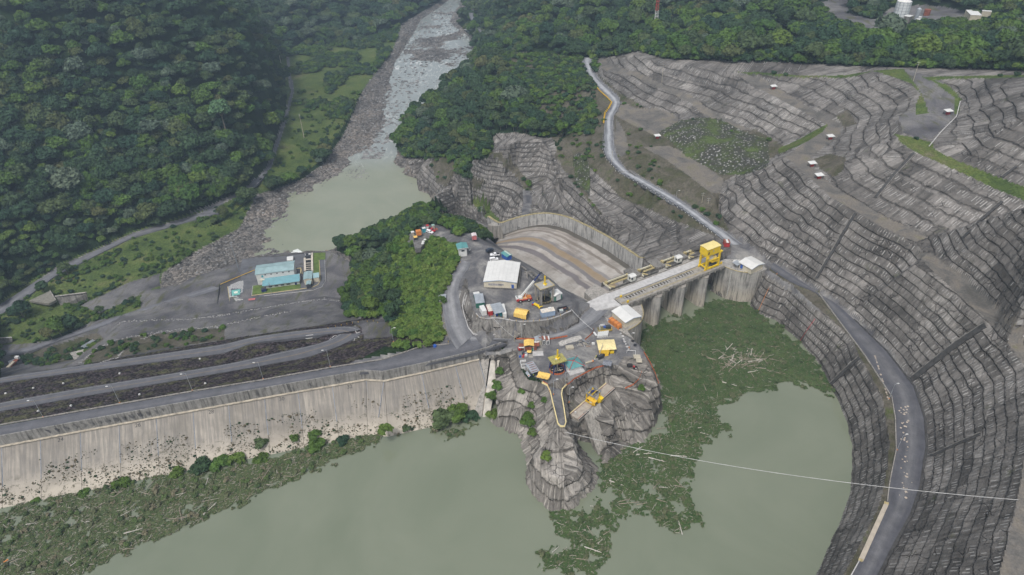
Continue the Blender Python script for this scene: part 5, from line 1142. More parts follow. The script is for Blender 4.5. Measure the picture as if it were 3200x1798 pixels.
bmesh.ops.recalc_face_normals(bm,faces=bm.faces); me=bpy.data.meshes.new('approach_ramp'); bm.to_mesh(me); bm.free(); me.materials.append(PALEC); link(bpy.data.objects.new('approach_ramp',me),br.o)
solo('bridge_edge_asphalt','dark asphalt strip beside the pale roadway on the gate bridge','asphalt',simple('dark_asphalt',(.11,.11,.115),.9),[('b',(30,6.42,2.02),(66,.3,.06))],BZ,ba)
rgate=simple('gate_steel',(.42,.40,.36),.6,var=.2,scale=.6)
for k,(nx_,ny_) in enumerate(noses):
    w_=2.7; T_=Th('gate_pier',['streaked concrete gate pier nearest the orange tank building','middle streaked concrete pier under the gate bridge','streaked concrete pier under the bridge beneath the yellow gantry crane'][k],'pier',BZ+bd*nx_,ba,'piers of the gate bridge')
    pl=[(-w_,ny_+3.2),(-w_*.75,ny_+1.3),(-.35,ny_),(.35,ny_),(w_*.75,ny_+1.3),(w_,ny_+3.2),(w_,.6),(-w_,.6)]
    T_.part('nose',PIERC,[('e',pl,-24,-.9)]); T_.part('nose_cap',DECKC,[('e',[(x*1.06,y-.08 if y<ny_+2 else y) for x,y in pl[:-2]]+[(w_*1.06,.3),(-w_*1.06,.3)],-.9,-.55)])
    T_.part('body',PIERC,[('b',(0,12.4,-11.8),(2*w_-.02,23.5,24.3))])
    T_.part('downstream_head',CONCD,[('b',(0,20.2,.9),(2*w_+.4,8.2,1.6))])
    T_.part('lamp',simple('pier_lamp_yellow',(.9,.6,.1),.5),[('s',(0,ny_+3.6,-.4),(.3,.3,.25))])
# radial gates
gx_=[-2.]+[n_[0] for n_ in noses]+[62.]
for a,b in zip(gx_[:-1],gx_[1:]):
    x0_,x1_=a+2.75,b-2.75; prof=[]
    for i in range(9):
        an=math.radians(200-i*9+ -20); prof.append((16+13*math.cos(an),-10.5+13*math.sin(an)+ (0)))
    prof=[(21.5-13.5*math.cos(math.radians(-38+i*8.5)),-11+13.5*math.sin(math.radians(-38+i*8.5))) for i in range(9)]
    prof2=[(y+.5,z) for y,z in prof[::-1]]
    T_=Th('radial_gate',('curved steel gate between the concrete piers, bay %s'%['next to the left abutment','left of the middle pier','right of the middle pier','under the yellow gantry crane'][gx_.index(a)]),'gate',BZ,ba,'curved spillway gates')
    T_.part('skin_plate',rgate,[('p',prof+prof2,x0_,x1_)],smooth=False)
    T_.part('sill',CONCD,[('b',((x0_+x1_)/2,14,-21),(x1_-x0_,10,4))])
# trunnion beams and catwalks on the downstream side
for k,(a,b) in enumerate(zip(gx_[:-1],gx_[1:])):
    a+=2.6;b-=2.6
    T_=Th('gate_catwalk','ochre steel catwalk and pale beam '+['at the left end of the spillway gates','beside the left white control hut','between the two white control huts','beside the yellow gantry crane'][k],'catwalk',BZ,ba,'catwalks behind the gates')
    T_.part('beam',simple('pale_beam',(.6,.56,.42),.7) if k==0 else bpy.data.materials['pale_beam'],[('b',((a+b)/2,20.6,1.2),(b-a,.5,.8)),('b',(a+.2,17.6,1.2),(.5,5.6,.8))])
    T_.part('walkway',OCH,[('b',((a+b)/2+1.5,18.4,1.05),(b-a-3,1.3,.25)),('b',(a+2.2,16.2,1.05),(1.1,3.,.25),(0,0,.6))])
    T_.part('railing',OCH,[('b',((a+b)/2+1.5,17.8,2.0),(b-a-3,.08,.08)),('b',((a+b)/2+1.5,19.0,2.0),(b-a-3,.08,.08))]+[('b',(a+2.5+i*1.6,y_,1.6),(.08,.08,.9)) for i in range(int((b-a-3)/1.6)) for y_ in (17.8,19.)])
    T_.part('machinery',OCH,[('b',(a+.9,19.6,1.9),(1.4,1.6,1.2)),('c',(b-1,19,1.4),(b-1,21,1.4),.5)])
    T_.part('recess_wall',CONCD,[('b',((a+b)/2,15.3,-.6),(b-a+.2,.4,3.2)),('b',((a+b)/2,22.1,-.6),(b-a+.2,.5,2.6))])
def hut(name,label,loc,rz,sx_,sy_,h,wall,roof,pitch=.5,over=.25,cat='hut',group=None,trim=None,win=(),door=(),ridge='x'):
    T_=Th(name,label,cat,loc,rz,group)
    T_.part('walls',wall,[('b',(0,0,h/2),(sx_,sy_,h))])
    hy=sy_/2+over; X_=sx_/2+over; t_=.16
    if ridge=='x':
        T_.part('roof',roof,[('q',[(-X_,-hy,h+.02),(X_,-hy,h+.02),(X_,0,h+pitch),(-X_,0,h+pitch)],t_)]); T_.part('roof',roof,[('q',[(-X_,0,h+pitch),(X_,0,h+pitch),(X_,hy,h+.02),(-X_,hy,h+.02)],t_)])
        T_.part('gable',wall,[('p',[(-sy_/2,h),(sy_/2,h),(0,h+pitch-.17)],-sx_/2,sx_/2)])
        if trim: T_.part('trim',trim,[('b',(0,-hy-.05,h-.06),(2*X_,.08,.22)),('b',(0,hy+.05,h-.06),(2*X_,.08,.22))])
    else:
        T_.part('roof',roof,[('q',[(-X_,-hy,h+.02),(0,-hy,h+pitch),(0,hy,h+pitch),(-X_,hy,h+.02)],t_)]); T_.part('roof',roof,[('q',[(0,-hy,h+pitch),(X_,-hy,h+.02),(X_,hy,h+.02),(0,hy,h+pitch)],t_)])
        gm=T_.part('gable',wall,[('p',[(-sx_/2,h),(sx_/2,h),(0,h+pitch-.17)],-sy_/2,sy_/2)]); gm.rotation_euler[2]=math.pi/2
        if trim:
            L_=math.hypot(X_,pitch); an=math.atan2(pitch,X_); T_.part('trim',trim,[('b',(-X_/2,-hy-.06,h+pitch/2-.08),(L_,.08,.24),(0,-an,0)),('b',(X_/2,-hy-.06,h+pitch/2-.08),(L_,.08,.24),(0,an,0))])
    for (x,y,z,w1,w2,dx,mt_) in win: T_.part('window',mt_,[('b',(x,y,z),(w1,dx,w2) if dx<.3 else (.12,w1,w2))])
    for (x,y,w1,h1,mt_,ax_) in door: T_.part('door',mt_,[('b',(x,y,h1/2),(w1,.12,h1) if ax_=='x' else (.12,w1,h1))])
    return T_
def Bp(x,y,z=2): return Vector((BZ.x,BZ.y,0))+bd*x+bn*y+Vector((0,0,z))
for i,(u,v,lb) in enumerate(((740,745,'white control hut on the gate pier beside the left bay, left of its twin'),(1355,495,'white control hut on the gate pier nearer the yellow gantry crane'))):
    p_=P('b',u,v,1.8); hut('control_hut',lb,(p_.x,p_.y,1.7),ba,3.2,2.8,2.9,simple('hut_white',(.66,.66,.60),.7) if i==0 else bpy.data.materials['hut_white'],ROOFW,.45,.25,group='control huts on the gate piers',win=[(-.9,-1.44,1.8,1.,1.1,.1,GLASS),(-1.64,-.3,1.8,1.,1.1,.5,GLASS)])
# gantry crane
gc=P('b',1750,577,2); gX,gY=bl(gc); gX=55.4
T_=Th('gantry_crane','tall yellow gantry crane with box machine house standing on the gate bridge rails','crane',Bp(gX,3.2,2.1),ba)
for sx_ in (-4.4,4.4):
    for sy_ in (-2.2,2.3):
        T_.part('leg',YEL,[('b',(sx_*.97,sy_,4.6),(.85,.8,8.6),(0,0,0))])
for sy_ in (-2.2,2.3): T_.part('sill_beam',YEL,[('b',(0,sy_,.7),(10,.7,.9))]); T_.part('cross_beam',YEL,[('b',(0,sy_,5.2),(8,.45,.6))])
for sx_ in (-4.3,4.3): T_.part('end_beam',YEL,[('b',(sx_,0,8.2),(.8,5.4,.8)),('b',(sx_,0,1.6),(.5,4,.5))])
hs_=T_.part('machine_house',YEL,[('b',(-.6,.3,10.6),(8.8,5.4,4.0))]); T_.part('house_roof',YELP,[('q',[(-5.2,-2.6,12.8),(4.0,-2.6,12.8),(4.0,.3,13.1),(-5.2,.3,13.1)],.2),('q',[(-5.2,.3,13.1),(4.0,.3,13.1),(4.0,3.2,12.8),(-5.2,3.2,12.8)],.2)])
T_.part('window',GLASS,[('b',(-3.9,-2.43,10.2),(.7,.08,1.6))],hs_); T_.part('window',simple('grey_panel',(.35,.35,.38),.6),[('b',(-.8,-2.43,10.9),(.6,.08,.9))],hs_)
T_.part('end_cap',YEL,[('b',(4.9,-2.2,8.9),(1.5,1.2,.6)),('b',(-4.5,-2.7,7.6),(1.6,.9,.9))])
T_.part('hoist_drum',WHITE,[('c',(-.3,-1.4,5.9),(-.3,.3,5.9),1.5,1.5,16)]); T_.part('hook_block',YELP,[('b',(1.7,-1.2,5.4),(1.8,1.4,2.2))])
T_.part('ladder',YEL,[('b',(-3.9,-2.9,5),(.08,.08,8)),('b',(-3.5,-2.9,5),(.08,.08,8))]+[('b',(-3.7,-2.9,1.5+i*.7),(.4,.06,.06)) for i in range(10)])
T_.part('platform',YEL,[('b',(1.6,-1.6,3.6),(4.5,1.6,.2)),('b',(1.6,-2.4,4.2),(4.5,.08,.08))]); T_.part('motor',DARKM,[('b',(1.5,-1.2,1.8),(3.2,1.6,1.2)),('s',(-.6,-1.6,1.9),(.5,.5,.5))]); T_.part('wheel_bogie',YEL,[('b',(x_,y_,.2),(1.2,.5,.35)) for x_ in (-4.4,4.4) for y_ in (-2.2,2.3)])
for u,v in ((597,965),(690,1035),(1930,520)):
    p_=P('b',u,v,2.5); solo('rail_buffer','yellow rail end buffer '+{597:'at the left end of the far crane rail',690:'at the left end of the near crane rail',1930:'at the right end of the crane rails'}[u],'buffer',YEL,[('b',(0,0,.5),(.9,.6,.9)),('c',(-.3,0,.9),(.5,0,.9),.3)],(p_.x,p_.y,2.05),ba,'yellow rail buffers')
# abutments
def xy(l): return [(p_.x,p_.y) for p_ in l]
ar=[P('b',u,v,RW) for u,v in ((1785,880),(1850,925),(1920,968),(2000,1002),(2080,1027),(2170,1041),(2262,1046))]
tr_=[P('b',2540,600,0),P('b',2420,520,0),P('b',2200,470,0),P('b',1980,470,0),P('b',1900,500,0)]
T_=Th('right_abutment','rounded pale concrete abutment carrying the white roofed building beside the gantry crane','abutment',(0,0,0)); T_.part('wall',PIERC,[('e',xy(ar+[P('b',2440,640,0)]+tr_),-24,.05)]); 
cx_=sum((p_ for p_ in ar),Vector())/len(ar)
T_.part('coping',OCH,[('c',Vector((a.x,a.y,.2)),Vector((b.x,b.y,.2)),.22,.22,6) for a,b in zip(ar[:-1],ar[1:])])
rings=[('b',(ar[3].x-.3,ar[3].y-.5,-1.2-k*.8),(.3,.3,.3)) for k in range(20)]; T_.part('depth_marks',WHITE,rings)
al=[P('b',u,v,0) for u,v in ((870,1080),(890,1140),(897,1200),(885,1265),(850,1320),(790,1365),(700,1415),(640,1440))]+[P('c',1960,150,0),P('c',2050,260,0)]
al_back=[P('b',430,1330,0),P('b',330,1120,0),Bp(-11,21,0),Bp(-1.9,24,0),Bp(-1.9,-1,0)]
T_=Th('left_abutment','rounded concrete abutment carrying the white roofed building with the orange tank','abutment',(0,0,0)); T_.part('wall',CONC,[('e',xy(al+al_back),-24,.08)]); T_.part('coping',OCH,[('c',Vector((a.x,a.y,.22)),Vector((b.x,b.y,.22)),.2,.2,6) for a,b in zip(al[:6],al[1:7])])
# abutment buildings
def corner_building(name,label,N,Lc,Rc,h,pitch,**k):
    ey=(Lc-N); ex=(Rc-N); a=math.atan2(ex.y,ex.x); a2=math.atan2(ey.y,ey.x); d=(a2-a)%(2*math.pi); a+=(d-math.pi/2)/2
    c=N+ex/2+ey/2; return hut(name,label,(c.x,c.y,N.z),a,ex.length,ey.length,h,CREAM,ROOFW,pitch,.5,cat='building',ridge='y',trim=LBLUE,**k),ex.length,ey.length
T_,a_,b_=corner_building('gate_house','cream building with a white metal roof and blue door on the rounded right abutment',P('b',2320,663,0.05),P('b',2150,580,0.05),P('b',2492,600,0.05),3.4,1.0)
T_.part('door',BLUE,[('b',(-a_/2-.06,b_/2-1.6,1.5),(.1,1.5,2.4))]); T_.part('porch_roof',GALV,[('q',[(-a_/2-3,b_/2-1,2.8),(-a_/2+.2,b_/2-1,3.1),(-a_/2+1,b_/2+2.6,3.1),(-a_/2-2.4,b_/2+2.6,2.8)],.12)]); T_.part('post',WHITE,[('c',(-a_/2-2.6,b_/2-.8,0),(-a_/2-2.6,b_/2-.8,2.8),.08)])
p_=P('b',2140,535,.1); solo('parked_van','white van parked under the porch of the right abutment building','van',WHITE,[('b',(0,0,1.),(1.9,4.2,1.1)),('b',(0,-.2,1.7),(1.7,3.,.6))],(p_.x,p_.y,.05),ba+.4)
T_,a_,b_=corner_building('generator_house','cream building with a white metal roof behind the orange tank on the left abutment',P('b',650,1385,0.1),P('b',490,1235,0.1),P('b',842,1300,0.1),3.3,1.0)
T_.part('vent',DARKM,[('b',(a_/2+.06,b_/2-2,1.6),(.1,1.,.8))])
p_=P('b',520,1320,1.3); T_=Th('fuel_tank','large rusty orange tank container standing beside the left abutment building','tank',(p_.x,p_.y,.1),math.atan2((P('b',600,1350,0)-P('b',450,1240,0)).y,(P('b',600,1350,0)-P('b',450,1240,0)).x))
T_.part('shell',ORG,[('b',(0,0,1.5),(7.4,2.3,2.1))],bevel=.35); T_.part('skid',ORG,[('b',(0,-.9,.22),(7.6,.3,.4)),('b',(0,.9,.22),(7.6,.3,.4))]); T_.part('rib',RUST,[('b',(x_,0,1.5),(.12,2.42,2.22)) for x_ in (-2.2,0,2.2)]); T_.part('hatch',BLUE,[('b',(-3,-1.2,1.9),(.6,.06,.6))])
# ------------------------------------------------------------------ chute
Rb=line('a',[(530,60,-35),(690,165,-34.5),(850,105,-34),(1000,62,-33.5),(1140,33,-32.5),(1280,20,-31.5),(1440,38,-30),(1600,82,-28),(1850,205,-24.8),(2100,342,-21.5),(2330,500,-18.8),(2554,662,-16)])+line('b',[(872,642,-15)])
Lt=line('a',[(545,240,-24.5),(700,330,-22),(870,430,-19),(1060,530,-16.5),(1250,640,-14),(1400,745,-11),(1520,850,-8.5),(1700,940,-5.5),(1880,1022,-3)])
Lb=[Vector((p_.x,p_.y,p_.z-9)) for p_ in Lt]
def resample(pl,n):
    ac=[0]
    for a,b in zip(pl[:-1],pl[1:]): ac.append(ac[-1]+(b-a).length)
    out=[]
    for i in range(n+1):
        t=ac[-1]*i/n; j=0
        while j<len(ac)-2 and ac[j+1]<t: j+=1
        out.append(pl[j].lerp(pl[j+1],(t-ac[j])/max(1e-6,ac[j+1]-ac[j])))
    for _ in range(2): out=[out[0]]+[out[i]*.5+out[i-1]*.25+out[i+1]*.25 for i in range(1,n)]+[out[-1]]
    return out
NV=48; RR=resample(Rb[1:],NV); LL=resample(Lb,NV)
ch=Th('spillway_chute','broad concrete spillway chute with stained slabs falling from the gates to a curved lip','spillway',(0,0,0))
m=MT('chute_floor',rough=.75,spec=.3); at=m.attr('road'); sx=m.n('ShaderNodeSeparateXYZ'); m.lk(at.outputs['Vector'],sx.inputs[0]); u,v=sx.outputs[0],sx.outputs[1]; p=m.wpos()
cv=m.n('ShaderNodeCombineXYZ'); m.set(cv.inputs[0],m.math('MULTIPLY',u,14)); m.set(cv.inputs[1],m.math('MULTIPLY',v,3.)); st=m.noise(cv.outputs[0],1.,5,.6)
n=m.noise(p,.12,5,.65); a=m.ramp(n,[(.3,(.25,.225,.195)),(.5,(.345,.315,.28)),(.7,(.43,.41,.38))])
cc=m.n('ShaderNodeCombineXYZ'); m.set(cc.inputs[0],m.math('FLOOR',m.math('MULTIPLY',u,6))); m.set(cc.inputs[1],m.math('FLOOR',m.math('MULTIPLY',v,9))); wn=m.n('ShaderNodeTexWhiteNoise'); m.lk(cc.outputs[0],wn.inputs[0]); a=m.mix(1.0,a,m.ramp(wn.outputs[0],[(0.,.82),(1.,1.1)]),'MULTIPLY')
a=m.mix(m.ramp(st,[(.54,0.),(.64,.55)]),a,(.14,.11,.09))
uw=m.math('ADD',u,m.math('MULTIPLY',m.math('SUBTRACT',m.noise(p,.08,4,.6),.5),.07))
def band(c0,w0,colr,f,vmax=2.):
    global a
    b_=m.ramp(m.math('ABSOLUTE',m.math('SUBTRACT',uw,c0)),[(w0*.8,f),(w0*1.2,0.)]); a=m.mix(b_,a,colr)
band(.36,.035,(.13,.115,.12),.85); band(.50,.03,(.15,.14,.145),.8); band(.575,.045,(.25,.175,.09),.75); band(.64,.02,(.16,.15,.155),.6); band(.82,.022,(.14,.11,.085),.65); band(.965,.04,(.075,.068,.055),.9)
m.col(a); m.bump(m.noise(p,1.5,4,.7),.15,.1); CHF=m.m
KU=24; vs=[];fs=[];uv=[]
for i in range(NV+1):
    for k in range(KU+1):
        t=k/KU; q_=LL[i].lerp(RR[i],t); f_=i/NV
        bul=(2.2*math.sin(math.pi*min(1,f_/.45))**1 if f_<.45 else 0)*math.sin(math.pi*t*.9)
        vs.append((q_.x,q_.y,q_.z+bul)); uv.append((t,f_))
for i in range(NV):
    for k in range(KU): o_=i*(KU+1)+k; fs.append((o_,o_+1,o_+KU+2,o_+KU+1))
n0=len(vs)
for k in range(KU+1):
    q_=Vector(vs[k]); dd=(LL[0]-LL[2]).normalized(); vs.append((q_.x+dd.x*6,q_.y+dd.y*6,-64)); uv.append((k/KU,0))
for k in range(KU): fs.append((k+1,k,n0+k,n0+k+1))
me=bpy.data.meshes.new('floor'); me.from_pydata(vs,[],fs); at_=me.attributes.new('road','FLOAT_VECTOR','POINT'); at_.data.foreach_set('vector',[c for u_ in uv for c in (u_[0],u_[1],0)]); me.materials.append(CHF)
bm=bmesh.new(); bm.from_mesh(me); 
if sum(f.normal.z for f in bm.faces)<0: bmesh.ops.reverse_faces(bm,faces=bm.faces)
bm.to_mesh(me); bm.free(); me.polygons.foreach_set('use_smooth',np.ones(len(me.polygons),bool)); link(bpy.data.objects.new('chute_floor',me),ch.o)
# lighter construction line and walls
def strip_wall(name,base,hgt,th,mat,side,parent,down=2):
    n=len(base); vs=[];fs=[]
    for i in range(n):
        d=(base[min(i+1,n-1)]-base[max(i-1,0)]); d.z=0; d.normalize(); off=Vector((-d.y,d.x,0))*th*side; b_=base[i]
        vs+= [b_-Vector((0,0,down)),b_+Vector((0,0,hgt)),b_+off+Vector((0,0,hgt)),b_+off-Vector((0,0,down))]
    for i in range(n-1):
        for k in range(4): fs.append((i*4+k,i*4+(k+1)%4,i*4+4+(k+1)%4,i*4+4+k))
    fs+=[(0,3,2,1),((n-1)*4,(n-1)*4+1,(n-1)*4+2,(n-1)*4+3)]
    me=bpy.data.meshes.new(name); me.from_pydata(vs,[],fs); bm=bmesh.new(); bm.from_mesh(me); bmesh.ops.recalc_face_normals(bm,faces=bm.faces); bm.to_mesh(me); bm.free(); me.materials.append(mat); o=bpy.data.objects.new(name,me); COL.objects.link(o); o.parent=parent; return o
RB2=resample(Rb,60); sd_=(RR[20]-LL[20]); dd=(RB2[21]-RB2[20]); side=1 if (-dd.y*sd_.x+dd.x*sd_.y)>0 else -1
strip_wall('side_wall',RB2,9.2,1.3,CONCW,side,ch.o); strip_wall('wall_coping',[Vector((p_.x,p_.y,p_.z+9.2)) for p_ in RB2],.25,1.5,simple('coping_ochre',(.33,.28,.15),.85,var=.3,scale=.8),side,ch.o,0)
LB2=resample(Lb,50); strip_wall('side_wall',LB2,9.1,1.2,CONC,-side,ch.o); 
# green pool floor beside the lip
q=[P('a',380,130,-61.5),P('a',515,85,-61.5),P('a',690,165,-61.5),P('a',500,228,-61.5)]
solo('stilling_water','pale green shallow water beside the lip of the chute','water',simple('pale_green_water',(.22,.30,.20),.2,var=.1),[('q',q,.3)],kind='structure')

# yard embankment wall
top_=resample(line('p',[(330,430),(400,530),(560,560),(760,530),(945,556),(1240,612),(1500,618),(1760,600),(1940,575),(2100,530),(2250,480),(2380,410),(2470,380)],6.9),40); bot_=resample(line('p',[(215,880),(360,925),(520,925),(700,965),(1040,990),(1300,985),(1560,960),(1900,895),(2120,820),(2300,740),(2430,670),(2560,560)],-.2),40)
T_=Th('embankment_wall','dark stained concrete wall curving below the fenced yard edge','wall',(0,0,0)); vs=[];fs=[];KW=10
for i in range(41):
    for k in range(KW+1):
        q_=top_[i].lerp(bot_[i],k/KW); d=(bot_[i]-top_[i]); d.z=0; d.normalize(); s_=.35*math.sin(i*1.9)*math.sin(i*.7+k*.4)*math.sin(math.pi*k/KW)
        vs.append(q_+d*(.5+s_))
for i in range(40):
    for k in range(KW): o_=i*(KW+1)+k; fs.append((o_,o_+1,o_+KW+2,o_+KW+1))
me=bpy.data.meshes.new('wall'); me.from_pydata(vs,[],fs); me.materials.append(concrete('embankment_concrete',(.19,.18,.165),.45,.85,.5)); bm=bmesh.new(); bm.from_mesh(me); bmesh.ops.recalc_face_normals(bm,faces=bm.faces); bm.to_mesh(me); bm.free(); link(bpy.data.objects.new('wall',me),T_.o)
for i in (3,8,13,19,25,30,35): a,b=top_[i],bot_[i]; d=(b-a); d.z=0; d.normalize(); T_.part('buttress',CONCD,[('c',a+d*.5,b+d*.6,.45,.45,4)])
strip_wall('wall_coping',[v+Vector((0,0,-.1)) for v in top_],.35,.5,PALEC,1,T_.o,0)
# ------------------------------------------------------------------ yard on the plateau and intake platform
def shed(name,label,cat,tile,cs,zr,zb,wall,roof,kind='flat',pitch=.5,over=.15,ridge='x',group=None,trim=None,walls=True,post=None,scale=(1,1)):
    c,a,sx_,sy_=rectframe(tile,zr,cs); sx_*=scale[0]; sy_*=scale[1]; h=zr-zb; T_=Th(name,label,cat,(c.x,c.y,zb),a,group)
    wx,wy=sx_-2*over,sy_-2*over
    if walls: T_.part('walls',wall,[('b',(0,0,h/2-.05),(wx,wy,h-.1))])
    if post: 
        for x_ in (-1,1):
            for y_ in (-1,1): T_.part('post',post,[('b',(x_*(wx/2-.1),y_*(wy/2-.1),h/2),(.14,.14,h))])
    if kind=='flat': T_.part('roof',roof,[('b',(0,0,h+.03),(sx_,sy_,.16))])
    elif kind=='lean': T_.part('roof',roof,[('q',[(-sx_/2,-sy_/2,h),(sx_/2,-sy_/2,h),(sx_/2,sy_/2,h+pitch),(-sx_/2,sy_/2,h+pitch)],.1)])
    else:
        X_,Y_=sx_/2,sy_/2
        if ridge=='x':
            T_.part('roof',roof,[('q',[(-X_,-Y_,h),(X_,-Y_,h),(X_,0,h+pitch),(-X_,0,h+pitch)],.12)]); T_.part('roof',roof,[('q',[(-X_,0,h+pitch),(X_,0,h+pitch),(X_,Y_,h),(-X_,Y_,h)],.12)])
            if walls: T_.part('gable',wall,[('p',[(-wy/2,h-.1),(wy/2,h-.1),(0,h+pitch-.14)],-wx/2,wx/2)])
        else:
            T_.part('roof',roof,[('q',[(-X_,-Y_,h),(0,-Y_,h+pitch),(0,Y_,h+pitch),(-X_,Y_,h)],.12)]); T_.part('roof',roof,[('q',[(0,-Y_,h+pitch),(X_,-Y_,h),(X_,Y_,h),(0,Y_,h+pitch)],.12)])
            if walls: g_=T_.part('gable',wall,[('p',[(-wx/2,h-.1),(wx/2,h-.1),(0,h+pitch-.14)],-wy/2,wy/2)]); g_.rotation_euler[2]=math.pi/2
            if trim:
                L_=math.hypot(X_,pitch); an=math.atan2(pitch,X_); T_.part('trim',trim,[('b',(-X_/2,-Y_-.05,h+pitch/2-.1),(L_,.08,.28),(0,-an,0)),('b',(X_/2,-Y_-.05,h+pitch/2-.1),(L_,.08,.28),(0,an,0))])
    T_.sx,T_.sy,T_.h=sx_,sy_,h; return T_
# warehouse
W=shed('warehouse','large cream warehouse with a low pitched white roof and blue door','building','a',[(472,768),(925,785),(957,517),(528,490)],11,7,CREAM,ROOFW,'gable',1.1,.3,'y',trim=LBLUE)
fy=-W.sy/2+.3-.04
W.part('door',BLUE,[('b',(W.sx/2-2.2,fy,1.5),(1.2,.1,2.1))]); W.part('plinth',CONCD,[('b',(0,0,.25),(W.sx-.2,W.sy-.2,.5))])
for k in range(6): W.part('window',simple('louvre_grey',(.33,.32,.33),.7) if k==0 else bpy.data.materials['louvre_grey'],[('b',(-W.sx/2+3+k*1.15,fy,2.3),(1.05,.1,1.2))])
for k in range(2): W.part('window',bpy.data.materials['louvre_grey'],[('b',(W.sx/2-8.4+k*1.3,fy,2.4),(1.,.1,.9))])
for k in range(1,9):
    x_=-W.sx/2+k*W.sx/9; zt=W.h+1.1*(1-abs(x_)/(W.sx/2)); W.part('roof_seam',simple('seam',(.55,.55,.54),.6) if k==1 else bpy.data.materials['seam'],[('b',(x_,0,zt+.05),(.1,W.sy,.05))])
# sheds and containers along the yard edge
CONT='containers and sheds along the yard edge'
shed('site_shed','grey sheet roofed green shed at the left end of the yard edge','shed','p',[(350,215),(540,175),(490,0),(275,-10)],10,7,GRN,GALV,'lean',.3,group=CONT)
shed('site_shed','small white roofed shed behind the green grey-roofed one in the yard','shed','a',[(335,950),(420,925),(410,895),(345,915)],9.6,7,GRN,WHITE,'flat',group=CONT)
def container(label,cs,zr,wall,roof,zb=7,tile='p'):
    T_=shed('shipping_container',label,'container',tile,cs,zr,zb,wall,roof,'flat',over=.03,group=CONT); n=max(3,int(T_.sx/.9))
    T_.part('rib',wall,[('b',(-T_.sx/2+.3+k*(T_.sx-.6)/n,-T_.sy/2-.0,T_.h/2),(.12,.08,T_.h-.3)) for k in range(n+1)]); return T_
container('small white container standing on end of the row next to the green shed',[(478,385),(578,370),(515,235),(410,268)],9.6,WHITE,WHITE)
container('red container with a rust stained white roof beside the grey sheet roof',[(622,385),(735,370),(640,225),(555,235)],9.6,RED,simple('stained_white',(.6,.55,.48),.7,var=.2,scale=1.2))
T_=shed('sheet_roof','wide grey corrugated roof on posts between the red container and the white one','shelter','p',[(765,440),(1000,385),(885,200),(640,235)],10.1,7,GALV,GALV,'lean',.4,walls=False,post=WHITE,group=CONT)
for k in range(4): T_.part('sheet_seam',simple('sheet_seam',(.3,.32,.34),.6) if k==0 else bpy.data.materials['sheet_seam'],[('b',(0,-T_.sy/2+(k+1)*T_.sy/5,T_.h+.12+.4*(k+1)/5),(T_.sx,.07,.05))])
container('long white container at the right side of the grey corrugated roof',[(935,440),(1030,430),(965,212),(895,222)],9.6,WHITE,WHITE)
for u,v,m_,lb in ((805,465,BLUE,'blue plastic drum standing under the grey corrugated roof'),(885,455,simple('teal_drum',(.04,.25,.27),.6),'large teal water tank under the grey corrugated roof')):
    p_=P('p',u,v+15,7); solo('drum',lb,'drum',m_,[('c',(0,0,0),(0,0,1.6),.55 if u<850 else .85,.55 if u<850 else .85,12),('c',(0,0,1.6),(0,0,1.75),.3,.2,8)],(p_.x,p_.y,7.05))
T_=container('light blue container with a stained white roof near the yard fence',[(1810,432),(2112,362),(2065,282),(1775,342)],9.7,LBLUE,bpy.data.materials['stained_white'])
T_.part('roof_box',WHITE,[('b',(-T_.sx*.3,.5,T_.h+.35),(1.2,.9,.5)),('b',(T_.sx*.2,.8,T_.h+.35),(1.6,.9,.4))])
# open dark bin
c,a_,sx_,sy_=rectframe('p',8.,[(2180,372),(2385,300),(2365,248),(2170,318)]); T_=Th('waste_bin','long dark open steel bin next to the light blue container','bin',(c.x,c.y,7.02),a_)
T_.part('side',DARKM,[('b',(0,sy_/2,.6),(sx_,.12,1.2)),('b',(0,-sy_/2,.6),(sx_,.12,1.2)),('b',(sx_/2,0,.6),(.12,sy_,1.2)),('b',(-sx_/2,0,.6),(.12,sy_,1.2))]); T_.part('floor',DARKM,[('b',(0,0,.1),(sx_,sy_,.1))]); T_.part('scrap',RUST,[('b',(.5,0,.4),(sx_*.6,sy_*.5,.4),(0,.1,.2))])
container('small pale box unit in front of the dark open bin',[(2215,385),(2292,362),(2278,322),(2205,342)],8.2,GALV,simple('pale_green_lid',(.45,.5,.47),.6))
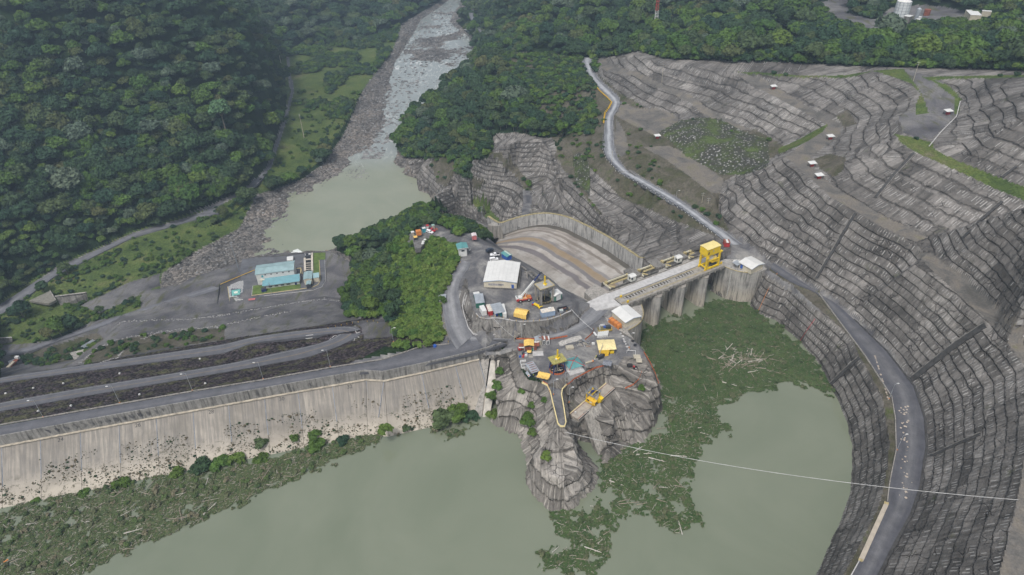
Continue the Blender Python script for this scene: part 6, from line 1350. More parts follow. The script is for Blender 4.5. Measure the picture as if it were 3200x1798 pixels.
# tarp tents
def drape(name,label,tile,cs,z0,z1,mat,ridge=1.,zb=None,sag=.15,n=10,group=None,posts=True,skirt=0.,rz_=0,cat='tarpaulin'):
    c,a,sx_,sy_=rectframe(tile,z1,cs); zb=z0 if zb is None else zb; T_=Th(name,label,cat,(c.x,c.y,zb),a+rz_,group); bm=bmesh.new(); g=[[None]*(n+1) for _ in range(n+1)]; h=z1-zb; rr=random.Random(name+label)
    for i in range(n+1):
        for j in range(n+1):
            u,v=i/n,j/n; x=(u-.5)*sx_; y=(v-.5)*sy_; z=h+ridge*(1-abs(2*v-1))-sag*math.sin(math.pi*u*3)**2*.6+rr.uniform(-.06,.06)
            g[i][j]=bm.verts.new((x+rr.uniform(-.05,.05),y,z))
    for i in range(n):
        for j in range(n): bm.faces.new((g[i][j],g[i+1][j],g[i+1][j+1],g[i][j+1]))
    if skirt:
        for side in (0,n):
            lo=[bm.verts.new((g[i][side].co.x,g[i][side].co.y*(1.06),max(.05,h-skirt+rr.uniform(-.25,.25)))) for i in range(n+1)]
            for i in range(n): bm.faces.new((g[i][side],lo[i],lo[i+1],g[i+1][side]))
        lo=[bm.verts.new((g[0][j].co.x*1.04,g[0][j].co.y,max(.05,h-skirt+rr.uniform(-.2,.2)))) for j in range(n+1)]
        for j in range(n): bm.faces.new((g[0][j],g[0][j+1],lo[j+1],lo[j]))
    bmesh.ops.recalc_face_normals(bm,faces=bm.faces); me=bpy.data.meshes.new('sheet'); bm.to_mesh(me); bm.free(); me.materials.append(mat); link(bpy.data.objects.new('sheet',me),T_.o)
    if posts:
        for x_ in (-1,1):
            for y_ in (-1,1): T_.part('post',DARKM,[('c',(x_*sx_*.46,y_*sy_*.46,0),(x_*sx_*.46,y_*sy_*.46,h),.07,.07,6)])
    T_.sx,T_.sy,T_.h=sx_,sy_,h; return T_
TARPD=simple('deep_yellow_tarp',(.68,.42,.03),.65,var=.15,scale=1.5); TARPP=simple('faded_yellow_tarp',(.74,.62,.32),.75,var=.12,scale=1.2)
T_=drape('tarp_tent','crumpled yellow tarpaulin tent by the fence in the middle of the yard edge','p',[(1165,420),(1470,470),(1530,350),(1270,300)],9.6,9.8,TARP,.9,7,skirt=2.2,cat='tent')
T_.part('cargo',DARKM,[('b',(0,0,.9),(T_.sx*.7,T_.sy*.6,1.8))])
# yellow crane jib section lying on the ground
c1,c2=P('p',1640,225,7.3),P('p',1790,300,7.3); T_=Th('hydraulic_grab','bright yellow hydraulic grab section lying on the ground below the concrete tower','machine part',(c1.x,c1.y,7.05),math.atan2(c2.y-c1.y,c2.x-c1.x)); l_=(c2-c1).length
T_.part('body',YEL,[('b',(l_*.35,0,.6),(l_*.7,.9,1.0),(0,.1,.1)),('b',(l_*.8,-.5,.5),(l_*.5,.6,.7),(0,0,-.5)),('b',(l_*.95,.4,.6),(1.6,.4,.4),(0,-.3,.7))],bevel=.08); T_.part('head',BLUE,[('b',(-.4,0,.7),(.9,.9,.9))],bevel=.1); T_.part('coupling',RED,[('b',(-.3,-.7,.35),(.7,.5,.6))])
# concrete hoist tower
def hoist(parent,z,x=0,y=0):
    parent.part('hoist_base',YEL,[('b',(x-.5,y-.3,z+.35),(1.5,.6,.6),(0,0,-.7)),('b',(x+.5,y-.2,z+.35),(1.3,.6,.6),(0,0,.9)),('b',(x,y+.5,z+.35),(.7,1.2,.5))],bevel=.06); parent.part('hoist_mast',YEL,[('b',(x,y,z+2.7),(.62,.55,4.6))],bevel=.05); parent.part('sheave',WHITE,[('c',(x+.3,y-.8,z+.3),(x+.5,y-.8,z+.5),.35,.35,10)])
c,a_,sx_,sy_=rectframe('a',15.8,[(1143,805),(1228,883),(1428,825),(1335,742)]); T_=Th('concrete_tower','concrete frame tower on tall legs with a yellow hoist on its deck','tower',(c.x,c.y,6.9),a_)
T_.part('deck',CONCD,[('b',(0,0,8.55),(sx_,sy_,1.)),]); T_.part('deck_top',simple('deck_grey',(.33,.32,.30),.85,var=.15),[('b',(0,0,9.08),(sx_-.8,sy_-.8,.08))]); T_.part('edge_plank',OCH,[('b',(0,-sy_/2+.2,9.12),(sx_,.4,.12)),('b',(-sx_/2+.2,.0,9.12),(.4,sy_-.82,.12)),('b',(sx_/2-.2,.0,9.12),(.4,sy_-.82,.12)),('b',(0,sy_/2-.2,9.12),(sx_,.4,.12))])
for x_ in (-1,1):
    for y_ in (-1,1): T_.part('leg',CONC,[('b',(x_*(sx_/2-.6),y_*(sy_/2-.6),4.),(.95,.95,8.1))])
hoist(T_,9.1,.2,.1); T_.part('hose',OCH,[('c',(.1,0,0),(.1,0,8),.12,.12,6)])
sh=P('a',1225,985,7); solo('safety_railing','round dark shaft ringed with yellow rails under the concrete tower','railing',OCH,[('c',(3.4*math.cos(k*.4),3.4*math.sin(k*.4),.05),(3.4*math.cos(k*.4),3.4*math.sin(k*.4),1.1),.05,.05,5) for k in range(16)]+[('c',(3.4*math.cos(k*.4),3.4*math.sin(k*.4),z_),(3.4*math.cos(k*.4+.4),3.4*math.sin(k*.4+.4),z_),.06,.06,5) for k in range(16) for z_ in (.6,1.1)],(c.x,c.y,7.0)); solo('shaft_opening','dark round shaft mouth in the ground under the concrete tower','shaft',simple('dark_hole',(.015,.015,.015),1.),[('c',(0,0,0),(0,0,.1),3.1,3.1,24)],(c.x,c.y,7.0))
T_=shed('site_office','white roofed hut with green striped walls right of the concrete tower','hut','x',[(1390,965),(1610,1095),(1820,1010),(1700,840)],10.3,7,WHITE,ROOFW,'gable',.5,.25,'x')
T_.part('stripe',GRN,[('b',(x_,-T_.sy/2+.2,1.4),(.7,.08,2.7)) for x_ in (-T_.sx*.38,T_.sx*.38,0)]+[('b',(T_.sx/2-.2,y_,1.4),(.08,.6,2.7)) for y_ in (-T_.sy*.35,T_.sy*.35)])
# concrete frame beside the warehouse
def beam(T_,mat,a,b,w=.7,h=.8,name='beam'):
    a,b=Vector(a),Vector(b); d=b-a; T_.part(name,mat,[('b',(a+b)/2,(d.length,w,h),(0,-math.atan2(d.z,d.xy.length),math.atan2(d.y,d.x)))])
T_=Th('lattice_walkway','open concrete beam frame and lattice walkway between the warehouse and the chute','walkway',(0,0,0))
pts_=[P('x',500,160,9),P('x',700,320,9),P('x',900,500,9),P('x',1180,560,8)]
for a,b in (((520,130),(680,260)),((720,320),(900,510)),((860,300),(1180,570)),((600,320),(860,300))): beam(T_,CONCD,P('x',*a,9.5),P('x',*b,9.5),.8,.7)
beam(T_,CONC,P('x',690,350,9.3),P('x',690,350,9.3)-Vector((0,0,7.0)),.6,.6,'column'); 
for k in range(5): q_=P('x',870+k*60,330+k*50,9.2); r_=P('x',760+k*50,380+k*45,9.2); beam(T_,CONCD,q_,r_,.25,.25,'brace')
solo('retaining_wall','grey concrete retaining wall at the right side of the warehouse','wall',CONCD,[('q',[P('x',470,170,9),P('x',500,170,9),P('x',440,820,7.4),P('x',405,800,7.4)],1.8)])
# mobile crane
c1,c2=P('a',905,1050,7.0),P('a',1112,1010,7.0); rz=math.atan2(c2.y-c1.y,c2.x-c1.x); cc_=(c1+c2)/2; cc_=Vector((cc_.x,cc_.y+.6,7.02)); L_=(c2-c1).length
T_=Th('mobile_crane','red and white rough terrain crane with its white and dark blue boom raised','crane',cc_,rz)
T_.part('chassis',RED,[('b',(0,0,1.25),(L_*.98,2.6,.75)),('b',(-L_*.42,0,1.9),(L_*.16,2.6,.7)),('b',(L_*.44,0,1.1),(.7,2.6,1.1))],bevel=.06); T_.part('deck',simple('faded_orange',(.6,.32,.14),.7,var=.15),[('b',(.4,0,1.68),(L_*.72,2.3,.14))])
for x_ in (-L_*.27,L_*.27):
    for y_ in (-1.25,1.25):
        w_=T_.part('wheel',BLACK,[('c',(x_,y_-.3,.8),(x_,y_+.3,.8),.8,.8,16)]); T_.part('rim',WHITE,[('c',(x_,y_*1.0-.33,.8),(x_,y_+.33,.8),.38,.38,10)],w_)
T_.part('cab',ORG,[('b',(1.2,.9,2.3),(1.7,1.,1.3))],bevel=.08); T_.part('turntable',WHITE,[('b',(-L_*.28,0,2.3),(2.6,2.,1.1))],bevel=.08); T_.part('counterweight',WHITE,[('b',(-L_*.43,0,2.2),(1.1,2.4,1.3))],bevel=.06); T_.part('engine',ORG,[('b',(L_*.3,-.2,2.1),(1.8,1.6,.8))],bevel=.05)
T_.part('outrigger',DARKM,[('c',(-L_*.3,-1.3,1.0),(-L_*.22,-2.6,.1),.12,.12,6),('b',(-L_*.22,-2.6,.05),(.5,.5,.1))])
tip=P('a',1232,652,21.5); inv=T_.mw.inverted(); tl=inv@tip; b0=Vector((-L_*.2,0,2.4)); mid_=b0.lerp(tl,.68)
def boombox(T_,name,mat,a,b,w1,parent=None):
    a,b=Vector(a),Vector(b); d=b-a; an=math.atan2(d.y,d.x); el_=math.atan2(d.z,d.xy.length); return T_.part(name,mat,[('b',(a+b)/2,(d.length,w1,w1),(0,-el_,an))],parent)
bm_=boombox(T_,'boom',WHITE,b0,mid_,.75); boombox(T_,'boom_extension',NAVY,mid_,b0.lerp(tl,.97),.5,bm_); T_.part('boom_head',DARKM,[('b',tl,(1.5,.5,.6),(0,0,0))],bm_); T_.part('lift_ram',WHITE,[('c',(L_*.1,0,1.8),tuple(b0.lerp(tl,.38)),.18,.14,8)])
# vehicles
def car(label,tile,cs,z,mat,kind='suv',cat='car',name='parked_car',flip=False,group=None,scale=1):
    a,b=[P(tile,u,v,z) for u,v in cs]; rz=math.atan2(b.y-a.y,b.x-a.x)+(math.pi if flip else 0); c=(a+b)/2; T_=Th(name,label,cat,(c.x,c.y,z+.04),rz,group); T_.o.scale=(scale,)*3
    bm=bmesh.new(); prof={'suv':[(-2.25,.45),(-2.3,1.0),(-2.1,1.75),(-.2,1.8),(.55,1.75),(1.15,1.1),(2.2,.98),(2.3,.45)],'pickup':[(-2.6,.5),(-2.6,1.05),(-.75,1.08),(-.72,1.7),(.4,1.75),(1.15,1.1),(2.45,1.0),(2.55,.5)],'bus':[(-2.8,.5),(-2.8,2.3),(2.2,2.3),(2.8,1.2),(2.8,.5)]}[kind]
    a1=[bm.verts.new((x,-.9,zz)) for x,zz in prof]; b1=[bm.verts.new((x,.9,zz)) for x,zz in prof]; n=len(prof)
    for v in a1+b1:
        if v.co.z>1.3: v.co.y*=.86
    bm.faces.new(a1); bm.faces.new(b1[::-1])
    for i in range(n): bm.faces.new((a1[i],b1[i],b1[(i+1)%n],a1[(i+1)%n]))
    bmesh.ops.recalc_face_normals(bm,faces=bm.faces); bmesh.ops.bevel(bm,geom=bm.edges[:],offset=.06,segments=1,affect='EDGES'); me=bpy.data.meshes.new('body'); bm.to_mesh(me); bm.free(); me.materials.append(mat); link(bpy.data.objects.new('body',me),T_.o)
    if kind!='bus':
        x0_,x1_=(-1.95,.5) if kind=='suv' else (-.65,.35)
        T_.part('side_window',GLASS,[('b',((x0_+x1_)/2,s_*.84,1.42),(x1_-x0_,.06,.42)) for s_ in (-1,1)]); T_.part('windscreen',GLASS,[('b',(.86,0,1.43),(.08,1.4,.72),(0,-.75,0))])
        if kind=='pickup': T_.part('load_bed',BLACK,[('b',(-1.7,0,1.09),(1.6,1.5,.06))])
    for x_ in (-1.45,1.45):
        for y_ in (-.85,.85): T_.part('wheel',BLACK,[('c',(x_,y_-.12,.36),(x_,y_+.12,.36),.36,.36,10)])
    return T_
CW=simple('car_white',(.75,.75,.75),.35,var=.03); CB=simple('car_dark',(.03,.04,.06),.35,var=.05); CRD=simple('car_red',(.4,.02,.03),.35,var=.05)
car('dark blue off road car parked near the chute','a',[(512,385),(598,345)],7,CB)
car('white pickup truck parked between the dark car and the warehouse','a',[(562,428),(684,420)],7,CW,'pickup',flip=True,name='parked_pickup',cat='pickup')
car('white car mostly hidden behind the warehouse roof','a',[(555,492),(670,480)],7,CW)
p_=P('a',290,362,7); T_=Th('motorcycle','small motorcycle leaning beside the teal roofed guard hut','motorcycle',(p_.x,p_.y,7.05),.8); T_.part('wheel',BLACK,[('c',(-.6,-.05,.32),(-.6,.05,.32),.32,.32,10)]); T_.part('wheel',BLACK,[('c',(.6,-.05,.32),(.6,.05,.32),.32,.32,10)]); T_.part('frame',WHITE,[('b',(0,0,.6),(1.,.2,.4)),('c',(.55,-.3,1.),(.55,.3,1.),.03,.03,5)])
# huts
T_=shed('guard_hut','teal gabled hut on a narrow white base at the top of the loop road','hut','a',[(125,342),(270,325),(248,240),(105,272)],12.2,6.4,WHITE,TEAL,'gable',.7,.9,'y'); T_.part('window',GLASS,[('b',(0,-T_.sy/2+.86,4.1),(1.6,.1,.9))]); T_.part('stripe',WHITE,[('b',(0,-T_.sy/2-.03,T_.h+.25),(T_.sx,.08,.2))])
T_=shed('kiosk','small kiosk with a teal and pale roof and blue walls beside the chute','kiosk','a',[(785,447),(855,412),(775,358),(700,385)],9.6,7,BLUE,TEAL,'gable',.5,.3,'y'); T_.part('roof_stripe',simple('pale_green_roof',(.45,.52,.45),.6),[('b',(.5,0,T_.h+.42),(1.2,T_.sy,.06))])
T_=shed('kiosk','small pink and white booth at the far end of the yard','kiosk','a',[(318,165),(385,158),(372,118),(305,125)],8.8,6.2,PINK,simple('pinkish_white',(.62,.55,.55),.6),'gable',.4,.2,'y')
p_=P('b',2010,230,.2)
T_=shed('rusty_shelter','rusty red and white shelter at the road bend near the gantry crane','shelter','s',[(1020,190),(1170,185),(1190,60),(1010,80)],2.9,.3,RED,RUST,'flat',over=.2); T_.part('panel',WHITE,[('b',(.2,0,T_.h+.15),(1.2,T_.sy*.9,.06))])
shed('bus_shelter','grey roofed open shelter on the left of the loop road','shelter','F',[(1102,757),(1122,757),(1122,741),(1102,741)],5.6,3,CONC,GALV,'flat',over=.3)
# fence of yellow posts round the yard edge
def fence(name,label,pts,post_h,gap,pm,rm,rails=(.5,1.),group=None,net=None,cat='fence'):
    T_=Th(name,label,cat,(0,0,0),0,group); pts=densify([p for p in pts],gap); n=0
    for p in pts[:70]: T_.part('post',pm,[('b',(p.x,p.y,p.z+post_h/2),(.12,.12,post_h))])
    if rm: T_.part('rail',rm,[('c',a+Vector((0,0,r)),b+Vector((0,0,r)),.04,.04,4) for a,b in zip(pts[:-1],pts[1:]) for r in rails])
    if net: 
        me=bpy.data.meshes.new('net'); vs=[];fs=[]
        for i,p in enumerate(pts): vs+= [(p.x,p.y,p.z+.05),(p.x,p.y,p.z+post_h*random.uniform(.75,1.0))]
        for i in range(len(pts)-1): fs.append((2*i,2*i+2,2*i+3,2*i+1))
        me.from_pydata(vs,[],fs); me.materials.append(net); link(bpy.data.objects.new('net',me),T_.o)
    return T_
fence('yard_fence','low fence of yellow posts and rails along the curved yard edge above the dark embankment',line('p',[(365,505),(460,545),(520,555),(665,530),(780,515),(860,500),(950,545),(1240,610),(1400,610),(1500,620),(1760,600),(1940,570),(2080,530),(2230,480),(2370,400),(2420,340)],7.0),1.1,2.2,TARPD,DARKM)
fence('roadside_fence','fence with yellow posts along the forest side of the upper loop road',line('a',[(165,420,7),(168,520,7),(70,625,7),(5,760,6.5)])+line('F',[(1110,745,4.5),(1112,790,2.5),(1121,830,1),(1128,862,.2)]),1.1,3.,TARPD,DARKM)
wallstrip('road_kerb_wall','pale low wall curving along the inside of the loop road below the yard','wall',PALEC,line('p',[(130,-60,5.2),(30,300,4.),(70,480,2.8),(160,760,1.5),(270,900,.6),(400,940,.2),(620,915,0)]),None,[6.2,5,3.7,2.4,1.4,1.,.9],.3)
# concrete trough at the wall foot
T_=Th('concrete_trough','white concrete trough open at the foot of the yard embankment','trough',(0,0,0)); w0=line('p',[(640,840),(675,965),(1040,870),(960,810)],0)
T_.part('wall',PALEC,[]) if False else None
for a,b in ((0,1),(1,2)): d=w0[b]-w0[a]; T_.part('wall',PALEC,[('b',tuple((w0[a]+w0[b])/2+Vector((0,0,.6))),(d.length,.3,1.6),(0,0,math.atan2(d.y,d.x)))])
# --- intake platform
T_=shed('tarp_shed','shed under yellow tarpaulin with rusty red side sheets, left on the platform','shed','c',[(592,352),(715,345),(722,268),(575,262)],3.2,0,WHITE,TARP,'gable',.6,.1,'y',walls=False,post=WHITE)
T_.part('side_sheet',RUST,[('b',(-T_.sx/2-1.2,-T_.sy*.1,2.3),(2.2,T_.sy*.55,.1),(0,.1,0)),('b',(T_.sx/2+1.2,0,2.4),(2.4,T_.sy*.7,.1),(0,-.1,0))]); T_.part('side_sheet',WHITE,[('b',(-T_.sx/2-1.2,-T_.sy*.42,2.2),(2.4,T_.sy*.2,.1)),('b',(T_.sx/2+1.3,T_.sy*.35,2.5),(2.4,T_.sy*.25,.1))]); T_.part('tank',GRN,[('c',(T_.sx*.35,-T_.sy*.3,0),(T_.sx*.35,-T_.sy*.3,1.5),.5,.5,10)]); T_.part('back_wall',RUST,[('b',(0,-T_.sy*.3,1.),(T_.sx*1.5,.1,1.9))])
T_=shed('toilet_hut','grey gabled sheet hut with one rusty roof panel beside the yellow tarpaulin shed','hut','u',[(345,362),(470,348),(450,262),(310,275)],3.0,0,TANB,GALV,'gable',.5,.15,'y'); T_.part('rust_sheet',RUST,[('b',(T_.sx*.3,0,T_.h+.36),(1.,.6,.05),(0,.35,0))])
for cs,lb in (([(480,338),(550,330),(520,262),(465,268)],'narrow booth with a rusty red roof next to the grey gabled hut'),([(560,345),(636,335),(605,265),(540,268)],'booth with a red and white roof at the right end of the row')):
    T_=shed('booth',lb,'booth','u',cs,3.0,0,WHITE,RUST,'lean',.2,.1); T_.part('door',DARKM,[('b',(0,-T_.sy/2+.06,1.2),(.7,.08,1.9))]); T_.part('roof_strip',WHITE,[('b',(T_.sx*.3,0,T_.h+.2),(.6,T_.sy,.06))])
T_=drape('tarp_roof','big faded yellow tarpaulin roof on the right of the intake platform','u',[(1600,560),(1950,520),(1930,310),(1580,350)],3.2,3.4,TARPP,.7,0,group=None,cat='tarpaulin'); T_.part('side_sheet',TARPD,[('q',[(-T_.sx*.48,-T_.sy*.5,3.3),(T_.sx*.12,-T_.sy*.5,3.3),(T_.sx*.05,-T_.sy*.58,.4),(-T_.sx*.44,-T_.sy*.58,.1)],.08)]); T_.part('machine',YEL,[('b',(T_.sx*.28,-T_.sy*.3,.9),(2.,1.2,1.2))],bevel=.1); T_.part('machine',DARKM,[('b',(-T_.sx*.1,0,.8),(3.,2.,1.4))])
drape('tarp_roof','crumpled dark grey tarpaulin sheet over equipment near the pit edge','u',[(1690,830),(1870,870),(1885,760),(1720,720)],2.2,2.4,GREYT,.5,0,sag=.5)
drape('tarp_sail','bright yellow tarpaulin sail stretched on poles beside the striped roof','u',[(375,1065),(590,1160),(645,1010),(400,965)],2.6,2.9,TARP,-.5,0,sag=.3)
drape('tarp_sheet','small yellow tarpaulin over a machine near the red tank','u',[(165,590),(265,595),(255,545),(185,535)],1.2,1.4,TARP,.3,0,n=5)
T_=shed('striped_roof_shed','long lean-to with white and rusty red striped roof sheets at the left of the platform','shed','u',[(260,1010),(430,960),(290,770),(140,830)],2.9,0,NAVY,GALV,'lean',.35,.15,walls=False,post=NAVY)
for k in range(5): y_=-T_.sy/2+(k+.5)*T_.sy/5; T_.part('roof_stripe',RUST,[('b',(random.uniform(-.4,.4),y_,T_.h+.09+.35*(k+.5)/5),(T_.sx*random.uniform(.6,.95),.28,.05))])
T_.part('side_sheet',GALV,[('b',(-T_.sx/2-.8,-T_.sy*.2,1.2),(1.2,T_.sy*.5,.08),(0,-.6,0))]); T_.part('bench',DARKM,[('b',(0,-T_.sy*.3,.5),(T_.sx*.7,.8,.9))])
c,a_,sx_,sy_=rectframe('u',.4,[(70,905),(190,895),(150,760),(35,775)]); T_=Th('wash_pen','open white walled pen with two bays beside the striped roof','pen',(c.x,c.y,.02),a_); T_.part('wall',WHITE,[('b',(0,sy_/2,.5),(sx_,.2,1.)),('b',(0,-sy_/2,.5),(sx_,.2,1.)),('b',(-sx_/2,0,.5),(.2,sy_,1.)),('b',(0,0,.4),(sx_,.15,.8))])
# teal roofed pavilion with red ridges
c=P('u',1105,790,2.9); a_=ba-.15; T_=Th('teal_pavilion','teal hipped roof hut crossed by red ridge strips on the intake platform','hut',(c.x,c.y,0),a_)
R_=3.4; T_.part('walls',WHITE,[('b',(0,0,1.3),(R_*1.6,R_*1.6,2.6))]); 
cs=[(-R_,-R_),(R_,-R_),(R_,R_),(-R_,R_)]
for k in range(4):
    a,b=cs[k],cs[(k+1)%4]; bm=bmesh.new(); v=[bm.verts.new((*a,2.6)),bm.verts.new((*b,2.6)),bm.verts.new((0,0,3.9))]; bm.faces.new(v); me=bpy.data.meshes.new('roof'); bm.to_mesh(me); bm.free(); me.materials.append(TEAL); link(bpy.data.objects.new('roof',me),T_.o)
    T_.part('ridge_strip',RED,[('c',(a[0]*1.1,a[1]*1.1,2.58),(0,0,3.98),.13,.13,6)])
T_.part('plinth',PALEC,[('b',(0,-.3,.12),(R_*2.1,R_*2.4,.24))])
# blue legged tower
c,a_,sx_,sy_=rectframe('u',6.3,[(605,690),(690,845),(975,745),(870,600)]); T_=Th('blue_leg_tower','hoist tower with olive yellow deck on dark blue splayed legs over a round shaft','tower',(c.x,c.y,0),a_)
OLV=simple('olive_deck',(.34,.31,.10),.8,var=.25,scale=1.5); T_.part('deck',OLV,[('b',(0,0,6.15),(sx_,sy_,.5))])
for k in range(6): T_.part('deck_plank_gap',NAVY,[('b',(random.uniform(-.8,.8),-sy_*.3+k*sy_*.12,6.43),(sx_*.4,.08,.05))])
for x_ in (-1,1):
    for y_ in (-1,1): T_.part('leg',NAVY,[('c',(x_*sx_*.33,y_*sy_*.33,6.),(x_*sx_*.40,y_*sy_*.42,0),.24,.28,6)]); T_.part('brace',NAVY,[('c',(x_*sx_*.3,y_*sy_*.3,5.6),(x_*sx_*.41,y_*sy_*.12,.1),.12,.12,5)])
hoist(T_,6.4,0,0); T_.part('drill_string',TANB,[('c',(0,0,-1),(0,0,6),.3,.3,8)])
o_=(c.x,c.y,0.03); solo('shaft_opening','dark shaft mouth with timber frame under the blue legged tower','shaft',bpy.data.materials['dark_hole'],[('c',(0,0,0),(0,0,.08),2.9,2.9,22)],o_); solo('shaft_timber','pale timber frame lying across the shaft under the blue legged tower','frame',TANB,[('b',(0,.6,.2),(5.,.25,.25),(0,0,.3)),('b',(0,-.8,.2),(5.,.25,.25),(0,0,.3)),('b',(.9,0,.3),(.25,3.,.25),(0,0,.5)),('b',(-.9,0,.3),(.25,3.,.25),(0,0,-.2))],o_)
ring=[Vector((c.x+3.4*math.cos(k*.31),c.y+3.4*math.sin(k*.31),.02)) for k in range(21)]; fence('shaft_barrier','round orange mesh barrier circling the shaft under the blue legged tower',ring,1.0,1.3,ORG,None,net=FEN,cat='barrier')
# track with rail mounted yellow machine
c,a_,sx_,sy_=rectframe('q',-6.9,[(1310,1270),(1500,1370),(2310,665),(2150,565)]); a__=P('q',1405,1320,-6.9); b__=P('q',2230,615,-6.9); a_=math.atan2(b__.y-a__.y,b__.x-a__.x); sx_=(b__-a__).length; c=(a__+b__)/2; sy_=5.2
T_=Th('rail_platform','long pale concrete rail platform at the edge of the intake rock','platform',(c.x,c.y,-8.2),a_); T_.part('slab',simple('platform_conc',(.38,.34,.29),.85,var=.2,scale=.6),[('b',(0,0,.4),(sx_,sy_,1.6))]); T_.part('rail',RUST,[('b',(0,-1.9,1.27),(sx_,.14,.14))]); T_.part('rail',RUST,[('b',(0,1.9,1.27),(sx_,.14,.14))]); T_.part('edge_beam',TARPP,[('b',(0,2.5,1.3),(sx_,.22,.22))]); T_.part('edge_beam',DARKM,[('b',(0,-2.55,1.1),(sx_,.15,.5))]); T_.part('stop_block',WHITE,[('b',(-sx_*.42,1.,1.6),(.7,.7,.8))]); T_.part('footing',CONCD,[('b',(-sx_*.5,-.6,-1.4),(2.,3.,2.4))])
m_=P('q',1790,930,-6.); loc_=Vector((m_.x,m_.y,0)); dd_=(loc_-c); dx_=dd_.x*math.cos(a_)+dd_.y*math.sin(a_); bx=Vector((c.x,c.y,0))+Vector((math.cos(a_),math.sin(a_),0))*(dx_+.6)
T_=Th('rail_machine','yellow rail mounted trash rake machine with an operator cab and open steel top frame','machine',(bx.x,bx.y,-7.0),a_)
for x_ in (-2.,2.):
    for y_ in (-1.9,1.9): T_.part('leg',YEL,[('b',(x_,y_,2.6),(.4,.4,5.2))])
STG=simple('steel_grey',(.2,.22,.24),.6); T_.part('top_frame',STG,[('b',(0,y_,5.2),(5.0,.3,.35)) for y_ in (-2.1,2.1)]+[('b',(x_,0,5.21),(.3,4.2,.34)) for x_ in (-2.4,2.4)]); T_.part('guard_rail',STG,[('b',(0,y_,6.1),(5.,.06,.06)) for y_ in (-2.2,2.2)]+[('b',(x_,0,6.1),(.06,4.4,.06)) for x_ in (-2.5,2.5)]+[('b',(x_,y_,5.7),(.06,.06,.8)) for x_ in (-2.5,0,2.5) for y_ in (-2.2,2.2)])
T_.part('base_frame',YEL,[('b',(0,1.9,.5),(5.2,.4,.6)),('b',(0,-1.9,.5),(5.2,.4,.6)),('b',(-2.3,0,.5),(.4,3.8,.6))]); cb_=T_.part('cab',simple('machine_yellow',(.70,.42,.04),.5,var=.08),[('b',(-2.2,-1.2,2.3),(1.9,4.4,2.1))],bevel=.12); T_.part('window',GLASS,[('b',(-3.16,.2,2.6),(.06,1.1,.8)),('b',(-2.2,-3.42,2.4),(1.3,.06,1.3))],cb_); T_.part('placard',WHITE,[('b',(-3.17,-1.2,2.2),(.05,1.,.7))],cb_)
T_.part('spout',YEL,[('b',(1.2,-2.9,1.6),(1.7,1.6,3.4),(.3,0,0))]); T_.part('winch',NAVY,[('c',(-.6,.6,5.0),(1.,.6,5.0),.55,.55,12)]); T_.part('motor',BLACK,[('b',(1.3,-1.,4.6),(1.,.9,.9))],bevel=.1); T_.part('crossbar',YEL,[('b',(0,.0,4.3),(4.4,.25,.3)),('b',(0,1.2,4.9),(3.6,.3,.2))])
# ribbed intake ramp running down to the water
tl_,tr2=P('d',1370,60,-7.6),P('d',1600,-70,-7.4); bl_,br2=P('d',1575,640,-20),P('d',1775,475,-20)
T_=Th('intake_ramp','steep concrete ramp with raised parallel ribs running down into the water','ramp',(0,0,0)); up_=Vector((0,0,1.)); tl_+=up_; tr2+=up_; bl_+=up_*1.6; br2+=up_*1.6; T_.part('slab',CONC,[('q',[tl_,tr2,br2,bl_],4.5)])
for k in range(8):
    t=(k+.5)/8; a=tl_.lerp(tr2,t); b=bl_.lerp(br2,t); T_.part('rib',CONC,[('c',a+Vector((0,0,.1)),b+Vector((0,0,.1)),.22,.22,5)])
# kerb wall round the finger platform
fl=line('c',[(820,845),(890,880),(930,965),(960,1100),(1000,1260),(1030,1390),(1070,1428),(1130,1428),(1150,1370),(1122,1180),(1090,1000),(1100,930),(1160,870)],.02)
wallstrip('platform_kerb','yellowish low kerb wall following the edge of the narrow finger platform','kerb',TARPP,fl,None,.75,.35,cap=None)
for pl,lb in ((line('c',[(1150,875),(1190,850),(1260,790),(1400,715),(1540,645),(1640,620)],.05),'orange safety net fence along the pit edge on the intake platform'),
              (line('c',[(840,835),(900,870),(925,960)],.05),'short orange safety net beside the yellow sail'),
              (line('c',[(480,262),(600,262)],.05)+line('c',[(930,265),(1160,225)],.05),'orange safety net strip along the road side of the intake platform'),
              (line('c',[(1510,130),(1500,180),(1400,270)],.05),'orange safety net slanting beside the white drums'),
              (line('c',[(2150,700,-2.2),(2110,800,-3.),(2040,870,-3.8),(1930,920,-4.6)]),'curved orange and yellow net along the low ledge of the intake rock'),
              (line('c',[(2180,440,0),(2260,570,-.4),(2330,720,-1),(2375,850,-2)]),'orange net running down the outer right edge of the intake rock')):
    fence('safety_net',lb,pl,1.0,1.6,ORG,None,net=FEN,cat='net fence')
# drums
k=0
for r_ in range(4):
    for c2_ in range(6):
        p_=P('u',1600+c2_*36+r_*6,292-r_*24-c2_*5,.0); o=solo('drum','white topped drum standing in the dense block behind the faded yellow tarpaulin roof','drum',WHITE if k==0 else WHITE,[],(0,0,0)) if False else None
        if k==0: dm_=shape_mesh('drum',WHITE,[('c',(0,0,0),(0,0,1.05),.42,.42,12),('c',(0,0,1.05),(0,0,1.15),.2,.15,8)])
        o=link(bpy.data.objects.new('drum',dm_)); o.location=(p_.x,p_.y,.03); tag(o,'white drum in the dense block of drums behind the faded yellow tarpaulin roof','drum','white drums behind the tarpaulin roof'); k+=1
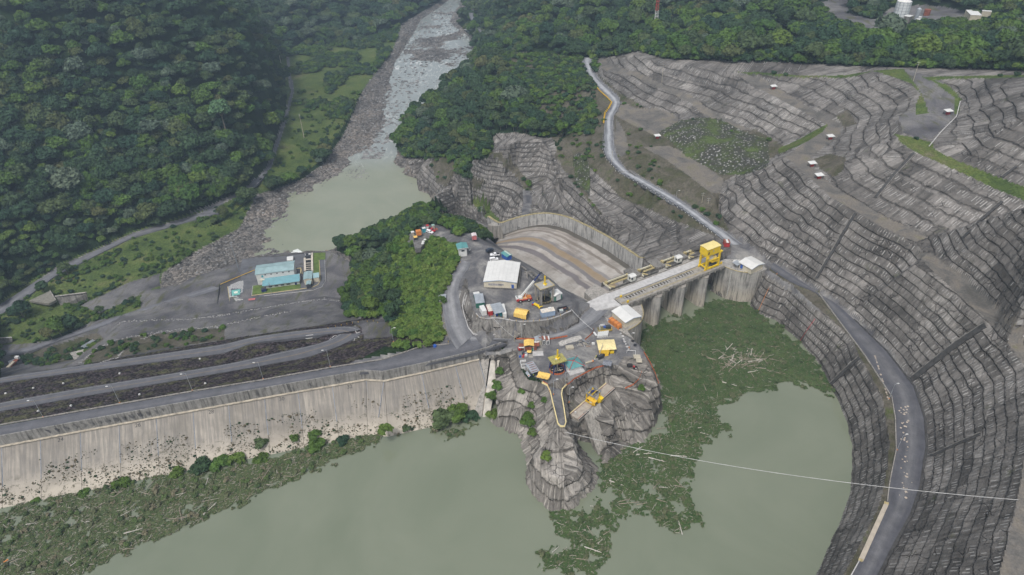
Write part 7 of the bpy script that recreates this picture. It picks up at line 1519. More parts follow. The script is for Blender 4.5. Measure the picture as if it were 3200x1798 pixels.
# fenced skid
c,a_,sx_,sy_=rectframe('u',.4,[(1600,190),(1870,150),(1850,40),(1600,95)]); T_=Th('equipment_skid','fenced equipment skid with yellow rail and dark generator beside the drums','equipment',(c.x,c.y,.02),a_); T_.part('floor',simple('mossy_floor',(.16,.14,.06),.9,var=.3,scale=1.5),[('b',(0,0,.1),(sx_,sy_,.2))]); T_.part('rail',TARPD,[('b',(0,-sy_/2,.9),(sx_,.12,.3)),('b',(sx_/2,-sy_*.2,.9),(.12,sy_*.6,.3))]); T_.part('generator',DARKM,[('b',(sx_*.3,sy_*.2,.9),(2.4,1.4,1.4))],bevel=.1); T_.part('pump',BLUE,[('b',(sx_*.05,sy_*.3,.7),(1.2,.8,.9))]); T_.part('frame',WHITE,[('b',(-sx_*.35,sy_*.1,1.),(.12,2.2,1.6)),('b',(-sx_*.1,sy_*.6,1.),(2.2,.12,1.2))])
# drilling rig
g_=P('u',1640,700,0); T_=Th('drill_rig','tracked black drill rig with a long slanting mast beside the grey tarpaulin','drill rig',(g_.x,g_.y,.02),.5); T_.part('track',BLACK,[('b',(0,-.8,.4),(2.8,.5,.7)),('b',(0,.8,.4),(2.8,.5,.7))],bevel=.12); T_.part('body',DARKM,[('b',(0,0,1.2),(2.6,1.6,1.))],bevel=.1); T_.part('hose_reel',BLACK,[('c',(1.6,-.4,.9),(1.6,.4,.9),.8,.8,12)])
mt_=T_.mw.inverted()@P('u',1700,410,6.0); T_.part('mast',TANB,[('c',(-.9,0,.4),tuple(mt_),.18,.14,6)])
# misc pieces
def simplebox(name,label,cat,tile,cs,zt,zb,mat,bev=.0,extra=None):
    c,a,sx_,sy_=rectframe(tile,zt,cs); me=shape_mesh(name,mat,[('b',(0,0,(zt-zb)/2),(sx_,sy_,zt-zb))],bevel=bev); o=link(bpy.data.objects.new(name,me)); o.location=(c.x,c.y,zb); o.rotation_euler[2]=a; tag(o,label,cat); return o
a,b=P('u',1350,805,.5),P('u',1480,765,.5); solo('steel_casing','tan steel casing pipe with an orange end lying on the platform','pipe',TANB,[('c',a,b,.45,.45,12)]); solo('casing_cap','orange cap standing at the end of the tan casing pipe','cap',ORG,[('c',b,b+(b-a).normalized()*.6,.5,.5,12)])
simplebox('scaffold_mat','beige mat stretched on a white frame at the right edge of the platform','mat','u',[(2330,705),(2455,705),(2455,635),(2300,630)],.9,.4,TANB); simplebox('scaffold_mat','second beige mat, nearer the pit, at the right edge of the platform','mat','u',[(2370,775),(2490,785),(2480,715),(2360,710)],.9,.4,TANB)
simplebox('concrete_pad','pale concrete pad left of the blue legged tower','pad','u',[(290,660),(505,655),(495,560),(285,575)],.12,.0,PALEC); simplebox('concrete_pad','faded pad beside the machinery at the left edge of the platform','pad','u',[(190,695),(300,690),(290,620),(215,620)],.1,0,DECKC)
simplebox('formwork_stack','pale box beam with yellow posts at the end of the timber pile','formwork','u',[(960,530),(1105,480),(1095,420),(960,455)],1.1,0,TANB,.05)
T_=Th('timber_pile','heap of brown planks and bags between the gravel patch and the platform lane','timber pile',(0,0,0)); rr=random.Random(5)
for k in range(26):
    u,v=1120+rr.uniform(0,280),470-rr.uniform(0,1)*110; u2=u+rr.uniform(-40,60); p0=P('u',u,v,.15+rr.uniform(0,.5)); p1=P('u',u2+40,v+rr.uniform(-30,50),.2+rr.uniform(0,.4)); T_.part('plank',rr.choice([TANB,RUST,WOOD[0],WOOD[1],PALEC]),[('c',p0,p1,.12,.12,4)])
a=P('u',1280,330,.8); b=P('u',1420,410,.8); solo('trestle_beam','long blue grey steel beam slanting over the plank heap','beam',STG,[('c',a,b,.25,.25,4)])
simplebox('white_crate','white crate left of the faded yellow tarpaulin roof','crate','u',[(1475,415),(1535,410),(1530,380),(1475,385)],.9,0,WHITE,.05); simplebox('leaning_board','white leaning panel at the top of the drum block','panel','u',[(1545,255),(1580,245),(1535,170),(1505,180)],1.2,.9,WHITE)
for i,(u,v,r_) in enumerate(((2060,215,.5),(2100,265,.75),(2110,320,.45),(2125,345,.5),(2138,380,.65),(2158,425,.45),(2190,480,.6),(2215,530,.45))):
    p_=P('u',u,v,0); solo('lime_bag',['white heap on the lane, first from the orange tank','large flat white heap second along the lane','small round white heap third along the lane','small white heap in the middle of the lane row','wide white heap fifth along the lane','small white heap sixth along the lane','white heap seventh along the lane','last white heap at the lane end near the pit'][i],'heap',PALEC,[('s',(0,0,.12),(r_,r_*.8,.35))],(p_.x,p_.y,0))
for i,(u,v) in enumerate(((2300,360),(2345,445))): p_=P('u',u,v,.1); solo('truck_tyre',['black tyre lying at the platform edge nearer the abutment','black tyre lying at the platform edge farther from the abutment'][i],'tyre',BLACK,[('c',(0,0,0),(0,0,.3),.75,.75,14),('c',(0,0,.28),(0,0,.34),.4,.4,10)],(p_.x,p_.y,.0))
T_=Th('white_scaffold','white pipe gate frame standing beyond the faded tarpaulin roof','frame',(0,0,0)); q0,q1,q2=P('u',2180,550,1.5),P('u',2355,555,1.5),P('u',2350,640,1.); T_.part('pipe',WHITE,[('c',q0,q1,.1,.1,6),('c',q1,q2,.1,.1,6)]+[('c',q_,Vector((q_.x,q_.y,0)),.08,.08,6) for q_ in (q0,q1)])
T_=Th('black_machine','black and red small machine on the ledge right of the pit','machine',(*P('u',2345,905,-1.2).xy,-1.7),.3); T_.part('body',BLACK,[('b',(0,0,.8),(1.8,1.3,1.1))],bevel=.15); T_.part('cover',RED,[('b',(-.6,.1,1.5),(.7,.8,.4))]); T_.part('fan',WHITE,[('c',(0,-.7,.9),(0,-.75,.9),.35,.35,10)])
simplebox('coal_heap','dark heap beside the black machine on the right ledge','heap','u',[(2180,860),(2300,850),(2290,790),(2190,800)],-.2,-1.8,simple('dark_heap',(.03,.03,.032),.95),.5)
T_=Th('red_pump','red tank and pump set at the left edge of the platform','pump',(*P('u',30,545,.5).xy,.03),.2); T_.part('tank',RED,[('c',(0,0,.8),(0,1.6,.8),.7,.7,12)]); T_.part('base',DARKM,[('b',(0,.8,.2),(1.5,2.,.3))])
for i,(u,v,m_) in enumerate(((140,650,WHITE),(110,600,DARKM),(105,660,RED),(30,675,BLUE),(150,610,GALV))): p_=P('u',u,v,.4); solo('site_machine',['white box machine near the small yellow tarpaulin','dark box machine behind the white one at the left edge','small red machine at the left edge','small blue drum at the far left edge of the platform','grey trough lying by the small yellow tarpaulin'][i],'machine',m_,[('b',(0,0,.45),(1.8 if i!=3 else .7,.7,.8),(0,0,.6*i)),('c',(.3,0,.9),(.3,0,1.2),.2,.2,8)],(p_.x,p_.y,.02))
# safety gravel patch (pale)
solo('pale_gravel','irregular patch of pale gravel spread across the intake platform','gravel',simple('pale_gravel',(.42,.40,.37),.95,var=.3,scale=1.2),[('q',[v+Vector((0,0,.08)) for v in line('u',[(800,400),(830,450),(900,455),(1000,405),(1150,370),(1290,310),(1240,250),(1130,270),(960,330),(850,360)],0)],.07)],kind='structure')
# people
def person(label,tile,u,v,z,shirt,hat,rz=0,arm=.5):
    p_=P(tile,u,v,z); me=bpy.data.meshes.new('body'); j=[(0,0,.92),(0,0,1.25),(0,0,1.45),(0,0,1.56),(0,.01,1.70),(.1,0,.88),(.12,.02,.48),(.12,0,.06),(.13,.14,.03),(-.1,0,.88),(-.12,-.06,.48),(-.13,-.14,.06),(-.13,0,.03),(.2,0,1.40),(.27,.05,1.12),(.26,.05+arm*.4,.95+arm*.2),(-.2,0,1.40),(-.27,-.02,1.12),(-.25,.15,.92)]
    e=[(0,1),(1,2),(2,3),(3,4),(0,5),(5,6),(6,7),(7,8),(0,9),(9,10),(10,11),(11,12),(2,13),(13,14),(14,15),(2,16),(16,17),(17,18)]; r=[.15,.15,.13,.065,.11,.1,.07,.05,.045,.1,.07,.05,.045,.07,.05,.045,.07,.05,.045]
    me.from_pydata(j,e,[]); o=bpy.data.objects.new('tmp',me); COL.objects.link(o); o.modifiers.new('s','SKIN'); sk=me.skin_vertices[0]
    for i,x in enumerate(r): sk.data[i].radius=(x,x)
    sk.data[0].use_root=True
    sb=o.modifiers.new('b','SUBSURF'); sb.levels=1; sb.render_levels=1; dg=bpy.context.evaluated_depsgraph_get(); m2_=bpy.data.meshes.new_from_object(o.evaluated_get(dg)); bpy.data.objects.remove(o); m2_.materials.clear(); m2_.materials.append(shirt); m2_.materials.append(NAVY); m2_.materials.append(SKIN)
    for f in m2_.polygons: zc=f.center.z; f.material_index=1 if zc<.9 else (2 if zc>1.5 else 0)
    T_=Th('person',label,'person',(p_.x,p_.y,z+.02),rz); link(bpy.data.objects.new('body',m2_),T_.o); T_.part('hard_hat',hat,[('s',(0,.01,1.79),(.15,.17,.09)),('c',(0,.03,1.76),(0,.03,1.775),.19,.19,12)])
SKIN=simple('skin',(.28,.16,.10),.6,var=.03); HIVIS=simple('orange_vest',(.7,.2,.04),.7); HIY=simple('lime_vest',(.45,.6,.06),.7)
person('person in an orange shirt and white helmet standing left of the striped roof','u',207,1100,0,HIVIS,WHITE,.4); person('person in a lime vest working under the end of the striped roof','u',300,1080,0,HIY,WHITE,2.); person('person in a lime vest and yellow helmet standing by the drill rig','u',1560,715,0,HIY,YEL,1.); person('person in a pale shirt standing left of the drill rig with arms down','u',1535,765,0,WHITE,YEL,2.6,.1)
# lamp posts
def lamp(label,base,h=9,arm=(1.4,0),group=None,rz=0):
    T_=Th('street_lamp',label,'street lamp',base,rz,group); T_.part('pole',GALV,[('c',(0,0,0),(0,0,h),.1,.06,6)]); T_.part('arm',GALV,[('c',(0,0,h),(arm[0],arm[1],h+.3),.05,.04,5)]); T_.part('lamp_head',WHITE,[('b',(arm[0]*1.2,arm[1]*1.2,h+.32),(.9,.35,.18))]); T_.part('base',ORG,[('b',(0,0,.35),(.4,.4,.7))]); return T_
for i,(u,v) in enumerate(((280,430),(776,338),(1247,258),(1706,183),(2141,103))):
    p_=P('g',u,v,0); lamp('lamp post on the crest road, number %s from the left edge of the picture'%['one','two','three','four','five'][i],(p_.x-.1,p_.y+.4,0),10,(-1.3,-.5),'lamp posts along the crest road')
for i,(t_,u,v,z,lb) in enumerate((('F',990,862,0,'lamp post on the crest road near the wooded ridge'),('p',1362,1000,0,'lamp post behind the grey gabled hut by the road below the yard'),('u',705,1440,0,'slim lamp post on the finger platform'),('u',940,1280,0,'lamp post beside the blue legged tower'),('q',1290,1000,-3,'lamp post on the pit slope beside the rail platform'),('h',1410,450,0,'lamp post on the outer ring road beside a grassy edge'),('h',1455,740,0,'lamp post on the inner edge of the ring road by the longest bend'),('o',1668,670,1,'lamp post beside the pale valley road'),('u',2225,500,0,'slim dark pole at the right lane of the platform'))):
    p_=P(t_,u,v,z); lamp(lb,(p_.x,p_.y,z),8,(1.2,.3))
# cables
def cable(name,label,a,b,sag,r,mat,n=24):
    pts_=[a.lerp(b,k/n)-Vector((0,0,sag*4*(k/n)*(1-k/n))) for k in range(n+1)]; cu=shape_mesh(name,mat,[('c',p,q,r,r,5) for p,q in zip(pts_[:-1],pts_[1:])]); o=link(bpy.data.objects.new(name,cu)); tag(o,label,'cable'); return o
CAB=simple('cable_white',(.5,.5,.49),.6)
cable('span_cable','long pale cable sagging across the reservoir from the finger platform to the far slope',P('d',1130,300,.4),P('F',2562,1258,35.3),4.5,.085,CAB,40)
cable('span_cable','pale cable slung from the yard edge down to the drums on the platform',P('a',1640,1135,8.),P('c',1500,130,2.5),.6,.09,CAB)
cable('span_cable','thin pale cable slung from the yard edge to the left end of the intake platform',P('p',705,505,8.),P('p',1185,955,2.5),.8,.06,CAB); solo('cable_post','post holding the thin cable at the left end of the intake platform','post',OCH,[('c',(0,0,0),(0,0,3.4),.1,.1,6)],(*P('p',1200,1000,1.5).xy,0))
# bottom-right shotcrete number
a=P('t',1060,840,34); 
def slope_point(t_,u,v):
    z=33.
    for _ in range(20):
        p=P(t_,u,v,z); z=z*.5+hz(p.x,p.y)*.5
    return P(t_,u,v,z)
c0=slope_point('t',1085,885); tdir=(slope_point('t',1120,925)-slope_point('t',1050,835)).normalized(); 
def hzn(x,y):
    e=1.5; g=Vector((-(hz(x+e,y)-hz(x-e,y))/(2*e),-(hz(x,y+e)-hz(x,y-e))/(2*e),1)); return g.normalized()
nn=hzn(c0.x,c0.y); tdir=(tdir-nn*tdir.dot(nn)).normalized(); ud=nn.cross(tdir); M_=mat3(tdir,ud,nn,c0+nn*.9); o=text_obj('310',2.6,WHITE,M_,None); tag(o,'white number 310 painted on the concrete slope just below the upper right bench','painted number')
# rain shelters on the benches
SH='white roofed rain shelters on the benches'
for i,(t_,u,v,z,lb) in enumerate((('i',562,178,34.5,'white roofed shelter on the brown track near the tree line at the top'),('i',1020,580,33,'white roofed shelter on the sharp bend of the brown track'),('i',873,797,33,'white roofed shelter just above the twin one beside the shrub patch'),('i',930,892,33.5,'white roofed shelter at the start of the long straight track'),('i',1972,372,55.5,'white roofed shelter with a red box on the grassy saddle'),('m',1283,985,10.2,'white roofed shelter at the corner of the stony slope'))):
    p_=P(t_,u,v,z+2.2); z_=hz(p_.x,p_.y); T_=Th('rain_shelter',lb,'shelter',(p_.x,p_.y,z_),.2,SH); T_.part('roof',WHITE,[('b',(0,0,2.4),(4.2,3.2,.12),(.12,0,0))]); T_.part('box',RED,[('b',(.3,.2,.6),(2.,1.,1.2))])
    for x_ in (-1.7,1.7):
        for y_ in (-1.2,1.2): T_.part('post',DARKM,[('b',(x_,y_,1.1),(.12,.12,2.4))])
# guard posts on the valley road
gp=densify([v for v in roadL[10:]],3.4); gm=shape_mesh('guard_post',WHITE,[('b',(0,0,.55),(.38,.38,1.1))]); gk=shape_mesh('cap',DARKM,[('b',(0,0,1.2),(.6,.5,.3))])
for i,p in enumerate(gp[:-3]):
    o=link(bpy.data.objects.new('guard_post',gm)); o.location=(p.x-.6,p.y-.3,p.z+.1); tag(o,'white guard post with a dark cap on the valley side of the pale winding road','guard post','guard posts along the winding road'); c_=link(bpy.data.objects.new('cap',gk),o)
o=solo('guard_rail','dark steel rail linking the guard posts of the pale winding road','guard rail',DARKM,[('c',a+Vector((-.6,-.3,.95)),b+Vector((-.6,-.3,.95)),.12,.12,4) for a,b in zip(gp[:-4],gp[1:-3])])
yg=densify(roadL[3:10],2.4); o=solo('yellow_barrier','yellow barrier blocks curving round the outside of the bend of the winding road','barrier',TARPD,[('b',(p.x-.8,p.y-.2,p.z+.6),(1.5,.5,.9),(0,0,1.9)) for p in yg])
rl=densify([v for v in roadL[-7:]],4.); solo('guard_rail','grey rail along the lower winding road above the rock cut','guard rail',GALV,[('c',a+Vector((0,0,.9)),b+Vector((0,0,.9)),.08,.08,4) for a,b in zip(rl[:-1],rl[1:])]+[('b',(p.x,p.y,p.z+.5),(.12,.12,.9)) for p in rl])
# ------------------------------------------------------------------ power plant on the valley floor
zp=-54.
q=[v+Vector((0,0,.10)) for v in line('v',[(-30,1250),(-90,640),(-30,300),(360,240),(1000,230),(1700,150),(2100,110),(2470,100),(2480,900),(2380,1130),(1700,1270),(600,1420),(60,1460)],zp)]
solo('plant_yard_asphalt','asphalt','asphalt',simple('plant_asphalt',(.115,.118,.128),.9,var=.2,scale=.25),[('q',q,.5)],kind='structure')
lw=simple('kerb_paint',(.55,.45,.22),.8,var=.1)
def lawn(name,cs,lb):
    q=[v+Vector((0,0,.3)) for v in line('v',cs,zp)]; T_=Th(name,lb,'lawn',(0,0,0)); T_.part('grass',LAWN,[('q',q,.2)]); return T_
T_=lawn('lawn',[(270,1375),(300,1100),(420,1085),(700,1110),(1570,1060),(1730,1050),(1725,1150),(1700,1185)],'mown lawn strip in front of the teal roofed power plant')
T_.part('kerb',PALEC,[('c',a,b,.18,.18,4) for a,b in zip(line('v',[(255,1390),(290,1095),(400,1078)],zp+.2)[:-1],line('v',[(255,1390),(290,1095),(400,1078)],zp+.2)[1:])]); kb=line('v',[(255,1390),(1700,1195),(2080,1140),(2250,1060),(2325,930),(2290,320)],zp+.22); T_.part('kerb',lw,[('c',a,b,.2,.2,4) for a,b in zip(kb[:-1],kb[1:])])
ko=line('v',[(620,1400),(1500,1300),(2120,1225),(2380,1120),(2490,930),(2460,310)],zp+.2); T_.part('kerb',PALEC,[('c',a,b,.15,.15,4) for a,b in zip(ko[:-1],ko[1:])])
lawn('lawn',[(2115,115),(2480,105),(2475,310),(2285,315),(2300,720),(2115,730)],'tall narrow lawn strip right of the intake channel at the power plant')
# main building
zr=-45.5
a1=P('v',350,765,zr); a2=P('v',1530,610,zr); b1=P('v',385,485,zr); b2=P('v',1530,325,zr)
fx=(a2-a1); fx.z=0; LX=fx.length; rz=math.atan2(fx.y,fx.x); fyv=Vector((-math.sin(rz),math.cos(rz),0)); DY=max(7,(b1-a1).dot(fyv)*.5+(b2-a2).dot(fyv)*.5)
T_=Th('power_plant_hall','tall white plant hall with a weathered teal roof and a lower teal lean-to in front','building',(a1.x,a1.y,zp),rz); h=zr-zp
T_.part('walls',WHITE,[('b',(LX/2,DY/2,h/2-.1),(LX-.8,DY-.8,h-.2))]); T_.part('roof',TEALL,[('q',[(0,0,h),(LX,0,h),(LX,DY/2,h+1.1),(0,DY/2,h+1.1)],.15)]); T_.part('roof',TEALL,[('q',[(0,DY/2,h+1.1),(LX,DY/2,h+1.1),(LX,DY,h),(0,DY,h)],.15)])
for k in range(5): T_.part('window',GLASS,[('b',(LX*(.25+k*.152),.36,h-1.3),(1.0,.1,.7))])
T_.part('balcony',CREAM,[('b',(LX*.16,-.6,h-4.6),(LX*.11,1.6,1.2))]); T_.part('door',simple('teal_door',(.05,.3,.35),.6),[('b',(LX*.17,.35,h-2.2),(1.2,.1,1.6))])
def inl(u,v,z): return T_.mw.inverted()@P('v',u,v,z)
zl=-50.8; l1=inl(570,1110,zl); l2=inl(1700,955,zl); l3=inl(1700,740,zl+1.6); l4=inl(600,935,zl+1.6)
dpt=max(3.5,(l4.y-l1.y+l3.y-l2.y)/2); y0_=(l1.y+l2.y)/2; x0_,x1_=l1.x,l2.x
T_.part('lean_to_roof',TEAL if False else simple('teal_roof_new',(.16,.33,.37),.5,var=.1,scale=.5),[('q',[(x0_,y0_,3.2),(x1_,y0_,3.2),(x1_,.3,4.6),(x0_,.3,4.6)],.15)]); T_.part('lean_to_walls',WHITE,[('b',((x0_+x1_)/2,(y0_+.6)/2+.4,1.6),(x1_-x0_-1,abs(y0_)-.8,3.2))])
for k in range(4): T_.part('window',GLASS,[('b',(x0_+(x1_-x0_)*(.2+k*.16),y0_+.72,1.6),(2.2,.1,.8))])
T_.part('door',NAVY,[('b',(x0_+(x1_-x0_)*.88,y0_+.72,1.2),(1.2,.1,2.))]); T_.part('tank',WHITE,[('b',(LX+1.4,1.,1.7),(2.6,3.,3.4))]); T_.part('gantry',TARPP,[('b',(LX+1.8,DY*.6,4.8),(3.6,.3,.3)),('b',(LX+3.5,DY*.6,2.4),(.3,.3,4.8)),('b',(LX+3.5,DY*.3,4.8),(.3,6,.3))])
shed('plant_kiosk','small blue fronted kiosk on the lawn before the power plant','kiosk','v',[(545,1215),(690,1195),(680,1140),(520,1160)],-51.6,-54,NAVY,DARKM,'flat',over=.1)
# intake channel
T_=Th('plant_channel','pale concrete channel with cross beams over dark bays beside the power plant','channel',(0,0,0))
for a,b,w_ in (((1855,270),(1870,660),1.),((2075,120),(2085,650),1.)): p0,p1=P('v',*a,zp+.6),P('v',*b,zp+.6); beam(T_,simple('pale_channel',(.55,.5,.42),.8,var=.1) if a[0]<2000 else bpy.data.materials['pale_channel'],p0,p1,1.3,1.2,'wall')
solo('channel_pit','dark water in the channel bays','water',simple('dark_pit',(.02,.022,.022),.3),[('q',[v+Vector((0,0,.45)) for v in line('v',[(1870,650),(2060,650),(2060,330),(1870,340)],zp)],.2)],kind='structure')
for v_ in (300,410,475,540,600): beam(T_,bpy.data.materials['pale_channel'],P('v',1860,v_+8,zp+.8),P('v',2070,v_-8,zp+.8),.35 if v_>300 else 1.2,.3,'cross_beam')
T_.part('gate_machinery',DARKM,[('b',P('v',1950,220,zp+1),(3.4,1.4,1.6)),('b',P('v',1960,150,zp+1.3),(2.4,1.,1.2))]); T_.part('gate_frame',WHITE,[('b',P('v',2000,140,zp+2),(1.4,.8,.8)),('b',P('v',1870,160,zp+1.2),(.3,.3,2.6)),('b',P('v',2060,150,zp+1.2),(.3,.3,2.6))])
shed('gate_shed','weathered teal gabled roof at the lower end of the intake channel','shed','v',[(1815,905),(2080,885),(2085,650),(1820,685)],-49.5,-54,CREAM,TEALL,'gable',.6,.3,'y'); shed('gate_shed','small teal gabled porch in front of the channel roof','shed','v',[(1900,1060),(2040,1055),(2045,940),(1895,945)],-50.5,-54,DARKM,TEALL,'gable',.4,.2,'y'); shed('gate_shed','pale teal lean-to right of the channel roof','shed','v',[(2110,860),(2290,845),(2285,705),(2090,730)],-50.5,-54,CREAM,simple('pale_teal',(.28,.42,.44),.55,var=.1),'lean',.4)
shed('outlet_block','white concrete outlet block behind the plant hall','outlet','v',[(1320,335),(1510,320),(1500,195),(1310,230)],-52,-55,CREAM,WHITE,'flat')
# outlet foam
m=MT('foam',rough=.6); p=m.wpos(); m.col(m.ramp(m.noise(p,.6,5,.8),[(.35,(.45,.47,.42)),(.6,(.8,.82,.8))])); FOAM=m.m
def foam(name,cs,lb): q=line('v',cs,TW+.5); vs_=q; solo(name,lb,'foam',FOAM,[('q',q,.1)],kind='stuff')
foam('water_foam',[(1150,240),(1400,235),(1560,215),(1800,180),(1850,110),(1760,60),(1650,-20),(1520,20),(1420,120),(1300,175)],'white foam')
foam('water_foam',[(2760,-150),(2830,-165),(2900,-110),(2990,-60),(3080,-40),(3090,-20),(3010,0),(2930,-30),(2870,-90)],'white foam')
# helipad marking
q=[v+Vector((0,0,.14)) for v in line('e',[(262,622),(410,545),(478,545),(462,700),(440,775),(490,792),(300,828),(288,822)],zp)]
T_=Th('helipad','painted helipad of white stripes around a teal square with a white disc','helipad',(0,0,0)); T_.part('pad',simple('pad_dark',(.10,.10,.115),.9,var=.1),[('q',q,.1)])
poly=[(262,622),(410,545),(478,545),(462,700),(440,775),(490,792),(300,828),(288,822)]
def ptin(x,y): return bool(inpoly(np.array([float(x)]),np.array([float(y)]),poly)[0])
for k in range(26):
    seg=[]
    for s_ in range(0,41):
        x=250+s_*6; y=640+k*12-(s_*6)*.42+(-40)
        if y>700: y=640+k*12+(s_*6)*.1-60
        if ptin(x,y) and not (305<x<440 and 650<y<748): seg.append((x,y))
    runs=[];cur=[]
    for a in seg:
        if cur and a[0]-cur[-1][0]>7: runs.append(cur);cur=[]
        cur.append(a)
    if cur: runs.append(cur)
    for r_ in runs:
        if len(r_)>2: a,b=P('e',*r_[0],zp+.2),P('e',*r_[-1],zp+.2); d=b-a; T_.part('stripe',WHITE,[('b',(a+b)/2,(d.length,.42,.04),(0,0,math.atan2(d.y,d.x)))])
T_.part('square',simple('teal_paint',(.13,.40,.36),.7,var=.1),[('q',[v for v in line('e',[(312,672),(432,655),(425,728),(318,745)],zp+.24)],.04)]); cd=P('e',370,698,zp+.28); T_.part('disc',simple('disc_white',(.75,.72,.62),.6),[('c',(cd.x,cd.y,cd.z-.02),(cd.x,cd.y,cd.z+.02),1.3,1.3,20)])
for u,v in ((335,690),(415,668),(330,730),(410,715)): a,b=P('e',u,v,zp+.27),P('e',(u*.7+370*.3),(v*.7+698*.3),zp+.27); T_.part('corner_mark',WHITE,[('c',a,b,.12,.12,4)])
T_.part('edge_line',lw,[('c',P('e',262,622,zp+.2),P('e',290,822,zp+.2),.18,.18,4)])
T_=shed('sign_board','faded red and white sign board lying flat by the helipad','sign','e',[(540,800),(628,798),(628,775),(540,785)],-53.4,-53.8,PINK,PINK,'flat'); 
# lines of kerb and drains
def curb(name,label,pts,w_,h_,mat,cat='kerb'):
    return solo(name,label,cat,mat,[('b',((a+b)/2),((b-a).length+.1,w_,h_),(0,-math.atan2((b-a).z,(b-a).xy.length),math.atan2((b-a).y,(b-a).x))) for a,b in zip(pts[:-1],pts[1:])])
curb('drain_channel','straight dark drain running down from the yellow fence corner beside the helipad',line('e',[(155,600,-53.9),(110,1000,-53.9)]),.5,.5,BLACK,'drain')
curb('drain_channel','long dark drain along the lower edge of the plant terrace',line('e',[(110,1000,-52.9),(500,935,-52.9),(1000,855,-52.9),(1560,765,-52.9),(1830,805,-52.6)]),.6,.7,BLACK,'drain')
curb('barrier_beam','yellow pipe barrier from the riverside to the plant hall',line('e',[(165,590,-53.3),(620,400,-53.3)]),.25,.3,TARPD,'barrier')
T_=curb('basin_wall','long brown concrete wall separating the small basin from the green pool',line('e',[(1575,165,-59.6),(1975,365,-59.6)]),1.2,4,simple('brown_wall',(.24,.19,.14),.85,var=.2),'wall')
# drains on the terraced hillside: dark straight gutters
GUT=simple('gutter_dark',(.06,.058,.056),.85,var=.3,scale=.8)
def gutter(label,tile,uvs,w_=1.6):
    pts_=[]
    for (u0,v0),(u1,v1) in zip(uvs[:-1],uvs[1:]):
        for k in range(10): pts_.append(slope_point(tile,u0+(u1-u0)*k/10,v0+(v1-v0)*k/10))
    pts_.append(slope_point(tile,*uvs[-1])); 
    for _ in range(3): pts_=[pts_[0]]+[pts_[i-1]*.25+pts_[i]*.5+pts_[i+1]*.25 for i in range(1,len(pts_)-1)]+[pts_[-1]]
    T_=Th('slope_gutter',label,'gutter',(0,0,0),0,'dark gutters down the terraced slope'); vs=[];fs=[];v2=[];f2=[]
    for i,p in enumerate(pts_):
        d=(pts_[min(i+1,len(pts_)-1)]-pts_[max(i-1,0)]).normalized(); n_=hzn(p.x,p.y); s_=d.cross(n_).normalized()
        a=p+n_*.45-s_*w_/2; b=p+n_*.45+s_*w_/2; vs+= [a,b,b-n_*2,a-n_*2]; e_=p+n_*.6+s_*(w_/2+.35); g_=p+n_*.6+s_*(w_/2); v2+=[g_,e_,e_-n_*2,g_-n_*2]
    for i in range(len(pts_)-1):
        for k in range(4): f=(i*4+k,i*4+(k+1)%4,i*4+4+(k+1)%4,i*4+4+k); fs.append(f); f2.append(f)
    for nm,V_,F_x,mt_ in (('channel',vs,fs,GUT),('edge',v2,f2,CONCD)):
        me=bpy.data.meshes.new(nm); me.from_pydata(V_,[],F_x); bm=bmesh.new(); bm.from_mesh(me); bmesh.ops.recalc_face_normals(bm,faces=bm.faces); bm.to_mesh(me); bm.free(); me.materials.append(mt_); link(bpy.data.objects.new(nm,me),T_.o)
gutter('dark gutter falling from the long track to the ring road above the gantry crane','i',[(1222,1205),(1075,1440)],1.3); gutter('lower half of the dark gutter above the ring road, left of the widest bench','F',[(2115,600),(2055,700)],1.2)
gutter('dark gutter rising from the long track to the grassy bench','i',[(1380,1080),(1540,880),(1690,720)],1.5)
gutter('broad dark gutter from the 310 mark down towards the ring road','h',[(1960,30),(1780,150),(1640,260),(1540,340)],2.2)
gutter('thin gutter crossing the terraces at the right edge','i',[(2400,1110),(2240,1250),(2090,1400)],1.2)
gutter('thin mossy gutter low on the right hand terraces','h',[(1930,650),(1790,710),(1660,770)],1.)
gutter('pale edged gutter from the ring road down to the plant mat','h',[(1245,215),(1160,290),(1085,365)],1.5)
gutter('short dark gutter at the far right beside the grassy bench','i',[(2510,830),(2400,915)],1.)
# pale slope kerb line beside the ring road
def edge_line(name,label,pl,mat,w_=.3,h_=.5,dz=.35,cat='kerb'): return curb(name,label,[v+Vector((0,0,dz)) for v in densify(pl,6)],w_,h_,mat,cat)
edge_line('ring_road_kerb','pale kerb line along the inner edge of the ring road',line('h',[(1010,-150),(1120,0),(1270,200),(1425,440),(1445,560),(1450,740),(1412,930),(1400,1030)],0),CONC,.3,.6)
edge_line('ring_road_kerb','pale kerb along the lower stretch of the ring road below the walkway',line('h',[(1240,1370),(1190,1460),(1110,1600)],0),PALEC,.3,.6)
edge_line('bench_kerb','thin pale kerb along the edge of the upper right bench',[v for v in b2l[13:]],PALEC,.25,.4,.6)
edge_line('ring_road_drain','dark drain along the foot of the terraces beside the ring road',[v for v in ringo[3:]],GUT,1.0,.5,.35,'drain')
edge_line('winding_road_kerb','thin dark kerb on the hill side of the winding road',[v for v in roadR[6:]],CONCD,.3,.5,.3)
edge_line('bench_drain','pale drain line at the foot of the far right terraces',line('i',[(1810,670,53),(1900,560,54),(2030,430,55.5),(2060,310,57)]),PALEC,.4,.4,.5,'drain')
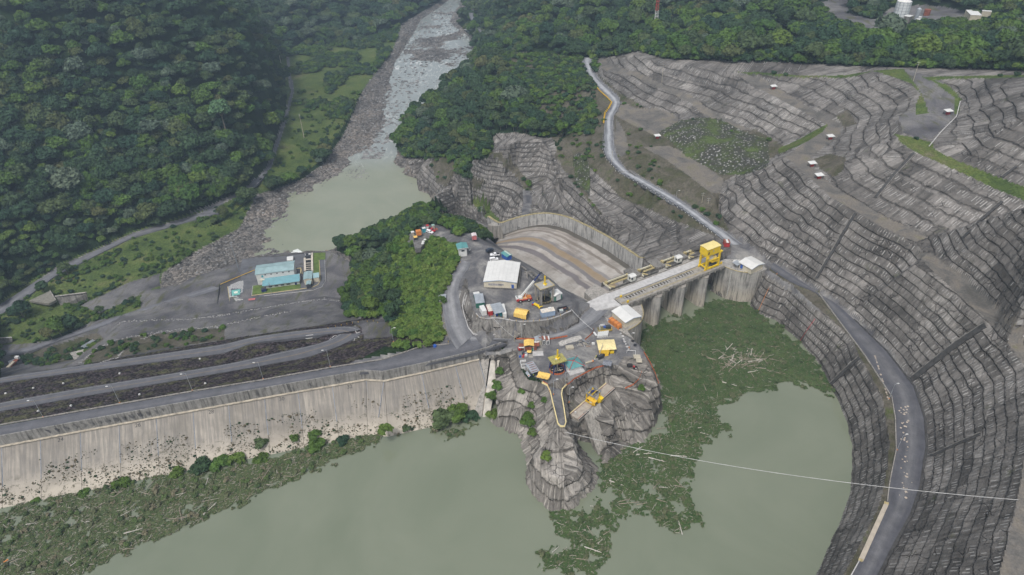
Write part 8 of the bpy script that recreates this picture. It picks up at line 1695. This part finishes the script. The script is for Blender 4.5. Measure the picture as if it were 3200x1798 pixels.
T_=Th('walkway_slab','long pale concrete walkway slab on the inner side of the ring road','walkway',(0,0,0)); q=line('h',[(1385,1035),(1410,1045),(1265,1370),(1238,1355)],.45); T_.part('slab',simple('walk_conc',(.42,.37,.30),.85,var=.15),[('q',q,.5)]); T_.part('grating',OCH,[('q',[v+Vector((0,0,.1)) for v in line('h',[(1385,1028),(1410,1036),(1408,1048),(1382,1040)],.5)],.1),('q',[v+Vector((0,0,.1)) for v in line('h',[(1240,1350),(1264,1358),(1258,1372),(1236,1364)],.5)],.1)])
# stones on the ring road
bm=bmesh.new(); rr=random.Random(9)
for k in range(85):
    t=rr.random(); u=1330+t*200 if t<.4 else 1500+rr.gauss(0,14); v=200+t*640 if t<.4 else 480+rr.random()*530; u=min(u,1545)
    p_=P('h',u,v,.35); s=rr.uniform(.15,.55); bmesh.ops.create_icosphere(bm,subdivisions=1,radius=1,matrix=Matrix.Translation(p_)@Matrix.Diagonal((s,s,s*.4,1)))
me=bpy.data.meshes.new('road_stones'); bm.to_mesh(me); bm.free(); me.materials.append(simple('road_stone',(.42,.36,.30),.9,var=.2)); tag(link(bpy.data.objects.new('road_stones',me)),kind='stuff')
# orange pipes down the slope
def lpipe(label,pts_,mat,r=.12): 
    pts_=[slope_point(*p) for p in pts_]; solo('slope_pipe',label,'pipe',mat,[('c',a+Vector((0,0,.8)),b+Vector((0,0,.8)),r,r,5) for a,b in zip(pts_[:-1],pts_[1:])])
lpipe('thin red pipe running down the slope to the plant mat',[('h',990,0),('h',945,65),('h',905,125)],RED); lpipe('orange pipe running down beside the rounded abutment',[('F',1955,690),('F',1930,735),('F',1905,790)],ORG)
# dam face shrubs and debris
def dam_point(fx,fy):
    a,b,t,dv,nrm,o=slabs[6]; d=np.array([0,0,0]); x,y=fx/.805,fy/.805; dr=Vector(CF)+Vector(CR)*((x-1600)/FPX)-Vector(CU)*((y-899)/FPX); best=None
    for (a,b,t,dv,nrm,o) in slabs:
        k=(a-Vector((0,0,HC))).dot(nrm)/dr.dot(nrm); p=Vector((0,0,HC))+dr*k; s_=(p-a).dot(t); 
        if -.2<=s_<=(b-a).length+.2: return p
    return None
for fx,fy,s,lb in [(212,1245,1.3,'dark round bush at the waterline second from the left end of the dam face'),(92,1262,.9,'small bush at the waterline at the left end of the dam face'),(310,1222,1.8,'wide green bush among debris low on the dam face'),(450,1193,1.6,'dense bush at the waterline left of the long hedge like bushes'),(512,1180,2.3,'left bush of the long hedge like group at the dam foot'),(560,1172,2.2,'middle bush of the long hedge like group at the dam foot'),(598,1160,1.9,'right bush of the long hedge like group at the dam foot'),(655,1160,1.7,'lower bush of the tall bright column on the dam face'),(655,1120,1.5,'upper bush of the tall bright column on the dam face'),(742,1105,1.1,'thin scrubby bush left of the tall heap on the dam face'),(797,1125,2.0,'lower dense bush of the tall heap on the dam face'),(795,1098,1.5,'upper bush of the tall heap on the dam face'),(862,1112,1.5,'round bush at the waterline near the middle of the dam'),(972,1085,1.6,'bush at the waterline left of the large green mass'),(1022,1078,1.0,'small bush between two larger ones at the dam foot'),(1115,1060,2.9,'largest green bush at the right end of the dam face'),(1150,1045,2.6,'right half of the green mass at the right end of the dam face'),(1185,1055,2.0,'bush touching the bright concrete strip at the right end of the dam'),(1245,960,1.2,'creeping green plants high in the cleft beside the intake rock'),(1238,1000,1.4,'creeping green plants in the middle of the cleft beside the intake rock'),(1235,1045,1.6,'creeping green plants at the bottom of the cleft beside the intake rock')]:
    p=dam_point(fx,fy) or P('F',fx,fy,-12); o=link(bpy.data.objects.new('face_shrub',random.choice(SHB+SHB+SHRUB))); o.location=(p.x,p.y,p.z-.3); o.scale=(s*1.15,s*.95,s*.8); o.rotation_euler[2]=random.random()*6; tag(o,lb,'shrub')
for t_,u,v,s,lb in (('d',650,170,1.8,'bright fern like bush on the left flank of the intake rock'),('d',700,320,1.1,'low bush below the fern like bush on the intake rock'),('d',890,640,1.2,'bright bush in a crack in the middle of the finger rock'),('c',560,960,.9,'small olive bush on the left flank of the intake rock'),('c',2150,920,.9,'small bright bush on the right rib of the intake rock'),('c',290,420,.9,'bright plants at the top of the cleft beside the dam end'),('c',270,700,1.1,'plants halfway down the cleft beside the dam end'),('c',240,900,1.3,'leafy plants in the lower cleft beside the dam end'),('c',860,1080,.8,'mossy bush on the rock left of the finger platform'),('c',690,1150,.9,'olive bush in the groove left of the finger platform'),('d',640,110,1.2,'fern clump above the larger fern like bush')):
    z=-9.
    for _ in range(15): p=P(t_,u,v,z); z=z*.5+.5*hz(p.x,p.y)
    o=link(bpy.data.objects.new('rock_shrub',SHB[0])); o.location=p; o.scale=(s,)*3; tag(o,lb,'shrub')
pts_=[]
rr=random.Random(3)
while len(pts_)<2400:
    fx=rr.uniform(-10,1160); t=rr.random(); yb=1288-.0003*fx-(1288-1060)*fx/1160; fy=yb-rr.random()**1.3*120
    cl=float(vn(np.array([fx/45.]),np.array([fy/30.]))[0])
    if cl<.12: continue
    p=dam_point(fx,fy)
    if p and p.z<-9.5: pts_.append((p.x,p.y,p.z+.02,rr.uniform(.05,.15)*(1 if rr.random()<.9 else 2.2),rr.uniform(0,6.28),rr.randrange(2)))
gn_instances('dam_face_debris_plants',pts_,[recolor(SHRUB[0],simple('dry_weed',(.15,.125,.075),.9,var=.4,scale=2.)),SHRUB[1]])
# ------------------------------------------------------------------ vehicles clearing beyond the wooded ridge
zc=hz(*P('F',1060,592,-1).xy)
def cz(u,v,z=0.): p=P('r',u,v,-1); return hz(p.x,p.y)
zc=max(cz(600,600),cz(900,500))+.15
q=[v for v in line('r',[(250,560),(450,380),(800,330),(1150,380),(1150,480),(900,620),(720,800),(560,980),(380,1000),(330,800)],zc)]
solo('clearing_ground','gravel','gravel',simple('clearing_gravel',(.15,.145,.14),.95,var=.3,scale=.6),[('q',q,3.)],kind='structure')
car('white off road car in the clearing beyond the wooded ridge','r',[(775,470),(950,530)],zc,CW,'suv'); car('red flatbed truck beside the white off road car in the clearing','r',[(850,390),(1010,480)],zc,CRD,'pickup',name='red_truck',cat='truck')
shed('orange_container','orange container raised on stands at the back of the clearing','container','r',[(420,490),(565,450),(555,365),(412,410)],zc+4,zc+1.6,ORG,ORG,'flat',over=.02); shed('teal_container','teal cabin with a white roof at the back of the clearing','cabin','r',[(620,380),(725,350),(700,295),(612,330)],zc+2.6,zc,simple('teal_cabin',(.05,.3,.36),.6),WHITE,'flat',over=.02)
shed('red_booth','small red and white booth by the trees at the back of the clearing','booth','r',[(745,290),(825,280),(820,225),(730,235)],zc+2.6,zc,WHITE,RED,'flat'); shed('site_box','white box cabin at the left of the clearing','cabin','r',[(265,500),(355,485),(340,425),(240,455)],zc+2.2,zc,TANB,WHITE,'flat'); shed('yellow_excavator_body','yellow compressor unit at the left of the clearing','machine','r',[(350,670),(455,640),(440,590),(320,600)],zc+1.8,zc,DARKM,TARP,'flat',over=.05); shed('pale_tent','pale green canopy at the right back corner of the clearing','canopy','r',[(920,275),(1010,260),(1010,215),(910,225)],zc+2.6,zc,TANB,simple('pale_green_canopy',(.3,.45,.38),.6),'flat')
for i,(u,v) in enumerate(((650,780),(705,720),(630,840))): p_=P('r',u,v,zc+.5); solo('white_bag',['white bulk bag in the middle of the front group of the clearing','white bulk bag at the top of the front group of the clearing','flat white bag at the bottom of the front group of the clearing'][i],'bag',WHITE,[('s',(0,0,.5),(.9,.8,.6))],(p_.x,p_.y,zc))
a,b=P('r',945,320,zc+.4),P('r',1110,420,zc+.4); solo('steel_beam_stack','stack of dark red steel beams at the right of the clearing','beams',RUST,[('c',a+Vector((0,k*.5,0)),b+Vector((0,k*.5,0)),.2,.2,4) for k in range(4)])
# ------------------------------------------------------------------ far things
# lattice mast
p_=P('j',1748,215,28); zb=hz(p_.x,p_.y); T_=Th('lattice_mast','tall red and white lattice antenna mast above the forest','mast',(p_.x,p_.y,zb)); bands=[(0,14,WHITE),(14,22,WHITE),(22,32,RED),(32,46,WHITE),(46,70,RED)]
for z0_,z1_,m_ in bands:
    w0_=2.3*(1-z0_/85); w1_=2.3*(1-z1_/85); sh_=[]
    for k in range(3):
        a0=k*2.094; a1_=a0+2.094; sh_.append(('c',(w0_*math.cos(a0),w0_*math.sin(a0),z0_),(w1_*math.cos(a0),w1_*math.sin(a0),z1_),.16,.14,5)); n=max(2,int((z1_-z0_)/2.4))
        for i in range(n): t0,t1=i/n,(i+1)/n; wa=w0_+(w1_-w0_)*t0; wb=w0_+(w1_-w0_)*t1; za=z0_+(z1_-z0_)*t0; zb_=z0_+(z1_-z0_)*t1; sh_.append(('c',(wa*math.cos(a0),wa*math.sin(a0),za),(wb*math.cos(a1_),wb*math.sin(a1_),zb_),.1,.1,4)); sh_.append(('c',(wa*math.cos(a0),wa*math.sin(a0),za),(wa*math.cos(a1_),wa*math.sin(a1_),za),.1,.1,4))
    T_.part('section',m_,sh_)
for k in range(3): a0=k*2.094+.3; T_.part('antenna',WHITE,[('b',(2.3*math.cos(a0),2.3*math.sin(a0),35),(.5,.4,3.6))])
# silo and batching plant
zb=hz(*P('l',1305,265,51).xy)
p_=P('w',175,600,zb); T_=Th('cement_silo','tall white ribbed silo on grey legs at the batching plant beyond the forest','silo',(p_.x,p_.y,zb)); r_=5.2; hS=15
T_.part('shell',simple('silo_white',(.6,.62,.62),.5,var=.06),[('c',(0,0,4),(0,0,4+hS),r_,r_,24)]); T_.part('dome',WHITE,[('c',(0,0,4+hS),(0,0,6+hS),r_,1.5,24)]); T_.part('hoop',GALV,[('c',(0,0,4+k*2.1),(0,0,4.25+k*2.1),r_+.12,r_+.12,24) for k in range(8)]); T_.part('rib',GALV,[('b',(r_*math.cos(k*.524),r_*math.sin(k*.524),4+hS/2),(.3,.3,hS)) for k in range(12)])
for k in range(8): T_.part('leg',CONCD,[('b',(r_*.9*math.cos(k*.785),r_*.9*math.sin(k*.785),2),(.7,.7,4))])
T_.part('vent',WHITE,[('c',(0,0,6+hS),(0,0,8+hS),.5,.5,8)])
def farbox(name,label,cat,cs,zt,z0,wall,roof,kind='flat'): return shed(name,label,cat,'w',cs,zt,z0,wall,roof,kind,over=.2)
farbox('batching_tower','grey batching tower with a white and red roof next to the silo','building',[(350,365),(480,400),(480,345),(400,320)],zb+11,zb,CONCD,WHITE); farbox('batching_shed','open white roofed shed among the batching plant machinery','shed',[(610,430),(690,465),(745,430),(670,400)],zb+6,zb,DARKM,WHITE); farbox('batching_shed','pale roof behind the small white roofed shed of the batching plant','shed',[(620,400),(680,385),(760,390),(690,365)],zb+7,zb,GALV,WHITE)
p_=P('w',570,530,zb); solo('small_silo','slim grey silo between the batching tower and the sheds','silo',GALV,[('c',(0,0,0),(0,0,11),1.7,1.7,14),('c',(0,0,11),(0,0,12),1.7,.4,14)],(p_.x,p_.y,zb)); p_=P('w',800,415,zb); solo('rusty_tank','dark rusty upright tank at the right of the batching plant','tank',RUST,[('c',(0,0,0),(0,0,7),2.4,2.4,14)],(p_.x,p_.y,zb))
for i,(a,b) in enumerate((((770,480),(880,550)),((860,475),(1020,550)))): p0,p1=P('w',*a,zb+4),P('w',*b,zb+1.5); solo('conveyor',['left inclined conveyor of the batching plant','right inclined conveyor of the batching plant'][i],'conveyor',GALV,[('c',p0,p1,.6,.6,4),('c',p0,Vector((p0.x,p0.y,zb)),.25,.25,4)])
zb2=hz(*P('w',1900,345,58).xy); shed('far_workshop','long white sheet roofed workshop half hidden by trees at the top right','building','w',[(1800,345),(1990,345),(2040,250),(1750,250)],zb2+8,zb2,TANB,WHITE,'flat',over=.1); shed('far_workshop','small pale annexe behind the long white roof at the top right','building','w',[(1720,245),(1840,240),(1840,225),(1710,228)],zb2+8,zb2,TANB,WHITE,'flat',over=.1); shed('far_workshop','broken white sheet roof right of the long white roof at the top right','building','w',[(2080,250),(2290,265),(2280,245),(2060,228)],zb2+8,zb2,TANB,WHITE,'flat',over=.1)
# power poles
for t_,u,v,z,h_,lb in (('e',422,430,-54,24,'tall blue grey pole standing beside the plant terrace'),('k',1965,890,-54,24,'tall pale pole on the grassy flat beside the riverside road'),('k',1822,440,-50,24,'tall pale pole at the forest edge by the upper riverside road'),('k',600*0+1850,520,-50,14,'short pale pole beside the upper riverside road'),('e',850,720,-54,9,'thin lamp pole in front of the plant lawn'),('i',1680,150,56,12,'thin pole on the grassy saddle at the upper right'),('m',1328,415,23,14,'pale pole on the upper track of the left terraces'),('m',765,1310,4.8,10,'thin pole on the winding road by its lowest bend'),('o',1955,735,.5,11,'utility pole with wire brackets beside the winding road'),('o',2022,760,.3,9,'shorter utility pole right of the bracketed one'),('n',1320,1440,-60,24,'dark pole with a yellow foot rising at the chute lip')):
    p_=P(t_,u,v,z); z_=z if t_ in 'eno' else hz(p_.x,p_.y); T_=Th('utility_pole',lb,'pole',(p_.x,p_.y,z_)); T_.part('pole',STG if t_ in ('e','n') else TANB,[('c',(0,0,0),(0,0,h_),.42 if h_>20 else .16,.16 if h_>20 else .1,8)]); T_.part('crossarm',GALV,[('b',(0,0,h_-.6),(2.2,.12,.12)),('b',(0,0,h_-1.8),(1.8,.12,.12))])
# left concrete walls and small bridge
T_=Th('culvert_wall','dark stained concrete wall facing the stream at the left side','wall',(0,0,0)); T_.part('wall',CONCD,[('q',[P('f',630,460,-54),P('f',980,415,-54),P('f',1000,500,-60),P('f',690,565,-60)],1.)]); T_.part('coping',CONC,[('c',P('f',625,462,-53.9),P('f',985,415,-53.9),.5,.5,4)])
T_=Th('culvert_deck','pale concrete deck of the small bridge at the left side','bridge',(0,0,0)); T_.part('deck',simple('old_deck',(.2,.19,.16),.9,var=.25),[('q',line('f',[(330,510),(555,545),(640,500),(575,395)],-55.),1.5)]); T_.part('parapet',CONC,[('c',P('f',570,395,-54.6),P('f',635,500,-54.6),.3,.3,4)])
T_=Th('culvert_wall','short dark concrete wall at the far left edge of the picture','wall',(0,0,0)); T_.part('wall',CONCD,[('q',[P('f',-40,935,-56),P('f',135,925,-56),P('f',145,1020,-61),P('f',-40,1040,-61)],1.)]); T_.part('coping',PALEC,[('c',P('f',-40,937,-55.9),P('f',135,927,-55.9),.35,.35,4)])
T_=Th('pipe_rack','bundle of long grey pipes lying by the grassy ditch','pipes',(0,0,0))
for k in range(4): T_.part('pipe',GALV,[('c',P('f',925+k*14,1035+k*6,-56.2),P('f',1060+k*14,955+k*6,-56.2),.32,.32,8)])
solo('ramp_slab','grey concrete ramp slab at the end of the grassy ditch','slab',CONC,[('q',line('f',[(795,1105),(960,1060),(1010,1085),(850,1190)],-53.),.8)])
T_=Th('parked_truck','long flatbed truck parked on the gravel at the left edge','truck',(*P('f',150,1250,-52).xy,hz(*P('f',150,1250,-52).xy)+.1),math.atan2((P('f',215,1190,-52)-P('f',90,1320,-52)).y,(P('f',215,1190,-52)-P('f',90,1320,-52)).x)); T_.part('bed',RUST,[('b',(0,0,1.2),(9,2.3,.4))]); T_.part('cab',WHITE,[('b',(4.8,0,1.7),(1.6,2.2,1.8))],bevel=.1); T_.part('load',TANB,[('b',(-1,0,1.7),(5,1.8,.5))])
for x_ in (-3.5,-2.4,3.6):
    for y_ in (-1,1): T_.part('wheel',BLACK,[('c',(x_,y_-.15,.5),(x_,y_+.15,.5),.5,.5,10)])
p_=P('f',150,1200,-52); solo('white_canopy','small white canopy roof beside the flatbed truck','canopy',WHITE,[('b',(0,0,2.2),(4.5,3,.12)),('c',(-2,-1.2,0),(-2,-1.2,2.2),.08,.08,5),('c',(2,1.2,0),(2,1.2,2.2),.08,.08,5)],(p_.x,p_.y,hz(p_.x,p_.y)),.7)
p_=P('f',350,1425,-24); T_=Th('water_tank_trailer','grey boxy trailer parked on the lower berm road at the left','trailer',(p_.x,p_.y,-27.5),.15); T_.part('body',GALV,[('b',(0,0,1.3),(3.2,2.2,1.6))],bevel=.2); T_.part('tow_bar',DARKM,[('c',(1.6,0,.6),(6,.6,.3),.12,.12,5)]); T_.part('wheel',BLACK,[('c',(0,-1.2,.4),(0,-1.,.4),.4,.4,10),('c',(0,1.,.4),(0,1.2,.4),.4,.4,10)])
# yellow posts at the berm hairpin and white arrows
fence('hairpin_posts','row of short yellow posts round the end of the berm road hairpin',line('e',[(1600,1185),(1700,1160),(1850,1125),(2000,1100),(2120,1095),(2200,1085),(2260,1110)],-16),1.,2.4,TARPD,None,cat='posts')
T_=Th('road_arrow','painted white chevrons and arrows on the hairpin of the berm roads','road marking',(0,0,0)); 
for a,b in (((1650,1300),(1690,1272)),((1660,1310),(1740,1280)),((1665,1325),(1760,1290)),((1690,1335),(1762,1305)),((1640,1305),(1600,1345)),((1700,1275),(1740,1278)),((1960,1205),(1975,1235)),((1975,1240),(2025,1225)),((1970,1270),(2010,1300)),((1980,1245),(2015,1260)),((1955,1300),(1945,1340)),((1300,1275),(1400,1262)),((1300,1315),(1390,1303))):
    T_.part('stroke',WHITE,[('c',P('e',*a,-15.75),P('e',*b,-15.75),.14,.14,4)])
# white survey markers on the rock slopes
for i,(t_,u,v,z) in enumerate((('g',240,372,-3),('g',895,258,-3),('g',1320,180,-3),('g',452,336,-3),('g',218,238,-16),('g',412,208,-16),('g',775,140,-17),('g',1290,32,-18),('g',38,272,-15))):
    p_=P(t_,u,v,z); z_=hz(p_.x,p_.y); solo('survey_marker','small white survey block on the dark rock embankment of the dam','marker',WHITE,[('b',(0,0,.35),(.7,.7,.7)),('b',(0,0,.75),(.3,.3,.2))],(p_.x,p_.y,z_),0,'survey blocks on the rock embankment')
p_=P('F',1094,873,0); solo('blue_drum','blue and white drum at the end of the crest road','drum',BLUE,[('c',(0,0,0),(0,0,.9),.8,.8,14),('c',(0,0,.9),(0,0,1.),.55,.55,12)],(p_.x,p_.y,.05))
solo('floating_raft','orange float among driftwood at the bottom left corner','float',ORG,[('b',(0,0,0),(1.6,.5,.3))],P('g',38,1355,RW+.5),.9)
solo('drain_box','square concrete drain box behind the curved chute wall','box',CONC,[('b',(0,1.6,0),(4,.4,2)),('b',(0,-1.6,0),(4,.4,2)),('b',(1.8,0,0),(.4,2.8,2)),('b',(-1.8,0,0),(.4,2.8,2))],P('n',2120,1065,-25.2),.5)
solo('chute_end_block','pale angled concrete block closing the upstream end of the chute wall','wall',CONC,[('q',[P('n',1395,1290,-26),P('n',1480,1240,-25),P('n',1600,1310,-24.4),P('n',1640,1440,-30)],9)])

# rows of stones on the gravel terraces
bm=bmesh.new(); rr=random.Random(21)
for pl in (line('f',[(1330,745,-46),(1700,730,-46),(2100,725,-46.5),(2551,685,-47)]),line('f',[(920,1225,-37),(1050,1075,-38),(1330,955,-39),(1900,850,-40),(2551,805,-41)]),line('e',[(0,1190,-42),(400,1115,-43),(800,1060,-44),(1100,1010,-44)]),line('e',[(0,1010,-47),(150,1005,-47),(800,900,-48),(1560,785,-48),(1830,830,-47)]),line('F',[(250,955,-30),(330,870,-38),(400,842,-41)])):
    for p in densify(pl,1.1):
        for k in range(2):
            x,y=p.x+rr.gauss(0,.5),p.y+rr.gauss(0,.9); s=rr.uniform(.2,.6); bmesh.ops.create_icosphere(bm,subdivisions=1,radius=1,matrix=Matrix.Translation((x,y,hz(x,y)+.1))@Matrix.Diagonal((s,s*.8,s*.6,1)))
me=bpy.data.meshes.new('stone_row'); bm.to_mesh(me); bm.free(); me.materials.append(simple('pale_stone',(.30,.29,.28),.9,var=.4,scale=.6)); tag(link(bpy.data.objects.new('stone_row',me)),kind='stuff')
